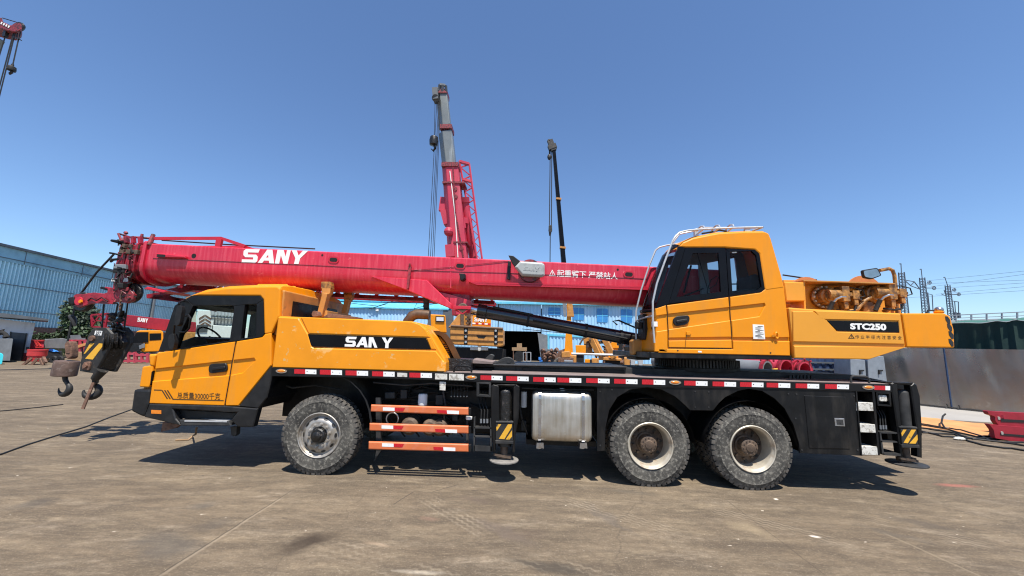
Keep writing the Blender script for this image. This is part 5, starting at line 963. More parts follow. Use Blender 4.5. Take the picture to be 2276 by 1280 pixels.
# side panel with the two wheel arches
arch = [(1327, 858), (1327, 1003), (1344.5, 1002), (1346, 950), (1354, 912), (1372, 883), (1400, 866), (1438, 861), (1470, 866), (1500, 881), (1522, 900), (1534, 912), (1585, 912.5), (1598, 896), (1612, 883), (1640, 869), (1664, 864), (1694, 869), (1722, 886), (1744, 908), (1764, 945), (1776, 985), (1778, 1007), (1915, 1013), (1902, 868.5), (1740, 863), (1500, 857)]
q = MB(); q.pp(arch, .012, .03); sp_ = part(q, 'side_panel', 'black', bevel=.004)
q = MB()
for x_, y_ in ((1334, 870), (1334, 990), (1360, 866), (1545, 870), (1575, 871), (1545, 905), (1575, 905), (1752, 875), (1770, 876), (1768, 930), (1782, 1000), (1898, 880), (1906, 1000)): q.lathe([(.011, 0), (.011, -.006), (0, -.007)], P(x_, y_, .012), (0, 1, 0), 6)
part(q, 'bolt', 'frame_grey', sp_)
q = MB(); q.tube([P(830, 850, .12), P(900, 856, .1), P(960, 852, .1), P(1050, 858, .12)], .011, 6); q.tube([P(1160, 862, .15), P(1230, 866, .12), P(1320, 866, .15)], .012, 6); q.tube([P(615, 850, .5), P(650, 862, .45), P(700, 856, .5), P(760, 866, .5)], .014, 6); q.tube([P(985, 870, .2), P(990, 900, .18), P(986, 935, .25), P(1010, 960, .35)], .014, 6); q.tube([P(1150, 880, .25), P(1160, 930, .22), P(1172, 965, .3)], .012, 6)
part(q, 'cable_loom', 'frame_grey', smooth=True)
q = MB()
for x_, y_, w_, h_ in ((855, 872, 22, 14), (890, 866, 14, 20), (968, 878, 16, 22), (985, 955, 20, 12), (1005, 915, 12, 20), (1158, 935, 12, 22)): q.ext(PX([(x_, y_), (x_+w_, y_), (x_+w_, y_+h_), (x_, y_+h_)], .3), (0, .12, 0))
part(q, 'valve_block', 'frame_grey', bevel=.008)
q = MB(); q.ext(PX([(978, 968-20), (1000, 968-20), (1000, 962), (978, 962)], .25), (0, .1, 0)); q.ext(PX([(1012, 950), (1028, 951), (1028, 962), (1012, 961)], .22), (0, .1, 0)); part(q, 'battery_clamp', 'white_dirty', bevel=.005)
q = MB()
for X in (X2, X3):
    rows = []
    for Y in (.05, .7): rows.append([Vector((X+.62*cos(a), Y, WR+.62*sin(a))) for a in [pi*(.02+.96*i/20) for i in range(21)]])
    q.loft(rows)
q.box(X2-.9, X3+1.0, .74, .77, .5, zd-.1); part(q, 'wheel_arch', 'black', smooth=True)
q = MB(); q.box(P(1780, 950, .05).x, P(1905, 950, .05).x, .06, .75, P(1850, 1008, .05).z, zd-.12); part(q, 'tool_locker', 'black')
q = MB(); q.pl([(1788, 879), (1880, 882), (1890, 998), (1799, 996)], .004, .009, .004); ld = part(q, 'locker_door', 'black', bevel=.002)
q = MB(); q.pl([(1855, 929), (1877, 930), (1879, 948), (1857, 947)], -.002, .012, .004); part(q, 'locker_latch', 'steel', ld); q = MB(); q.pl([(1859, 932.5), (1874, 933), (1875.5, 945), (1860.5, 944)], -.005, .004, .002); q.cyl(P(1867.5, 938.5, -.01), P(1867.5, 938.5, -.004), .008); part(q, 'latch_handle', 'frame_grey', ld)
# rear access steps
q = MB(); q.pp([(1902, 868.5), (1905, 868.5), (1917, 1013), (1914, 1013)], .0, .5); q.pp([(1938.5, 870), (1944, 870), (1956, 1012), (1952, 1012)], .0, .5); q.ext(PX([(1903, 869), (1944, 870), (1955, 1012), (1915, 1012)], .5), (0, .02, 0)); stp = part(q, 'access_steps', 'black')
for pts in ([(1903.5, 894), (1940.5, 895), (1941.8, 913.5), (1904.5, 912.5)], [(1908, 942), (1946, 943.5), (1947.3, 962), (1909.5, 960.5)], [(1913, 991.5), (1952, 993), (1953.5, 1012), (1915, 1010.5)]):
    q = MB(); q.pl(pts, .004, .02, .003); q.ext(PX([pts[0], pts[1], (pts[1][0], pts[1][1]+2), (pts[0][0], pts[0][1]+2)], .02), (0, .3, 0)); part(q, 'step_plate', 'white_dirty', stp)
# rear outrigger and corner
q = MB(); fr1 = [(1947, 871), (1980, 872), (1982, 904), (1951, 902)]; inn = [(1951, 875), (1976, 876), (1978, 900), (1954, 899)]
for i in range(4): k = (i+1) % 4; q.pp([fr1[i], fr1[k], inn[k], inn[i]], .0, .1)
q.pp([(1951, 875), (1976, 876), (1978, 900), (1954, 899)], .09, .02); part(q, 'lamp_housing', 'black', bevel=.004)
q = MB(); q.pl(rnd([(1953.5, 877.5), (1972, 878.5), (1973.5, 893), (1955.5, 892)], 3), .02, .07, .008); part(q, 'side_lamp', 'white_dirty', label='square clear side lamp')
q = MB()
for x_ in (1957, 1963, 1969): q.tube([P(x_, 954, .06), P(x_-.5, 945, .06)], .012, 8); q2_.tube([P(x_-.5, 945, .06), P(x_-2, 925, .08), P(x_-9, 912, .12), P(x_-12, 906, .3)], .008, 6)
part(q, 'hose_coupling', 'bin_grey', smooth=True); part(q2_, 'hydraulic_hose', 'rubber', smooth=True); q2_ = MB()
q = MB(); q.pp([(1955, 960), (1958, 960), (1965, 1008), (1961, 1008)], .0, .08)
for y_ in (960, 980): q.ext(PX([(1957, y_), (1994, y_+1), (1995, y_+4), (1958, y_+3)], .0), (0, .12, 0))
q.ext(PX([(1964, 1007), (2005, 1008), (2005, 1014), (1967, 1012)], .0), (0, .25, 0)); part(q, 'step_ladder', 'frame_grey')
outrigger([[(1981, 853), (1986, 850), (1995, 853), (2006, 960), (2008, 1017), (2004, 1017), (1995, 950)], [(1986, 849.6), (2032, 850.5), (2024, 857), (1995, 854)], [(2032, 850.5), (2039, 856), (2046, 880), (2050.5, 945), (2051, 1018), (2041, 1016), (2040, 960), (2024, 857)], [(1986, 853), (2036, 854), (2046, 960), (1998, 960)]],
          None, ((2004, 873), (2014, 990), .075, 'frame_grey'), [(2002, 953.5), (2038, 953.5), (2041.5, 988), (2006, 988)], 'frame_grey', -.01, (2015, 1031), .215,  # rear pad coloured dark for the shade under the outrigger
          [[(2009, 984), (2026, 955), (2036, 955), (2018, 985)], [(2022, 985.5), (2039, 966), (2040, 977), (2035, 986)], [(2003.5, 963), (2008, 955), (2015, 955), (2005, 970)]])
q = MB(); q.pl([(1999, 948), (2039, 949), (2040, 953), (2000, 952)], -.035, .1, .004); q.pl([(2004, 988), (2044, 989), (2045, 996), (2005, 995)], -.035, .1, .004); part(q, 'jack_clamp', 'frame_grey')
q = MB(); q.ext(PX([(1975, 849), (1992, 849), (1992, 870), (1975, 866)], .1), (0, 2.2, 0)); q.box(P(1985, 900, .2).x, P(2030, 900, .2).x, .35, 2.4, .62, zd-.02); part(q, 'rear_beam', 'black', bevel=.01)
q = MB(); q.box(P(1098, 900, .2).x, P(1148, 900, .2).x, .3, 2.4, .62, zd-.12); part(q, 'outrigger_box', 'black', bevel=.01)
q = MB(); q.box(-.9, 7.0, 2.42, 2.45, .75, zd-.1); part(q, 'far_side_panel', 'black')
# ================================================================== hooks (hang from the boom)
Yh = yb+.2
H = thing('hook_block', P(200, 900, Yh), 'big black hook block with two yellow stripes, hung on ropes under the red boom head', 'hook block')
dv = Vector((.19, .22, .02))
NP = [(195, 746), (208, 728), (235, 728), (247, 742), (245.5, 764), (208, 830), (177, 825), (179, 803)]
q = MB(); q.ext(PX(NP, Yh), dv*.14); q.ext([p+dv*.86 for p in PX(NP, Yh)], dv*.14); hbk = part(q, 'cheek_plate', 'hook_black', H, bevel=.006)
q = MB(); q.pp([(187, 781), (203, 762), (211, 762), (186, 795)], Yh-.005, .004) if 0 else q.pp([(186, 786), (200, 763), (209.5, 763), (189, 786)], Yh-.004, .004); q.pp([(189, 797), (220, 763), (232, 764), (206, 799)], Yh-.0045, .004); part(q, 'yellow_stripe', 'stripe_yellow', H)
q = MB(); q.pp([(211.5, 735), (227.5, 735.5), (225, 745.5), (209.5, 744.5)], Yh-.004, .004); part(q, 'capacity_sign', 'letter', H)
text('25T', [(213.5, 736.3), (225.5, 736.8), (223.5, 744.3), (211.8, 743.6)], Yh-.007, M['letter_black'], H, .03)
q = MB(); q.lathe([(.05, 0), (.045, -.03), (0, -.03)], P(206, 752, Yh), (0, 1, 0), 14); q.pl(rnd([(184, 805), (200, 803), (197, 824), (181, 821)], 5), Yh-.03, .03, .008); q.lathe([(.04, 0), (.035, -.03), (0, -.03)], P(191, 813, Yh-.03), (0, 1, 0), 14); part(q, 'pin_cap', 'rust', H)
q = MB()
cS = P(222, 752, Yh)
for k in range(4): q.lathe([(.04, -.03), (.155, -.035), (.165, -.02), (.14, 0), (.165, .02), (.155, .035), (.04, .03)], P(222, 760, Yh)+dv*(.22+k*.19), dv, 24)
q.ext([p+dv*.14 for p in PX([(210, 745), (232, 742), (240, 762), (208, 824), (185, 820)], Yh)], dv*.72); part(q, 'sheave', 'grease', H, smooth=True)
q = MB(); q.tube([P(212, 822, Yh)+dv*.3, P(211, 842, Yh+.08)], [.085, .06], 12); part(q, 'shank', 'hook_black', H, smooth=True)
q = MB(); cc = P(203, 869, Yh+.1); pts = []; rd = []
r0 = .105
for i in range(15):
    a = radians(75-i*19); pts.append(cc+Vector((r0*cos(a)*.8, r0*cos(a)*.45, r0*sin(a)))); rd.append(.035+.022*sin(pi*min(1, i/11)) if i < 11 else .05-.009*(i-10))
q.tube([P(213, 838, Yh+.1), P(212, 850, Yh+.1)]+pts, [.05, .042]+rd, 12); part(q, 'hook', 'hook_black', H, smooth=True)
q = MB(); q.bar(P(208, 850, Yh+.05), P(184, 909, Yh-.02), .05, .02, up=(0, 1, 0)); part(q, 'safety_latch', 'rust', H)
q = MB()
for a, b2 in (((231, 676), (226, 735)), ((284, 672), (274, 745)), ((262, 676), (250, 735)), ((272, 674), (262, 740))): q.tube([P(*a, Yh+.12), P(*b2, Yh+.2)], .013, 6)
part(q, 'hoist_rope', 'cable', H, smooth=True)
q = MB(); rr_ = random.Random(9)
for k in range(9): q.lathe([(.0, -.03), (rr_.uniform(.03, .07), -.03), (.05, .03), (0, .03)], P(rr_.uniform(240, 276), rr_.uniform(697, 736), Yh+.15), (rr_.uniform(-1, 1), 1, rr_.uniform(-1, 1)), 10)
for k in range(8): q.bar(P(rr_.uniform(236, 280), rr_.uniform(695, 738), Yh+.1), P(rr_.uniform(236, 280), rr_.uniform(695, 738), Yh+.2), .025)
q.bar(P(272, 690, Yh+.1), P(266, 705, Yh+.1), .07, .03); part(q, 'rope_socket', 'grease', H, bevel=.004)
Ya = yb+.36
K = thing('hook_weight', P(145, 884, Ya), 'rusty brown cylindrical overhaul weight with a small single hook, hung from the tip sheave', 'crane hook')
q = MB(); c0 = P(146, 817, Ya); q.lathe([(0, -.145), (.15, -.145), (.165, -.135), (.165, .1), (.155, .118), (.05, .125), (0, .125)], c0, (.06, 0, 1), 30); part(q, 'weight', 'hook_brown', K, smooth=True)
q = MB(); q.pl(rnd([(142, 765), (147, 758), (155, 759), (158, 775), (157, 795), (148, 799), (144, 790)], 5), Ya-.06, .12, .012); q.pl([(145, 768), (155, 768), (154, 785), (146, 785)], Ya-.07, .02, .005); part(q, 'rope_socket', 'rust', K, bevel=.005)
q = MB(); cc = P(142.5, 864, Ya); r0 = .098; pts = []; rd = []
for i in range(14):
    a = radians(60-i*19); pts.append(cc+Vector((r0*cos(a), 0, r0*sin(a)))); rd.append(.03+.02*sin(pi*min(1, i/10)) if i < 10 else .03-.006*(i-9))
q.tube([P(144, 834, Ya), P(145.5, 845, Ya)]+pts, [.04, .035]+rd, 12); part(q, 'hook', 'hook_black', K, smooth=True)
q = MB(); q.tube([P(150, 760, Ya), P(158, 720, Ya), P(167, 677, Ya)], .014, 6); part(q, 'hoist_rope', 'cable', K, smooth=True)
q = MB(); q.tube([P(155, 702, Ya-.02), P(161, 706, Ya-.02), P(165, 714, Ya-.02), P(166, 725, Ya-.02)], [.03, .05, .04, .02], 8); part(q, 'trip_weight', 'frame_grey', K, smooth=True)
# ================================================================== the yard behind, left side
def gy(px, py): return Z(px, py).y
def sub(name, m, mb, parent, bevel=0, smooth=False): return mb.build(name, M[m] if isinstance(m, str) else [M[a] for a in m], parent, bevel, smooth)
def corr(mb, A, D, n, L, z0, z1, pitch, dep):       # corrugated sheet from A along D
    k = int(L/pitch); lo, hi = [], []
    for i in range(k+1):
        for f_, o_ in ((0, 0), (.30, 0), (.5, dep), (.8, dep)):
            t_ = (i+f_)*pitch
            if t_ > L: break
            p = A+D*t_+n*o_; lo.append(Vector((p.x, p.y, z0))); hi.append(Vector((p.x, p.y, z1)))
    mb.loft([lo, hi])
HS = 9.0
A = Z(0, 543, HS); B = Z(245, 600, HS); A.z = B.z = 0; D = (B-A).normalized(); nW = Vector((D.y, -D.x, 0))
if nW.dot(CAM-A) < 0: nW = -nW
LAB = (B-A).length
def wz(px, py): return WP(px, py, A, nW).z
A2 = A-D*10; LW = LAB+28
zc1, zc0 = wz(0, 577), wz(150, 731)
W1 = thing('blue_warehouse', A2+D*LW/2, 'long pale blue corrugated warehouse running back along the left side of the yard', 'warehouse')
q = MB(); corr(q, A2, D, nW, LW, zc0, zc1, LAB/36, -.4); sub('corrugated_wall', 'shed_blue', q, W1)
q = MB(); q.ext([A2+Vector((0, 0, zc1-.05)), A2+D*LW+Vector((0, 0, zc1-.05)), A2+D*LW+Vector((0, 0, HS-.12)), A2+Vector((0, 0, HS-.12))], -nW*.2)
sub('upper_band', 'shed_blue_flat', q, W1)
q = MB(); q.ext([A2+nW*.25+Vector((0, 0, HS-.12)), A2+nW*.25+Vector((0, 0, HS+.08)), A2-nW*14+Vector((0, 0, HS+2.0)), A2-nW*14+Vector((0, 0, HS+1.8))], D*LW); sub('roof', 'roof_dark', q, W1)
q = MB()
for py in (570, 629, 688):
    zz = wz(0, py); q.tube([A2+nW*.13+Vector((0, 0, zz)), A2+D*LW+nW*.13+Vector((0, 0, zz-.1))], .035, 5)
sub('cable_run', 'roof_dark', q, W1)
q = MB()
for px in (55, 187, 296): 
    p = WP(px, 580, A, nW)+nW*.02; q.bar(Vector((p.x, p.y, zc1)), Vector((p.x, p.y, HS-.15)), .03)
p = WP(333, 700, A, nW)+nW*.12; q.box(p.x-.25, p.x+.25, p.y-.1, p.y+.1, 0, HS-.5); sub('wall_post', 'bin_grey', q, W1)
q = MB(); q.ext([A2+nW*.03, A2+D*LW+nW*.03, A2+D*LW-nW*.3, A2-nW*.3], (0, 0, zc0+.05)); tag(q.build('brick_wall', M['brick']), 'low dark red brick wall under the corrugated cladding of the long warehouse', 'wall')
# small white hut
yh = gy(60, 803)
q = MB(); Hh = thing('white_hut', P(20, 803, yh), 'small white hut with a grey door and a thin dark canopy at the left edge', 'hut')
q.ext(PX([(-160, 690), (79, 718), (57, 803), (-150, 803)], yh), (-5.6, 4, 0)); sub('wall', 'white_wall', q, Hh)
q = MB(); q.pp([(23, 738), (59, 741), (48, 801), (19, 801)], yh-.03, .05); dr = sub('door', 'door_grey', q, Hh)
q = MB(); q.pp([(22, 737), (25, 737), (21, 801), (18, 801)], yh-.05, .06); q.pp([(57, 740), (60.5, 740.5), (50, 801), (46.5, 801)], yh-.05, .06); sub('door_frame', 'frame_grey', q, dr)
q = MB(); q.ext(PX([(-160, 684), (20, 697), (108, 709), (108, 713), (20, 706), (-160, 692)], yh-1.2), (-3.8, 3, 0)); sub('canopy', 'roof_dark', q, Hh)
q = MB(); q.pp([(58, 771), (64, 771), (63, 777), (57, 777)], yh-.1, .1); sub('meter_box', 'door_grey', q, Hh)
q = MB(); q.pp([(49, 784), (66, 784), (63, 803), (47, 803)], yh-.04, .05); sub('red_plinth', 'red_dirty', q, Hh)
q = MB(); q.ext(PX([(-60, 752), (29, 753), (22, 802), (-60, 802)], yh-1.4), (-1.4, 1.0, 0)); tag(q.build('metal_locker', M['bin_grey'], bevel=.02), 'grey metal locker standing in front of the white hut', 'locker')
q = MB(); q.tube([P(-2, 742, yh-1.2), P(4, 739, yh-1.2), P(12, 742, yh-1.2), P(14, 750, yh-1.2)], [.12, .15, .1, .16], 8); q.tube([P(-5, 736, yh-1.1), P(9, 733, yh-1.1)], .05, 6); tag(q.build('hose_heap', M['rubber'], smooth=True), 'black rubber hose heaped on the grey locker', 'hose')
yc_ = gy(3, 810); q = MB(); q.pp(rnd([(-14, 786), (3, 785), (8, 789), (4, 810), (-16, 810)], 3), yc_, .5); tag(q.build('plastic_barrel', M['cyan_plastic'], bevel=.04), 'bright cyan plastic tank cut off by the left edge', 'tank')
# red drum on a trestle and red bin
yd = gy(75, 811)
t_ = thing('drum_stand', P(75, 811, yd), 'red steel drum carried on a four-legged rusty trestle', 'drum')
q = MB(); c0 = P(82, 791, yd+.3); r_ = (P(97, 790, yd)-P(67, 790, yd)).length/2; hz = (P(82, 777, yd)-P(82, 800, yd)).length
q.lathe([(0, -hz*.5), (r_*.85, -hz*.5), (r_*.9, 0), (r_, .02), (r_, hz*.5), (r_*1.04, hz*.52), (r_*1.04, hz*.62), (0, hz*.62)], c0, (0, 0, 1), 24); sub('drum', 'red_drum', q, t_, 0, True)
for (a, b) in (((72, 795), (51, 812)), ((83, 796), (70, 812)), ((90, 797), (96, 812)), ((96, 794), (102, 806))):
    q = MB(); q.bar(P(*a, yd), P(*b, yd-.1), .12); sub('leg', 'rust', q, t_)
yb2 = gy(75, 800)+2
t_ = thing('red_skip', P(80, 800, yb2), 'red ribbed steel skip behind the drum on its trestle', 'skip')
q = MB(); q.pp([(70, 756), (98, 756), (96, 790), (64, 790)], yb2, 1.2); sub('body', 'red_frame', q, t_)
q = MB()
for (a, b) in (((70, 757), (98, 757)), ((68, 772), (97, 772)), ((78, 757), (84, 770)), ((83, 757), (90, 770))): q.bar(P(*a, yb2-.05), P(*b, yb2-.05), .09)
q.bar(P(66, 790, yb2), P(66, 802, yb2), .15); q.bar(P(94, 790, yb2), P(94, 802, yb2), .15); sub('rib', 'red_drum', q, t_)
# scrap by the wall
q = MB(); q.pp([(99, 754), (140, 752), (150, 754), (150, 775), (98, 774)], gy(110, 800)+2.5, 1); o = q.build('scrap_box', M['bin_grey'], bevel=.03); tag(o, 'dark grey steel box behind the blue tarpaulin', 'box')
yt = gy(115, 806)
t_ = thing('scrap_cart', P(115, 806, yt), 'low cart of scrap with two small wheels under a blue tarpaulin', 'cart')
q = MB(); q.pp([(97, 784), (138, 781), (140, 795), (98, 797)], yt, 1.); sub('bed', 'dark_int', q, t_)
for cx in (117, 131): q = MB(); q.lathe([(.05, 0), (.2, -.02), (.25, .05), (.2, .15), (.05, .15)], P(cx, 799, yt-.1), (0, 1, 0), 18); sub('wheel', 'rubber', q, t_, 0, True)
q = MB(); rr_ = random.Random(2); rows = []
for j in range(5):
    rows.append([P(97+i*4.6, 785-9*sin(pi*min(1, (i+1)/9))*(.6+.4*sin(j+i))-rr_.uniform(0, 2), yt-.05+j*.28) for i in range(9)])
q.loft(rows); tag(q.build('tarpaulin', M['tarp_blue'], smooth=True), 'crumpled bright blue tarpaulin thrown over the scrap cart', 'tarpaulin')
for i, (pts, lb) in enumerate((([(98, 789), (110, 789), (109, 803), (97, 803)], 'small brown carton beside the wheel of the scrap cart'), ([(160, 782), (182, 783), (181, 806), (159, 805)], 'tall brown plywood crate beyond the rusty hanging weight'))):
    q = MB(); q.pp(pts, gy(120, 806)+.2, .8); o = q.build('carton' if i == 0 else 'plywood_crate', M['cardboard'], bevel=.01); tag(o, lb, 'carton' if i == 0 else 'crate')
t_ = thing('scrap_rack', P(175, 800, gy(175, 800)+1), 'red welded steel frame holding orange scrap behind the plywood crate', 'steel frame')
yf = gy(175, 800)+1
q = MB(); q.pp([(156, 755), (191, 755), (191, 758), (156, 758)], yf, .6); q.pp([(156, 769), (191, 770), (191, 773), (156, 772)], yf, .6)
for x_ in (157, 167, 178, 189): q.bar(P(x_, 755, yf), P(x_, 801, yf), .12)
q.bar(P(157, 756, yf), P(178, 772, yf), .08); sub('frame', 'red_frame', q, t_)
q = MB(); q.pp([(162, 770), (190, 762), (192, 767), (165, 776)], yf-.1, .3); sub('beam', 'skid_orange', q, t_)
q = MB(); q.pp([(156, 745), (178, 744), (182, 753), (157, 754)], yf+.3, .8); q.pp([(154, 752), (190, 752), (190, 756), (154, 756)], yf+.1, 1.); sub('pallet', 'bin_grey', q, t_)
# bush climbing in front of the warehouse
ytr = gy(180, 800)+4
tr = thing('ivy_tree', P(178, 795, ytr), 'dense dark green tree growing against the warehouse beyond the hooks', 'tree')
q = MB(); q.tube([P(176, 797, ytr), P(175, 760, ytr), P(180, 725, ytr), P(178, 700, ytr)], [.28, .22, .15, .08], 8); q.tube([P(175, 760, ytr), P(192, 730, ytr)], [.14, .06], 6); q.tube([P(177, 745, ytr), P(163, 715, ytr)], [.13, .05], 6); sub('trunk', 'bark', q, tr, 0, True)
rr_ = random.Random(11)
for nm, mname, cnt in (('crown', 'leaf', 2600), ('darker_foliage', 'leaf_dark', 1800)):  # second set of leaves is darker, spread over the same range
    q = MB(); vs, fs = [], []
    cl = [(158+rr_.uniform(-6, 44), 684+rr_.uniform(0, 56), rr_.uniform(-1.2, 1.2), rr_.uniform(.5, 1.0)) for _ in range(34)]
    for k in range(cnt):
        cx, cy, dy, rad = cl[k % len(cl)]
        v = Vector((rr_.gauss(0, 1), rr_.gauss(0, 1), rr_.gauss(0, 1))).normalized()*rad*(rr_.random()**.4)
        p = P(cx, cy, ytr+dy)+v; a = Vector((rr_.gauss(0, 1), rr_.gauss(0, 1), rr_.gauss(0, 1))).normalized(); b = a.orthogonal().normalized(); s_ = rr_.uniform(.09, .2)
        i0 = len(vs); vs += [p-a*s_, p+b*s_*.6, p+a*s_, p-b*s_*.6]; fs.append([i0, i0+1, i0+2, i0+3])
    q.add(vs, fs); sub(nm, mname, q, tr)
q = MB(); vs, fs = [], []; yw = gy(110, 800)+5
for k in range(500):
    p = P(rr_.uniform(72, 150), 752-abs(rr_.gauss(0, 5)), yw); a = Vector((rr_.gauss(0, 1), rr_.gauss(0, 1), abs(rr_.gauss(0, 1)))).normalized(); b = a.orthogonal().normalized(); s_ = rr_.uniform(.08, .18); i0 = len(vs); vs += [p-a*s_, p+b*s_*.4, p+a*s_, p-b*s_*.4]; fs.append([i0, i0+1, i0+2, i0+3])
for k in range(60): p = P(rr_.uniform(74, 150), 756, yw); q.bar(Vector((p.x, p.y, 0)), p+Vector((0, 0, rr_.uniform(0, .5))), .02)
q.add(vs, fs); o = q.build('weeds', M['leaf'], origin=P(110, 790, yw), kind='stuff')
# ---- red and yellow truck crane parked behind
ykc = gy(330, 806)
k = thing('truck_crane', P(330, 806, ykc), 'small parked crane with yellow cab and dark red boom, beyond the hooks at left', 'truck crane')
q = MB(); q.ext(PX([(262, 697), (366, 709), (436, 716), (436, 738), (366, 735), (280, 724), (264, 716)], ykc+1.2), AL(330, 1)); bm2 = sub('boom', 'truss_red', q, k, .04)
logo([(306, 705.5), (329.5, 708), (328.5, 717), (305, 714.5)], ykc+1.19, M['letter'], bm2)
q = MB(); J = [(204, 700), (206, 726), (234, 728), (240, 697)]
for a, b in zip(J, J[1:]+J[:1]): q.bar(P(*a, ykc+1.2), P(*b, ykc+1.2), .12)
for a, b in (((204, 726), (222, 700)), ((222, 700), (234, 728)), ((206, 712), (280, 715)), ((240, 697), (280, 704)), ((234, 728), (282, 722)), ((250, 700), (262, 722))): q.bar(P(*a, ykc+1.2), P(*b, ykc+1.2), .09)
for a, b in (((206, 726), (203, 702)), ((222, 700), (234, 700))): q.bar(P(*a, ykc+1.9), P(*b, ykc+1.9), .09)
sub('boom_head', 'truss_red', q, bm2)
q = MB(); q.ext(PX(rnd([(303, 737), (310, 734), (358, 734), (363, 738), (363, 775), (356, 781), (319, 783), (306, 776), (300, 765)], 3), ykc), AL(330, 2.2)); cb2 = sub('cab', 'yellow', q, k, .06)
q = MB(); q.pp([(332, 741), (358, 740.5), (358, 755), (332, 757)], ykc-.02, .04); sub('side_window', 'black_gloss', q, cb2)
fr2 = [P(303, 739, ykc+.1), P(331, 738, ykc-.02), P(330, 761, ykc-.02), P(290, 763, ykc+.1)]
q = MB(); q.ext([P(304, 738, ykc-.04), P(330, 738, ykc-.04), P(330, 761, ykc-.04), P(289, 763, ykc-.04)], AL(310, .5)); sub('windscreen', 'black_gloss', q, cb2)
q = MB(); q.ext([P(284, 763, ykc-.06), P(318, 762, ykc-.06), P(312, 782, ykc-.06), P(280, 783, ykc-.06)], AL(300, .6)); q.ext([P(279, 783, ykc-.1), P(327, 783, ykc-.1), P(326, 793, ykc-.1), P(279, 793, ykc-.1)], AL(300, 1.5)); sub('front_grille', 'plastic', q, cb2, .03)
q = MB(); q.pp([(309, 768), (322, 762), (322, 772), (310, 776)], ykc-.09, .1); q.pp([(281, 786), (300, 786), (300, 789), (281, 789)], ykc-.13, .04); sub('headlamp', 'bin_grey', q, cb2)
q = MB(); q.ext(PX([(330, 782), (520, 790), (520, 800), (330, 796)], ykc+.1), (0, 2, 0)); sub('chassis', 'black', q, k)
for cx in (338, 420, 445): q = MB(); q.lathe([(.05, .1), (.4, .02), (.52, .08), (.52, .4), (.05, .4)], Vector((P(cx, 790, ykc).x, ykc, .52)), (0, 1, 0), 24); sub('wheel', 'tyre', q, k, 0, True)
q = MB(); q.ext(PX([(366, 738), (436, 738), (436, 790), (366, 785)], ykc+.2), (0, 2, 0)); sub('superstructure', 'yellow_dull', q, k, .04)
for i, (a, b, c_, d_) in enumerate(((272, 300, 782, 806), (303, 328, 785, 806))):
    q = MB(); yy = gy(300, 806)-1
    for x_ in (a, (a+b)/2, b): q.bar(P(x_, c_, yy), P(x_, d_, yy), .12)
    q.bar(P(a, c_+4, yy), P(b, c_+4, yy), .14); q.bar(P(a, d_-4, yy), P(b, d_-4, yy), .14)
    tag(q.build('boom_trestle', M['red_frame']), ('left' if i == 0 else 'right')+' of two low red trestles in front of the parked yellow cab', 'trestle', 'red trestles by the parked crane')
# ---- white crane seen through the cab windows
yw_ = 20
k = thing('crawler_crane', P(480, 800, yw_), 'white crane with red chevrons, seen through the windows of the front cab', 'crane')
q = MB(); q.pp([(440, 690), (476, 690), (470, 800), (428, 800)], yw_, 2.); sub('body', 'white', q, k, .03)
q = MB()
for dx in (0, 1):
    for i in range(3): y0 = 699+i*8; q.pp([(442+dx*14, y0+(8 if dx == 0 else 0)), (455+dx*14, y0+(0 if dx == 0 else 8)), (455+dx*14, y0+(4 if dx == 0 else 12)), (442+dx*14, y0+(12 if dx == 0 else 4))], yw_-.03, .03)
sub('chevron', 'rust', q, k)
q = MB(); q.pp([(438, 722), (462, 722), (460, 738), (434, 738)], yw_-.06, .06); sub('grille', 'door_grey', q, k)
q = MB()
for i in range(7): q.cyl(P(474+i*7.5, 682+i*.6, yw_), P(474+i*7.5, 700+i*.6, yw_), .14, n=12); q.cyl(P(474+i*7.5, 703+i*.6, yw_), P(474+i*7.5, 722, yw_+.4), .11, n=12)
sub('pulley_row', 'rail_grey', q, k, 0, True)
q = MB(); q.pp([(466, 676), (545, 680), (545, 688), (466, 684)], yw_-.1, .8); q.pp([(470, 722), (550, 728), (550, 800), (470, 800)], yw_, 2.2); q.pp([(470, 640), (476, 640), (476, 690), (470, 690)], yw_, .3); sub('boom', 'white', q, k, .03)
q = MB()
for i in range(5): x_ = 436+i*7; q.tube([P(x_, 640, yw_+.3), P(x_, 688-i*2, yw_+.3)], .03, 5)
sub('rope', 'cable', q, k)
q = MB(); q.pp([(395, 690), (436, 692), (436, 800), (395, 800)], yw_+10, 6); tag(q.build('pale_shed', M['pale_wall']), 'pale cream shed wall behind the white crane', 'shed')
# ================================================================== middle background
YS = 44
SA = P(760, 664, YS); HE = SA.z; SB = Z(1400, 674.5, HE); sA = Vector((SA.x, SA.y, 0)); sD = (Vector((SB.x, SB.y, 0))-sA).normalized(); sN = Vector((sD.y, -sD.x, 0))
if sN.dot(CAM-sA) < 0: sN = -sN
S0 = WP(560, 700, sA, sN); S0.z = 0; S1 = WP(1640, 700, sA, sN); S1.z = 0; SL = (S1-S0).length
def sw(px, py, off=0): return WP(px, py, sA+sN*off, sN)
def spp(mb, pts, off, th): return mb.ext([sw(x, y, off) for x, y in pts], -sN*th)
k = thing('blue_shed', S0.lerp(S1, .5), 'two-storey sky blue corrugated shed with darker blue windows behind the crane deck', 'shed')
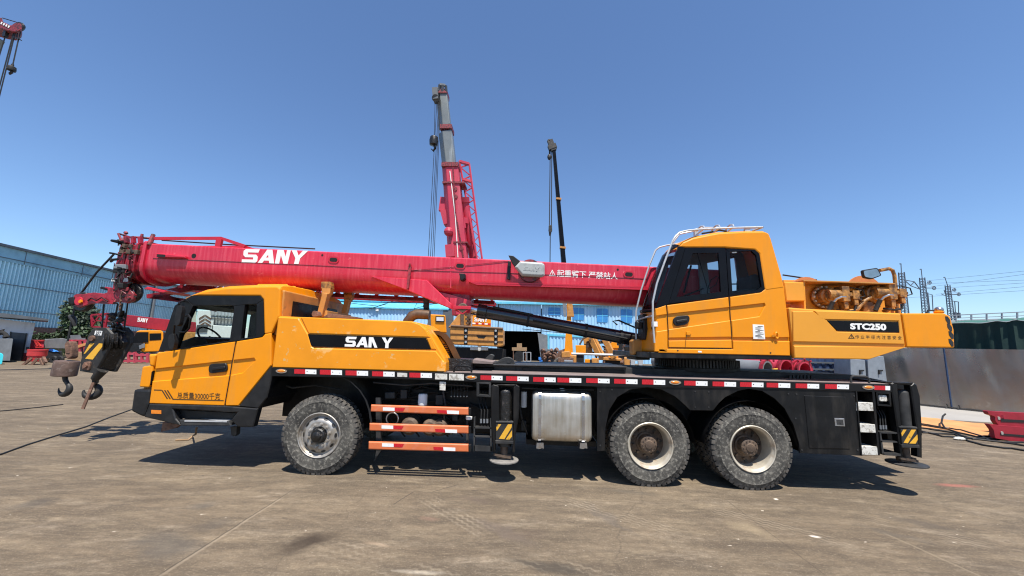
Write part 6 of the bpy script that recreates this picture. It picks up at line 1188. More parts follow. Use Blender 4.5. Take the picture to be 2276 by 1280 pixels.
# wall in pieces around the big doorway
dx0, dx1, dyt = sw(1106, 800), sw(1203, 800), sw(1150, 736).z
q = MB(); t0, t1 = (dx0-S0).dot(sD), (dx1-S0).dot(sD)
corr(q, S0, sD, sN, t0, 0, HE+.9, .42, .07); corr(q, S0+sD*t1, sD, sN, SL-t1, 0, HE+.9, .42, .07); corr(q, S0+sD*t0, sD, sN, t1-t0, dyt, HE+.9, .42, .07); sub('corrugated_wall', 'shed_sky', q, k)
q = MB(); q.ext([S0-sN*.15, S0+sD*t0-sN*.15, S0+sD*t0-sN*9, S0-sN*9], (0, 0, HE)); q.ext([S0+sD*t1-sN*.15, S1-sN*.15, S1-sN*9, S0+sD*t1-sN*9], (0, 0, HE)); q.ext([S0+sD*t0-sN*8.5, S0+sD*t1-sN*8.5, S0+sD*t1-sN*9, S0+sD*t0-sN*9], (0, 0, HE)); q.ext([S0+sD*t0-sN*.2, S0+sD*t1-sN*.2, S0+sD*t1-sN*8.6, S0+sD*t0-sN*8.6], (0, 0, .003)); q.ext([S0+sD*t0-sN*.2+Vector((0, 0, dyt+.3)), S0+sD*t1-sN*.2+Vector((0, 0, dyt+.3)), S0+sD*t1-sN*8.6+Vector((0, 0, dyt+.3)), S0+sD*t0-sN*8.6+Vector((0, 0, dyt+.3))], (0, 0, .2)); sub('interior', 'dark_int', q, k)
q = MB(); q.ext([S0+sN*.5+Vector((0, 0, HE-.1)), S0+sN*.5+Vector((0, 0, HE+.15)), S0-sN*8+Vector((0, 0, HE+3.6)), S0-sN*8+Vector((0, 0, HE+3.3))], sD*SL); sub('roof', 'shed_sky', q, k)
q = MB(); q.ext([S0+sN*.55+Vector((0, 0, HE-.35)), S0+sN*.55+Vector((0, 0, HE-.1)), S0+sN*.1+Vector((0, 0, HE-.1)), S0+sN*.1+Vector((0, 0, HE-.35))], sD*SL); sub('gutter', 'shed_cyan', q, k)
for x0, x1, y0, y1 in ((784, 808, 667, 677), (853, 877, 668, 678), (908, 932, 670, 680), (1219, 1245, 683, 700), (1273, 1298, 684, 711), (1327, 1351, 685.5, 716), (1380, 1405, 687, 717), (1433, 1458, 689, 719), (700, 722, 664, 676)):
    q = MB(); spp(q, rnd([(x0, y0), (x1, y0+1), (x1, y1+1), (x0, y1)], 3), .10, .06); w1 = sub('window', 'win_blue', q, k)
    q = MB(); spp(q, [(x0-1, (y0+y1)/2), (x1+1, (y0+y1)/2+.6), (x1+1, (y0+y1)/2+1.6), (x0-1, (y0+y1)/2+1)], .12, .02); spp(q, [((x0+x1)/2-.4, y0), ((x0+x1)/2+.5, y0), ((x0+x1)/2+.5, y1), ((x0+x1)/2-.4, y1)], .121, .02); sub('glazing_bar', 'shed_cyan', q, w1)
q = MB(); spp(q, [(1216, 742), (1600, 762), (1600, 766), (1216, 746)], .14, .1); spp(q, [(1216, 746), (1221, 746), (1221, 800), (1216, 800)], .14, .1); sub('door_rail', 'shed_cyan', q, k)
q = MB(); spp(q, [(1195, 740), (1217, 745), (1217, 800), (1203, 806)], .5, .15); sub('sliding_door', 'bin_grey', q, k)
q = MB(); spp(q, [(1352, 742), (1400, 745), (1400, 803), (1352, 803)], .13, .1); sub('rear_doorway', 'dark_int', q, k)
# lean-to on the left half
q = MB(); a0, a1 = sw(740, 671, .1), sw(1006, 685, .1)
e0, e1 = a0+sN*2.2, a1+sN*2.2; e0.z = WP(760, 684, sA+sN*2.3, sN).z; e1.z = e0.z; a1.z = a0.z
q.ext([a0, a1, e1, e0], (0, 0, .12)); sub('lean_to_roof', 'shed_cyan', q, k)
q = MB(); corr(q, Vector((e0.x, e0.y, 0))-sN*.3, sD, sN, (e1-e0).length, 0, e0.z, .42, .06); sub('lean_to_wall', 'shed_sky', q, k)
q = MB(); spp(q, [(985, 690), (1006, 690), (1006, 800), (985, 800)], 2.2, .5); sub('lean_to_end', 'roof_dark', q, k)
q = MB(); spp(q, [(835, 685), (841, 685), (841, 691), (835, 691)], 2.3, .2); sub('flood_lamp', 'white', q, k)
q = MB()
for pts in (((760, 671), (800, 676), (840, 680), (880, 668)), ((835, 663), (858, 676), (820, 686)), ((930, 668), (920, 686), (960, 676), (1000, 672)), ((1430, 750), (1300, 745), (1160, 731))): q.tube([sw(x, y, 2.4) for x, y in pts], .04, 5)
sub('loose_cable', 'cable', q, k)
# things inside and before the doorway
q = MB(); yq = YS-5; q.lathe([(.15, 0), (.6, 0), (.6, .08), (.35, .1), (.35, .5), (.6, .52), (.6, .6), (.15, .6)], Vector((P(1154, 793, yq).x, yq, .6)), (0, 1, 0), 24, True); tag(q.build('cable_drum', M['plastic'], smooth=True), 'dark cable drum standing in front of the black doorway', 'cable drum')
k = thing('wire_cage', P(1171, 810, yq), 'open frame of thin pale bars beside the cable drum in the doorway', 'cage')
q = MB()
for x_ in (1163, 1171, 1180): q.bar(P(x_, 783, yq), P(x_, 808, yq), .06)
for y_ in (783, 803, 808): q.bar(P(1163, y_, yq), P(1180, y_, yq), .06)
for x_ in (1163, 1180): q.bar(P(x_, 783, yq)+Vector((0, .9, 0)), P(x_, 808, yq)+Vector((0, .9, 0)), .06)
sub('frame', 'rail_grey', q, k)
k = thing('workbench', P(1155, 780, yq+2), 'brown wooden bench top with boxes inside the black doorway', 'bench')
q = MB(); q.pp([(1138, 772), (1171, 772), (1171, 780), (1138, 779)], yq+2, .8); sub('top', 'cardboard', q, k); q = MB(); q.bar(P(1141, 779, yq+2), P(1141, 808, yq+2), .1); q.bar(P(1168, 779, yq+2), P(1168, 808, yq+2), .1); sub('leg', 'rust', q, k)
q = MB(); q.pp([(1149, 763), (1160, 763), (1160, 772), (1149, 772)], yq+2.1, .5); tag(q.build('carton', M['cardboard']), 'pale carton standing on the bench in the doorway', 'carton')
# ---- crane with the raised red boom, seen from behind
YK2 = 13
k = thing('truck_crane', P(1040, 800, YK2), 'yellow crane seen from behind, its tall red and grey boom raised highest', 'truck crane')
q = MB(); q.ext(PX(rnd([(1000, 727), (1010, 723), (1110, 729), (1119, 732), (1119, 768), (1112, 771), (1008, 766), (1000, 758)], 3), YK2), (0, 1.4, 0)); cw2 = sub('counterweight', 'yellow_dull', q, k, .05)
q = MB(); cc = lambda a: PX(a, YK2-.01)
q.ext(cc([(1057, 743), (1083, 744.5), (1076, 752), (1063, 751)]), (0, .05, 0)); 
for x_ in (1031, 1098): q.ext(cc([(x_, 729), (x_+9, 729.5), (x_+8, 766), (x_, 765.5)]), (0, .04, 0))
sub('slot', 'dark_int', q, cw2)
q = MB()
for x_ in (1035.5, 1102):
    for y_ in (735, 748, 760): q.lathe([(.055, 0), (.055, -.05), (0, -.05)], P(x_, y_, YK2-.02), (0, 1, 0), 10)
sub('bolt', 'bridge', q, cw2)
q = MB()
for y0, y1 in ((742, 746), (755, 759)): q.tube([P(1001, y0, YK2-.01), P(1118, y1, YK2-.01)], .03, 4)
q.tube([P(1002, 725, YK2), P(1118, 731, YK2)], .07, 6); sub('seam', 'duct', q, cw2)
q = MB(); q.pp([(1050, 696), (1092, 699), (1091, 727), (1049, 725)], YK2+.3, .8); sg2 = sub('winch_guard', 'yellow', q, k, .03)
logo([(1054, 705), (1084, 707), (1083.5, 716), (1054, 714)], YK2+.28, M['letter'], sg2)
q = MB()
for i in range(6): q.mi = i % 2; q.pp([(1050+i*6.8, 717+i*.3), (1056.8+i*6.8, 717.3+i*.3), (1056.8+i*6.8, 720.3+i*.3), (1050+i*6.8, 720+i*.3)], YK2+.28, .02)
sub('reflector', ('white', 'reflect_red'), q, sg2)
q = MB(); q.pp([(954, 698), (990, 700), (993, 740), (956, 738), (948, 730)], YK2+.6, 1.3); cb3 = sub('cab', 'yellow', q, k, .05)
q = MB(); q.pp([(968, 702.5), (988, 703), (988, 715.5), (968, 715)], YK2+.55, .06); wq = sub('rear_window', 'black', q, cb3); q = MB(); q.pp([(970, 704.5), (986, 705), (986, 713.5), (970, 713)], YK2+.53, .03); sub('pane', 'white_wall', q, wq)
q = MB(); q.pp([(950, 706), (957, 700), (959, 733), (953, 735)], YK2+.55, 1.0); sub('side_window', 'roof_dark', q, cb3)
q = MB(); q.pp([(996, 728), (1018, 700), (1026, 696), (1026, 725), (1005, 728)], YK2+.5, .6); q.pp([(1030, 697), (1049, 699), (1048, 725), (1030, 724)], YK2+.8, .5); sub('turntable_body', 'yellow_dull', q, k, .03)
q = MB(); q.pp([(1024, 690), (1031, 690), (1031, 724), (1024, 724)], YK2+.4, .3)
for i in range(8): q.bar(P(1034+(i*5) % 14, 700+i*3, YK2+.5), P(1046-(i*3) % 9, 702+i*2.5, YK2+.6), .1)
sub('hose_bundle', 'hub_rust', q, k)
q = MB(); q.pp([(990, 771), (1125, 776), (1125, 800), (985, 800)], YK2+.3, 8); sub('chassis', 'black', q, k)
for cx in (1005, 1110): q = MB(); q.lathe([(.05, .1), (.4, 0), (.55, .05), (.55, .5), (.05, .5)], Vector((P(cx, 800, YK2).x, YK2+.6, .55)), (1, 0, 0), 22); sub('wheel', 'tyre', q, k, 0, True)
q = MB(); q.pp([(1045, 770), (1085, 771), (1085, 779), (1045, 778)], YK2+.1, .3); q.pp([(1062, 768), (1070, 768), (1068, 780), (1062, 780)], YK2+.05, .2); sub('rear_lamp', 'white_dirty', q, k, .02)
# boom: pairs of edges per section, real box sections
YB2 = YK2+1.2
def seg(name, m, L0, R0, L1, R1, th, parent):       # bottom left/right, top left/right
    q = MB(); o_ = Vector((0, th, 0)); a, b, c_, d_ = P(*L0, YB2), P(*R0, YB2), P(*R1, YB2), P(*L1, YB2)
    s_ = Vector((-.28, .35, 0)); q.loft([[a, b, b+o_, a+o_+s_*.6, a+s_], [d_, c_, c_+o_, d_+o_+s_*.6, d_+s_]], True, True); return sub(name, m, q, parent, .03)
bm3 = seg('boom', 'red_far', (1014, 700), (1050, 700), (991, 366), (1017, 366), .9, k)
seg('boom_section', 'boom_grey', (991, 363), (1011, 362), (983, 290), (1003, 287), .7, bm3)
seg('boom_section', 'boom_grey', (984, 280), (1000, 275), (976.5, 201), (992.5, 203), .55, bm3)
for (x0, x1, y0, nm) in ((982, 1018, 362, 1), (979, 1004, 278, 1), (970, 993, 199, 1)):
    q = MB(); c0, c1 = P(x0-1, y0+2, YB2-.06), P(x1, y0, YB2-.06); q.box(c0.x, c1.x, YB2-.06, YB2+.75, c0.z-.12, c0.z+.12); sub('section_collar', 'red_dirty', q, bm3)
q = MB(); c0 = P(1012, 405, YB2-.05); q.box(c0.x-.7, c0.x+.5, YB2-.05, YB2+.9, c0.z-.05, c0.z+.05); c0 = P(1022, 538, YB2-.05); q.box(c0.x-.35, c0.x+.4, YB2-.05, YB2+.9, c0.z-.04, c0.z+.04)
for x_, y_ in ((1012, 420), (1013, 437), (1026, 552)): q.lathe([(.11, 0), (.11, -.04), (0, -.04)], P(x_, y_, YB2), (0, 1, 0), 14)
q.tube([P(1007, 372, YB2-.03), P(1012, 470, YB2-.03), P(1030, 572, YB2-.03)], .035, 5); sub('boom_fitting', 'red_dirty', q, bm3)
q = MB(); q.tube([P(1000, 380, YB2-.02), P(1012, 480, YB2-.02), P(1018, 572, YB2-.02)], .03, 4); sub('edge_stripe', 'letter', q, bm3)
q = MB()
for a, b in (((966, 197), (976, 200)), ((977, 188), (990, 190)), ((977, 188), (975, 204)), ((991, 190), (992, 204)), ((984, 189), (984, 204)), ((966, 205), (980, 192))): q.bar(P(*a, YB2-.1), P(*b, YB2), .12)
q.bar(P(968, 200, YB2), P(970, 225, YB2), .3, .5); q.cyl(P(968, 218, YB2-.2), P(968, 218, YB2+.3), .2, n=14); sub('boom_head', 'roof_dark', q, bm3)
q = MB(); 
for a, b in (((986, 470), (990, 440)), ((986, 470), (994, 500))): q.bar(P(*a, YB2+.5), P(*b, YB2+.5), .5, .3)
q.ball(P(997, 515, YB2-.1), .25, 12); q.bar(P(1000, 545, YB2), P(1002, 572, YB2), .45, .4); sub('boom_bracket', 'red_far', q, bm3)
q = MB(); q.cyl(P(1052, 572, YB2+1.2), P(1032, 446, YB2+.6), .24, n=16); q.cyl(P(1053, 640, YB2+1.4), P(1052, 572, YB2+1.2), .24, n=16); q.cyl(P(1032, 450, YB2+.6), P(1031, 438, YB2+.5), .3, n=12); q.bar(P(1028, 490, YB2+.5), P(1046, 494, YB2+.9), .3); q.bar(P(1020, 500, YB2+.3), P(1030, 500, YB2+.5), .4); sub('luffing_cylinder', 'red_far', q, bm3, 0, True)
lj = MB(); ch = []
for (a, b, dy) in (((1021, 358), (1061, 580), .6), ((1043, 364), (1072, 580), .6), ((1021, 360), (1061, 580), 1.7), ((1043, 366), (1072, 580), 1.7)): ch.append((P(*a, YB2+dy), P(*b, YB2+dy))); lj.tube([ch[-1][0], ch[-1][1]], .055, 6)
N_ = 16
for i in range(N_):
    t0_, t1_ = i/N_, (i+1)/N_
    for u, v in ((0, 1), (2, 3), (0, 2), (1, 3)):
        lj.tube([ch[u][0].lerp(ch[u][1], t0_ if i % 2 else t1_), ch[v][0].lerp(ch[v][1], t1_ if i % 2 else t0_)], .024, 4)
for i in (0, 3): t0_ = i/N_; lj.bar(ch[0][0].lerp(ch[0][1], t0_), ch[1][0].lerp(ch[1][1], t0_), .12); lj.bar(ch[2][0].lerp(ch[2][1], t0_), ch[3][0].lerp(ch[3][1], t0_), .12)
sub('lattice_jib', 'red_far', lj, bm3)
q = MB()
for a, b in (((967, 222), (965, 315)), ((971, 225), (948, 640)), ((975, 225), (953, 640)), ((977, 222), (958, 640)), ((979, 222), (962, 640)), ((1000, 520), (999, 640))): q.tube([P(*a, YB2-.1), P(*b, YB2-.1)], .015, 5)
sub('hoist_rope', 'cable', q, k)
q = MB(); c0 = P(964, 316, YB2-.1); q.lathe([(.05, .35), (.2, .3), (.24, .1), (.22, -.15), (.05, -.2)], c0, (0, 0, 1), 14); q.tube([c0+Vector((0, 0, -.1)), c0+Vector((.1, 0, -.35)), c0+Vector((0, 0, -.5)), c0+Vector((-.13, 0, -.38))], [.06, .07, .06, .02], 8)
tag(q.build('hook_ball', M['grease'], smooth=True), 'small dark hook ball hanging high beside the grey boom tip', 'crane hook')
# ---- crane with the raised black boom
YK3 = 22
k = thing('truck_crane', P(1262, 805, YK3), 'distant yellow crane with a thin raised black boom right of the tall red one', 'truck crane')
q = MB(); q.tube([P(1257.5, 640, YK3), P(1231, 333, YK3)], [.25, .165], 4); bm4 = sub('boom', 'black_gloss', q, k)
q = MB()
for (x_, y_, w_) in ((1241.5, 443, .27), (1250.5, 551, .29)): q.lathe([(w_*.8, -.07), (w_, -.07), (w_, .07), (w_*.8, .07)], P(x_, y_, YK3), (.1, 0, 1), 4)
q.pp([(1262, 672), (1272, 672), (1276, 703), (1260, 703)], YK3-.3, .6); sub('section_collar', 'yellow_dull', q, bm4)
q = MB(); q.pp([(1259, 640), (1268, 640), (1268.5, 704), (1260, 704)], YK3-.25, .6); q.pp([(1260, 700), (1269, 700), (1274, 790), (1254, 790)], YK3-.2, .7); sub('boom_base', 'yellow', q, bm4)
q = MB(); q.pp([(1250, 672), (1258, 672), (1258, 704), (1253, 704)], YK3-.4, .1); sub('ladder', 'bin_grey', q, k)
q = MB(); q.bar(P(1231, 335, YK3), P(1222, 312, YK3), .3, .4); q.bar(P(1219, 330, YK3), P(1236, 324, YK3), .35); q.ball(P(1221, 314, YK3), .18, 8); q.bar(P(1226, 318, YK3), P(1229, 330, YK3), .2); sub('boom_head', 'hook_black', q, bm4)
q = MB()
for a, b in (((1223, 330), (1221, 505)), ((1226.5, 330), (1225.5, 505)), ((1221, 332), (1221, 346)), ((1223, 520), (1222, 640))): q.tube([P(*a, YK3), P(*b, YK3)], .035, 5)
sub('hoist_rope', 'cable', q, k)
q = MB(); q.ext(PX([(1220, 500), (1227, 500), (1227.5, 512), (1225, 516), (1221, 516), (1219.5, 511)], YK3-.1), (0, .3, 0)); q.cyl(P(1222.7, 516, YK3), P(1222.3, 524, YK3), .1, .06); tag(q.build('hook_block', M['hook_black'], bevel=.02), 'small dark hook block on the ropes of the thin black boom', 'hook block')
q = MB(); q.ball(P(1221, 349, YK3), .2, 10, (.8, .8, 1.2)); tag(q.build('hook_ball', M['hook_black'], smooth=True), 'tiny dark hook ball just below the tip of the black boom', 'crane hook')
q = MB(); q.pp([(1248, 782), (1266, 780), (1268, 794), (1248, 795)], YK3-.6, 1); q.pp([(1268, 790), (1282, 790), (1282, 808), (1268, 808)], YK3-.5, 1.5); sub('body', 'yellow_dull', q, k, .04)
q = MB(); q.pp([(1234, 795), (1242, 780), (1260, 774), (1264, 796), (1262, 806), (1234, 806)], YK3, 2); q.pp([(1240, 795), (1275, 795), (1275, 806), (1240, 806)], YK3-.7, 1); sub('track_frame', 'rust', q, k, .04)
for cx in (1246, 1275): q = MB(); q.lathe([(.05, .1), (.4, 0), (.55, .05), (.55, .4), (.05, .4)], Vector((P(cx, 800, YK3).x, YK3-.4, .55)), (0, 1, 0), 18); sub('wheel', 'tyre', q, k, 0, True)
# ---- dismantled yellow gantry and boxes right of it
YG = 16
k = thing('crane_gantry', P(1340, 806, YG), 'dismantled yellow crane gantry of slanted legs lying behind the deck', 'crane part')
q = MB()
for a, b in (((1313, 750), (1332, 790)), ((1343, 752), (1366, 796)), ((1318, 751), (1337, 790))): q.bar(P(*a, YG), P(*b, YG-.3), .22, .3)
q.pp([(1313, 750), (1344, 752), (1345, 755), (1313, 753)], YG, .6); q.pp([(1296, 750), (1312, 750), (1318, 785), (1300, 785)], YG+.2, .8); sub('leg', 'yellow_dull', q, k, .02)
q = MB(); q.pp([(1330, 792), (1362, 796), (1382, 797), (1382, 802), (1330, 800)], YG-.2, 1.5); sub('base', 'yellow_dull', q, k, .02)
q = MB(); rr_ = random.Random(4)
for i in range(22): x_ = rr_.uniform(1300, 1358); y_ = rr_.uniform(755, 792); q.bar(P(x_, y_, YG+.3), P(x_+rr_.uniform(-9, 9), y_+rr_.uniform(-7, 7), YG+rr_.uniform(-.2, .6)), rr_.uniform(.06, .16))
q.tube([P(1288, 766, YG), P(1296, 752, YG), P(1312, 746, YG), P(1330, 748, YG), P(1378, 758, YG)], .05, 6); sub('hydraulics', 'hub_rust', q, k)
q = MB(); q.pp([(1300, 800), (1330, 800), (1330, 822), (1300, 822)], YG, 1); q.pp([(1345, 802), (1378, 802), (1378, 822), (1345, 822)], YG, 1); sub('support', 'dark_int', q, k)
for pts, m_, lb, nm, Y_ in (([(1279, 767), (1302, 767), (1302, 785), (1280, 785)], 'yellow', 'yellow steel box with open grey side on the black post', 'steel_box', 14.), ([(1281, 785), (1298, 785), (1298, 822), (1281, 822)], 'dark_int', 'black square post under the yellow steel box', 'post', 14.1), ([(1300, 799), (1311, 799), (1311, 814), (1300, 814)], 'yellow', 'small yellow box beside the black square post', 'steel_box', 13.5),
        ([(1354, 760), (1371, 760), (1371, 768), (1375, 768), (1375, 774), (1352, 774), (1352, 768), (1354, 768)], 'yellow', 'stepped yellow casting standing right of the gantry', 'casting', 17.), ([(1315, 797), (1331, 797), (1331, 815), (1316, 815)], 'yellow_dull', 'worn yellow bracket with a round hole below the gantry', 'gantry_bracket', 13.), ([(1254, 801), (1274, 802), (1274, 815), (1254, 815)], 'bin_grey', 'grey concrete block with a dark hole on its face', 'block', 12.), ([(1387, 795), (1400, 795), (1400, 815), (1388, 815)], 'yellow_dull', 'tan panel beside the white bracket under the crane cab', 'panel', 12.)):
    zb_ = P(pts[0][0], max(p_[1] for p_ in pts), Y_).z
    q = MB(); q.pp(pts, Y_, .9)
    if zb_ > .05:
        pm = P((pts[0][0]+pts[1][0])/2, 800, Y_); x0_, x1_ = min(P(a[0], a[1], Y_).x for a in pts), max(P(a[0], a[1], Y_).x for a in pts)
        if nm != 'steel_box' or Y_ < 14: q.box(x0_+.02, x1_-.02, Y_+.05, Y_+.85, 0, zb_)
    tag(q.build(nm, M[m_], bevel=.02), lb, nm.replace('_', ' '))
q = MB(); q.pp([(1393, 794), (1433, 796), (1433, 799), (1430, 800), (1428, 818), (1420, 818), (1418, 802), (1412, 802), (1410, 818), (1402, 818), (1402, 800), (1393, 798)], 9., .5); p_ = P(1415, 818, 9.); q.box(P(1403, 818, 9).x, P(1427, 818, 9).x, 9.05, 9.45, 0, p_.z); tag(q.build('steel_bracket', M['rail_grey'], bevel=.01), 'pale grey steel bracket with two legs below the crane cab front', 'bracket')
q = MB(); q.tube([P(1270, 786, 13), P(1330, 788, 13), P(1395, 789, 13)], .05, 6); o = q.build('long_pipe', M['rail_grey'], smooth=True); tag(o, 'long thin grey pipe lying level across the yellow gantry', 'pipe')
q = MB(); rr_ = random.Random(8)
for i in range(30): x_ = rr_.uniform(1200, 1240); y_ = rr_.uniform(795, 806); q.bar(P(x_, y_, 30), P(x_+rr_.uniform(-5, 5), y_+rr_.uniform(-4, 3), 30.5), rr_.uniform(.1, .3))
o = q.build('scrap_heap', M['tarp_blue'], kind='stuff')
k = thing('added_dark_machine', P(1372, 812, 19), 'added dark machine shape filling the shadowed gap behind the yellow gantry by the crane cab', 'machine')  # dark bulk added where the background falls into shadow
q = MB(); q.pp([(1340, 778), (1402, 780), (1404, 812), (1340, 812)], 19, 1.5); q.pp([(1384, 752), (1408, 754), (1408, 782), (1384, 782)], 19.2, 1.0); sub('body', 'door_grey', q, k, .05)
q = MB(); rr_ = random.Random(6)
for i in range(26): x_ = rr_.uniform(1342, 1404); y_ = rr_.uniform(772, 806); q.bar(P(x_, y_, 18.9), P(x_+rr_.uniform(-10, 10), y_+rr_.uniform(-8, 8), 18.8), rr_.uniform(.08, .2))
sub('fittings', 'rust', q, k)
k = thing('engine_block', P(1225, 806, 26), 'rusty grey engine block standing between the doorway and the yellow crane', 'engine')
q = MB(); q.pp([(1206, 782), (1218, 776), (1236, 778), (1240, 806), (1206, 806)], 26, 1.4); sub('block', 'door_grey', q, k, .08)
q = MB(); rr_ = random.Random(12)
for i in range(20): x_ = rr_.uniform(1206, 1238); y_ = rr_.uniform(778, 802); q.cyl(P(x_, y_, 25.95), P(x_+rr_.uniform(-6, 6), y_+rr_.uniform(-4, 4), 25.8), rr_.uniform(.08, .22), n=8)
sub('pipes', 'rust', q, k)
# ================================================================== right side
# spare boom sections and boxes behind the rear deck
YR = 5.5
for i, (cx, cy, r_, lb) in enumerate(((1707, 822, .24, 'spare red boom section nearest the turntable, with a yellow tab on its end collar'), (1749, 821, .27, 'spare red boom section with the widest dark open end, middle of three'), (1790, 822, .22, 'spare red boom section with doubled end collar, beside the dark blue container'))):
    k = thing('boom_tube', P(cx, cy, YR), lb, 'boom section', 'spare red boom sections behind the deck')
    c0 = P(cx, cy, YR); e_ = Vector((-1.9+.5*i, 3.4, .06)); q = MB(); q.lathe([(r_, 0), (r_, e_.length), (r_-.04, e_.length), (r_-.04, 0), (r_, 0)], c0, e_, 26); sub('tube', 'red_far' if i else 'bin_grey', q, k, 0, True)
    q = MB(); q.lathe([(r_, .0), (r_+.05, 0), (r_+.05, .08), (r_, .08)], c0, e_, 26)
    if i == 2: q.lathe([(r_, .16), (r_+.05, .16), (r_+.05, .24), (r_, .24)], c0, e_, 26)
    for a in (-.6, 0, .6): q.ball(c0+Vector((sin(a)*(r_+.06), 0, cos(a)*(r_+.06))), .035, 6)
    sub('collar', 'red_head', q, k, 0, True)
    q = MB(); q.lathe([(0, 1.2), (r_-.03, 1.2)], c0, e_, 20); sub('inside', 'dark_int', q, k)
    if i == 0: q = MB(); q.pl([(1717, 820), (1732, 818), (1738, 823), (1724, 825)], YR-.1, .05, .004); sub('yellow_tab', 'stripe_yellow', q, k)
    q = MB(); q.box(c0.x-.2, c0.x+.15, c0.y+.2, c0.y+.5, 0, c0.z-r_); sub('stand', 'rust', q, k)
q = MB(); q.pp([(1640, 800), (1680, 801), (1720, 812), (1660, 818)], YR+1.2, .4); o = q.build('steel_sheet', M['red_far'], bevel=.02); q2 = MB(); tag(o, 'bright red steel plate leaning behind the spare boom sections', 'steel plate')
YC2 = 11
k = thing('freight_container', P(1830, 840, YC2), 'dark blue corrugated container beyond the spare boom sections', 'container')
q = MB(); z1 = P(1830, 797, YC2).z; a_ = P(1760, 800, YC2); b_ = P(1862, 800, YC2); corr(q, Vector((a_.x, YC2, 0)), Vector((1, 0, 0)), Vector((0, -1, 0)), b_.x-a_.x, .1, z1, .3, .05); sub('wall', 'container_blue', q, k)
q = MB(); q.box(a_.x, b_.x, YC2+.03, YC2+2.4, .05, z1+.05); sub('body', 'container_blue', q, k)
q = MB()
for i in range(5): z_ = z1*(.2+.17*i); q.box(a_.x, b_.x, YC2-.1, YC2-.04, z_, z_+.06)
sub('rail', 'roof_dark', q, k)
q = MB(); q.pp([(1862, 800), (1892, 803), (1890, 850), (1862, 850)], YC2-.3, 1); o = q.build('steel_cabinet', M['door_grey'], bevel=.02); tag(o, 'narrow dark purple-grey steel cabinet beside the blue container', 'cabinet')
for pts, lb in (([(1890, 797), (1923, 800), (1925, 852), (1889, 852)], 'pale blue-grey steel cabinet, left of the pair behind the rear deck'), ([(1928, 790), (1965, 792), (1974, 860), (1930, 860)], 'pale blue-grey steel cabinet, right of the pair, next to the metal fence')):
    Y_ = 9.6; zb = 0; q = MB(); c = PX(pts, Y_); c[2].z = 0; c[3].z = 0; k = thing('steel_cabinet', (c[3]+c[2])/2, lb, 'cabinet', 'pale cabinets by the metal fence'); q.ext(c, (0, .8, 0)); sub('body', 'cab_grey', q, k, .02)
    q = MB(); q.pl([(pts[1][0]-11, 822), (pts[1][0]-2, 822), (pts[1][0]-2, 825), (pts[1][0]-8, 825), (pts[1][0]-8, 832), (pts[1][0]-11, 832)], Y_-.05, .05, .004); sub('latch', 'letter_black', q, k)
# bright sheet metal fence
F0, F1 = Z(2048, 902), Z(2212, 919); fD = (F1-F0).normalized(); fN = Vector((fD.y, -fD.x, 0))
if fN.dot(CAM-F0) < 0: fN = -fN
def fw(px, py, off=0): return WP(px, py, F0+fN*off, fN)
zt = fw(2130, 775).z
k = thing('metal_fence', F0.lerp(F1, .5), 'fence of bright dented sheet metal panels at the right, stained brown and reflecting the yard', 'fence')
xs = [1962, 2108, 2300, 2500]
for i in range(3):
    a, b = fw(xs[i], 850), fw(xs[i+1], 850); a.z = b.z = 0; L_ = (b-a).length; q = MB(); rows = []; rr_ = random.Random(i)
    for iz in range(7):
        rw = []
        for ix in range(25): u = ix/24; v = iz/6; d_ = 0 if ix in (0, 24) else .02*sin(u*9+i*2)*cos(v*4+i)+.012*sin(u*23+v*6)+rr_.uniform(-.003, .003); rw.append(a.lerp(b, .003+u*.994)+fN*d_+Vector((0, 0, .02+v*(zt-.02))))
        rows.append(rw)
    q.loft(rows); q.loft([[p-fN*.03 for p in rw] for rw in rows]); sub('panel', 'sheet_metal', q, k, 0, True)
    q = MB(); q.box(b.x-.02, b.x+.02, b.y-.02, b.y+.02, 0, zt+.03); sub('post', 'container_blue', q, k)
q = MB(); a, b = fw(1960, 850, .03), fw(2460, 850, .03); a.z = b.z = .05; q.tube([a, b], .02, 6)
for px in (2105, 2131, 2290): p = fw(px, 905, .08); q.tube([Vector((p.x, p.y, .16)), Vector((p.x+.03, p.y, .08)), Vector((p.x-.05, p.y, .02))], .015, 6)
sub('bottom_pipe', 'frame_grey', q, k, 0, True)
# concrete edge and orange soil at the foot of the fence
def sheet(name, pts, z, m): q = MB(); q.add([Vector((p.x, p.y, z)) for p in pts], [list(range(len(pts)))]); return q.build(name, M[m], origin=(0, 0, 0), kind='structure')
sheet('concrete_apron', [fw(1960, 850, -.1), fw(2460, 850, -.1), Z(2420, 985), Z(2215, 940), Z(2050, 930), Z(1980, 915)], .004, 'concrete')
sheet('sand_path', [Z(1990, 923), Z(2080, 930), Z(2160, 940), Z(2215, 944), Z(2225, 968), Z(2180, 972), Z(2120, 958), Z(2050, 950), Z(1985, 946)], .008, 'skid_orange')
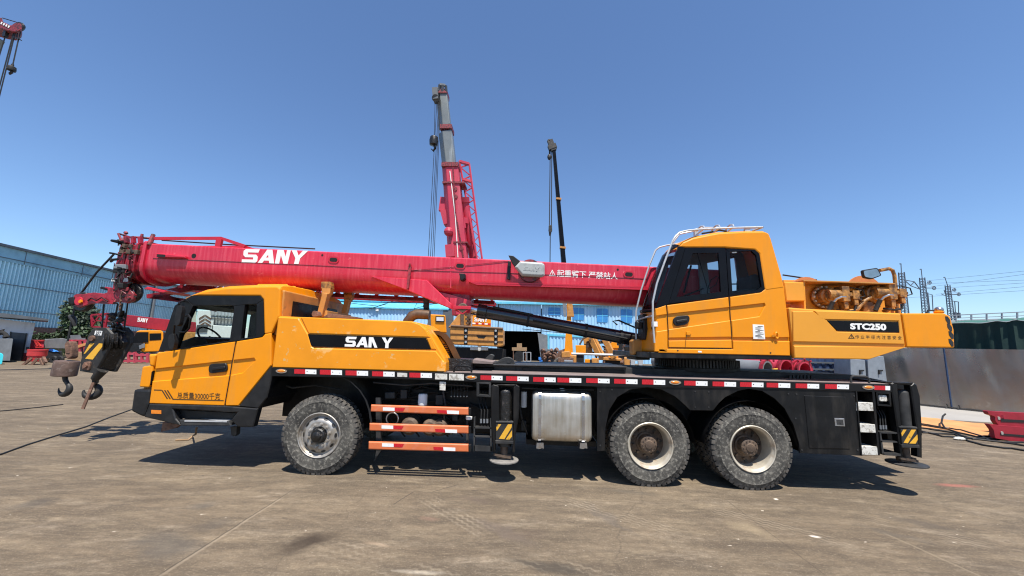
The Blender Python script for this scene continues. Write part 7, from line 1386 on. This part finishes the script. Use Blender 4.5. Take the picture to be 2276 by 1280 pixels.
# cables on the ground
cabs = (([(2040, 942), (2090, 950), (2140, 958), (2200, 980), (2276, 992), (2330, 1000)], 'thin black cable nearest the orange soil by the fence'), ([(2045, 952), (2110, 962), (2170, 978), (2230, 985), (2276, 986), (2340, 985)], 'black cable curving in front of the red truss section'), ([(2045, 958), (2100, 972), (2150, 976), (2200, 976), (2276, 980), (2340, 976)], 'black cable lying between two others at the right edge'), ([(2050, 963), (2120, 966), (2180, 990), (2276, 1003), (2340, 1010)], 'black cable nearest the viewer at the right edge'), ([(2050, 946), (2110, 957), (2170, 972), (2250, 972), (2340, 990)], 'black cable under the others beside the fence'))
for pts, lb in cabs:
    q = MB(); pp_ = [Z(*p) for p in pts]; sm = []
    for i in range(len(pp_)-1):
        for t_ in (0, .25, .5, .75): sm.append(pp_[i].lerp(pp_[i+1], t_)+Vector((random.uniform(-.05, .05), random.uniform(-.05, .05), .02)))
    q.tube(sm+[pp_[-1]+Vector((0, 0, .02))], .018, 6); tag(q.build('ground_cable', M['cable'], smooth=True), lb, 'cable', 'black cables on the ground by the fence')
q = MB(); q.tube([Z(2101, 954)+Vector((0, 0, .02)), Z(2094, 950)+Vector((0, 0, .12)), Z(2098, 944)+Vector((0, 0, .22)), Z(2104, 941)+Vector((0, 0, .25))], .02, 6); tag(q.build('cable_end', M['rubber'], smooth=True), 'short stiff cable end sticking up beside the fence cables', 'cable')
q = MB(); rr_ = random.Random(1); c0 = Z(2133, 978); q.ball(c0+Vector((0, 0, .03)), .12, 8, (1, .6, .35)); tag(q.build('stone', M['white_dirty'], smooth=True), 'pale stone lying among the black cables', 'stone')
# second long cable on the left
for pts, lb in (([(-60, 1025), (0, 1012), (60, 990), (130, 968), (190, 950), (240, 930), (290, 912), (330, 900)], 'long black cable running across the ground from the left edge to the bumper'), ([(-40, 918), (20, 913), (80, 907), (140, 900)], 'dark cable lying far left beyond the long one')):
    q = MB(); q.tube([Z(*p)+Vector((0, 0, .014)) for p in pts], .011, 6); tag(q.build('ground_cable', M['cable'], smooth=True), lb, 'cable')
q = MB(); q.tube([P(437, 950, .6), P(435, 965, .55), Z(428, 972)+Vector((0, 0, .03)), Z(418, 979)+Vector((0, 0, .015)), Z(390, 980)+Vector((0, 0, .015))], .014, 6); part(q, 'drain_hose', 'cardboard', smooth=True)
# red truss section at the right edge
k = thing('truss_section', Z(2230, 970), 'dark red crane truss section lying on the ground, cut off by the right edge', 'truss')
YT2 = Z(2212, 978).y; q = MB()
q.pp(rnd([(2194, 913), (2220, 915), (2420, 925), (2420, 960), (2222, 948), (2212, 935), (2212, 926), (2198, 921)], 3), YT2, .10); q.pp(rnd([(2198, 942), (2210, 944), (2420, 962), (2420, 1010), (2212, 974), (2209, 956)], 3), YT2-.05, .10); q.pp([(2210, 916), (2420, 926), (2420, 940), (2214, 930)], YT2+.75, .1); q.pp([(2212, 950), (2420, 965), (2420, 1000), (2212, 972)], YT2+.75, .1)
for x_ in (2225, 2300, 2390): q.bar(P(x_, 925, YT2), P(x_, 925, YT2+.8), .08); q.bar(P(x_, 960, YT2), P(x_, 960, YT2+.8), .08)
sub('frame', 'truss_red', q, k, .012)
q = MB(); q.pp([(2225, 931), (2420, 942), (2420, 946), (2225, 937)], YT2-.01, .02); q.pp([(2224, 963), (2420, 978), (2420, 984), (2224, 967)], YT2-.06, .02); sub('slot', 'letter_black', q, k)
q = MB(); q.pp(rnd([(2218, 926), (2223, 926), (2224, 933), (2219, 933)], 2), YT2-.012, .02); q.pp(rnd([(2225, 959), (2230, 959), (2231, 966), (2226, 966)], 2), YT2-.062, .02); sub('hole', 'concrete', q, k)
# green tarpaulin screen behind the fence
def gw(px, py, off): return WP(px, py, F0-fN*off, fN)
k = thing('tarp_screen', gw(2200, 740, 1.2), 'dark green tarpaulin screen hung above and behind the metal fence', 'tarpaulin')
q = MB(); rows = []; a, b = gw(2020, 740, 1.2), gw(2600, 740, 1.2); zt0, zt1 = gw(2120, 723, 1.2).z, gw(2276, 712, 1.2).z; zb0 = gw(2120, 790, 1.2).z-.5
for iz in range(8):
    rw = []
    for ix in range(70): u = ix/69; p = a.lerp(b, u); tz = zt0+(zt1-zt0)*((p-a).length/max(.1, (gw(2276, 740, 1.2)-a).length)); rw.append(Vector((p.x, p.y, 0))+fN*(.03*sin(ix*1.3+2*sin(ix*.21))+.04*sin(ix*.37+iz*.4)+.10*iz/7*sin(ix*.5+sin(ix*.13)*3))+Vector((0, 0, tz+(zb0-tz)*iz/7+.025*sin(ix*.8+3*sin(ix*.17))*(iz == 0))))
    rows.append(rw)
q.loft(rows); sub('sheet', 'green_tarp', q, k, 0, True)
q = MB(); top = rows[0]; q.loft([[p+Vector((0, 0, .02))+fN*.06 for p in top], [p-fN*1.5+Vector((0, 0, .18)) for p in top]]); sub('top_sheet', 'green_hem', q, k, 0, True)
q = MB()
for ix in (0, 20, 40, 60): q.bar(Vector((top[ix].x, top[ix].y, 0))-fN*.2, Vector((top[ix].x, top[ix].y, top[ix].z))-fN*.2, .08)
sub('pole', 'mast', q, k)
# railway bridge with railing, masts and wires far behind
YBr = 58
k = thing('rail_bridge', P(2250, 720, YBr), 'pale elevated railway bridge with grey railing beyond the green screen', 'bridge')
q = MB(); a, b = P(2060, 713, YBr), P(2700, 693, YBr); q.ext([a, b, b-Vector((0, 0, 1.8)), a-Vector((0, 0, 1.8))], (0, 8, 0)); sub('deck', 'bridge', q, k)
q = MB()
for x_ in (2150, 2350, 2550): p = P(x_, 715, YBr); q.box(p.x-.6, p.x+.6, YBr+2, YBr+6, 0, p.z)
sub('pier', 'bridge', q, k)
q = MB(); q.bar(P(2060, 703.5, YBr), P(2700, 673, YBr), .14); q.bar(P(2060, 709.5, YBr), P(2700, 686, YBr), .1)
for i in range(17): x_ = 2125+i*34; q.bar(P(x_, 700.5-(x_-2125)*.045, YBr), P(x_, 714-(x_-2125)*.032, YBr), .16)
sub('railing', 'cab_grey', q, k)
def mast(tx, ty, bx, by, whip, Y, lb, arms, n=16):
    k = thing('railway_mast', P(bx, by, Y), lb, 'mast', 'railway masts beyond the fence')
    t_, b_ = P(tx, ty, Y), P(bx, by, Y); b_.z = 0 if 0 else b_.z; d_ = (t_-b_); base = b_-d_*1.2; base = b_-d_*((b_.z)/d_.z); w0, w1 = .85, .5; q = MB(); L_ = []
    for sx, sy in ((-1, -1), (1, -1), (1, 1), (-1, 1)): lo, hi = base+Vector((sx*w0/2, sy*w0/2, 0)), t_+Vector((sx*w1/2, sy*w1/2, 0)); L_.append((lo, hi)); q.bar(lo, hi, .11)
    N_ = n*2
    for i in range(N_):
        for u, v in ((0, 1), (3, 2), (0, 3), (1, 2)): q.bar(L_[u][0].lerp(L_[u][1], i/N_), L_[v][0].lerp(L_[v][1], (i+1)/N_), .06)
        q.bar(L_[0][0].lerp(L_[0][1], i/N_), L_[1][0].lerp(L_[1][1], i/N_), .06)
    sub('lattice', 'mast', q, k)
    q = MB(); q.tube([t_, P(*whip, Y)], .07, 5); q.bar(P(*whip, Y), P(whip[0]-2.5, whip[1]+.5, Y), .15); sub('rod', 'mast', q, k)
    q = MB()
    for seg_ in arms['lines']: q.tube([P(x, y, Y) for x, y in seg_], .08, 5)
    sub('arm', 'mast', q, k)
    for cx, cy in arms['wheels']:
        q = MB(); q.tube([P(cx, cy, Y)+Vector((.33*cos(a), 0, .33*sin(a))) for a in [2*pi*i/16 for i in range(16)]], .07, 5, closed=True)
        for a in (0, pi/2): q.bar(P(cx, cy, Y)-Vector((.33*cos(a), 0, .33*sin(a))), P(cx, cy, Y)+Vector((.33*cos(a), 0, .33*sin(a))), .09)
        sub('tension_wheel', 'mast', q, k)
    return k
mast(2003.5, 605, 2011, 691, (2002.5, 586), 62, 'nearest of three dark lattice railway masts, left of the pair with tension wheels', {'lines': [[(2010, 622), (2032, 626), (2045, 643)], [(2010, 622), (2024, 635), (2032, 626)], [(2024, 635), (2045, 643)]], 'wheels': []})
mast(2049.5, 617, 2057, 692, (2047.5, 598), 70, 'middle railway mast with two tension wheels at its right', {'lines': [[(2052, 640), (2077, 640)], [(2054, 640), (2054, 636), (2067, 629)], [(2055, 651), (2072, 655), (2074, 692)], [(2062, 650), (2067, 692)]], 'wheels': [(2066, 628), (2076, 640)]})
mast(2106, 634, 2115.5, 715, (2100, 616), 78, 'rightmost railway mast with wheels and two hanging weights', {'lines': [[(2104, 654), (2132, 654)], [(2106, 650), (2121, 645)], [(2092, 653), (2103, 658), (2098, 644)], [(2118, 669), (2131, 671)], [(2122, 670), (2124, 700)], [(2130, 671), (2131, 700)]], 'wheels': [(2121, 644), (2131, 654)]})
q = MB(); p = P(2124, 706, 77); q.cyl(p, p+Vector((0, 0, 1.1)), .3, n=10); tag(q.build('tension_weight', M['mast']), 'left of two dark tension weights hanging beside the rightmost mast', 'weight'); q = MB(); p = P(2132, 707, 77); q.cyl(p, p+Vector((0, 0, 1.1)), .3, n=10); tag(q.build('tension_weight', M['mast']), 'right of two dark tension weights hanging beside the rightmost mast', 'weight')
for i, (a, b, lb) in enumerate((((2060, 624), (2290, 601), 'highest overhead railway wire'), ((2070, 637), (2290, 608), 'overhead wire second from the top'), ((2010, 632), (2290, 622), 'overhead wire third from the top'), ((2080, 641), (2290, 628), 'overhead wire in the middle of the bundle'), ((2080, 654), (2290, 636), 'overhead wire second from the bottom'), ((2010, 662), (2290, 645), 'lowest overhead railway wire'))):
    q = MB(); p0, p1 = P(*a, 68), P(*b, 46); d_ = p1-p0; pts = [p0+d_*t_ for t_ in (0, .2, .4, .6, .8, 1, 1.6)]
    q.tube(pts, .022, 4); tag(q.build('overhead_wire', M['wire']), lb+' crossing the sky to the right edge', 'wire', 'overhead railway wires')
# ================================================================== crane head at the top left corner
YL = 9
k = thing('truck_crane', Z(-420, 840), 'crane mostly out of frame, its red boom tip showing at the top left', 'truck crane')
q = MB(); a, b = P(-14, 80, YL), P(-420, 780, YL); q.bar(b, a, .5, .5, up=(0, 1, 0)); bm5 = sub('boom', 'boom_grey', q, k, .05)
q = MB(); q.ext(PX([(-12, 42), (4, 38), (7, 48), (25, 56), (33, 50), (44, 50), (50, 57), (48, 65), (36, 71), (18, 68), (-10, 60)], YL-.1), AL(20, .5)); hd5 = sub('boom_head', 'red_dirty', q, bm5, .03)
q = MB()
for i in range(4): x_ = 3+i*5.4; q.pp([(x_, 48+i*2.6), (x_+3, 49.5+i*2.6), (x_+.5, 54+i*2.6), (x_-2.5, 52.5+i*2.6)], YL-.12, .03)
sub('white_band', 'letter', q, hd5)
q = MB(); q.lathe([(.05, 0), (.17, -.02), (.2, .05), (.17, .12), (.05, .12)], P(41, 57, YL), (0, 1, 0), 20); q.bar(P(32, 83, YL), P(45, 88, YL), .12, .03); q.bar(P(14, 70, YL), P(11, 82, YL), .12); q.tube([P(6, 40, YL), P(36, 49, YL)], .02, 5); sub('sheave', 'grease', q, hd5, 0, True)
q = MB()
for a, b in (((12, 80), (-30, 215)), ((31, 70), (-40, 340)), ((34, 72), (-34, 345)), ((46, 70), (41, 88)), ((41, 88), (29, 142)), ((39, 72), (37, 86))): q.tube([P(*a, YL), P(*b, YL)], .022, 5)
sub('hoist_rope', 'cable', q, k)
q = MB(); c0 = P(25.5, 152, YL); q.lathe([(.04, .2), (.05, .12), (.13, .08), (.15, -.05), (.14, -.1), (.04, -.11)], c0, (.1, 0, 1), 14); q.tube([c0+Vector((0, 0, -.05)), c0+Vector((.05, 0, -.2)), c0+Vector((-.02, 0, -.26)), c0+Vector((-.06, 0, -.18))], [.05, .05, .04, .02], 8); tag(q.build('hook_ball', M['hook_black'], smooth=True), 'small dark hook weight hanging from the red boom tip at top left', 'crane hook')
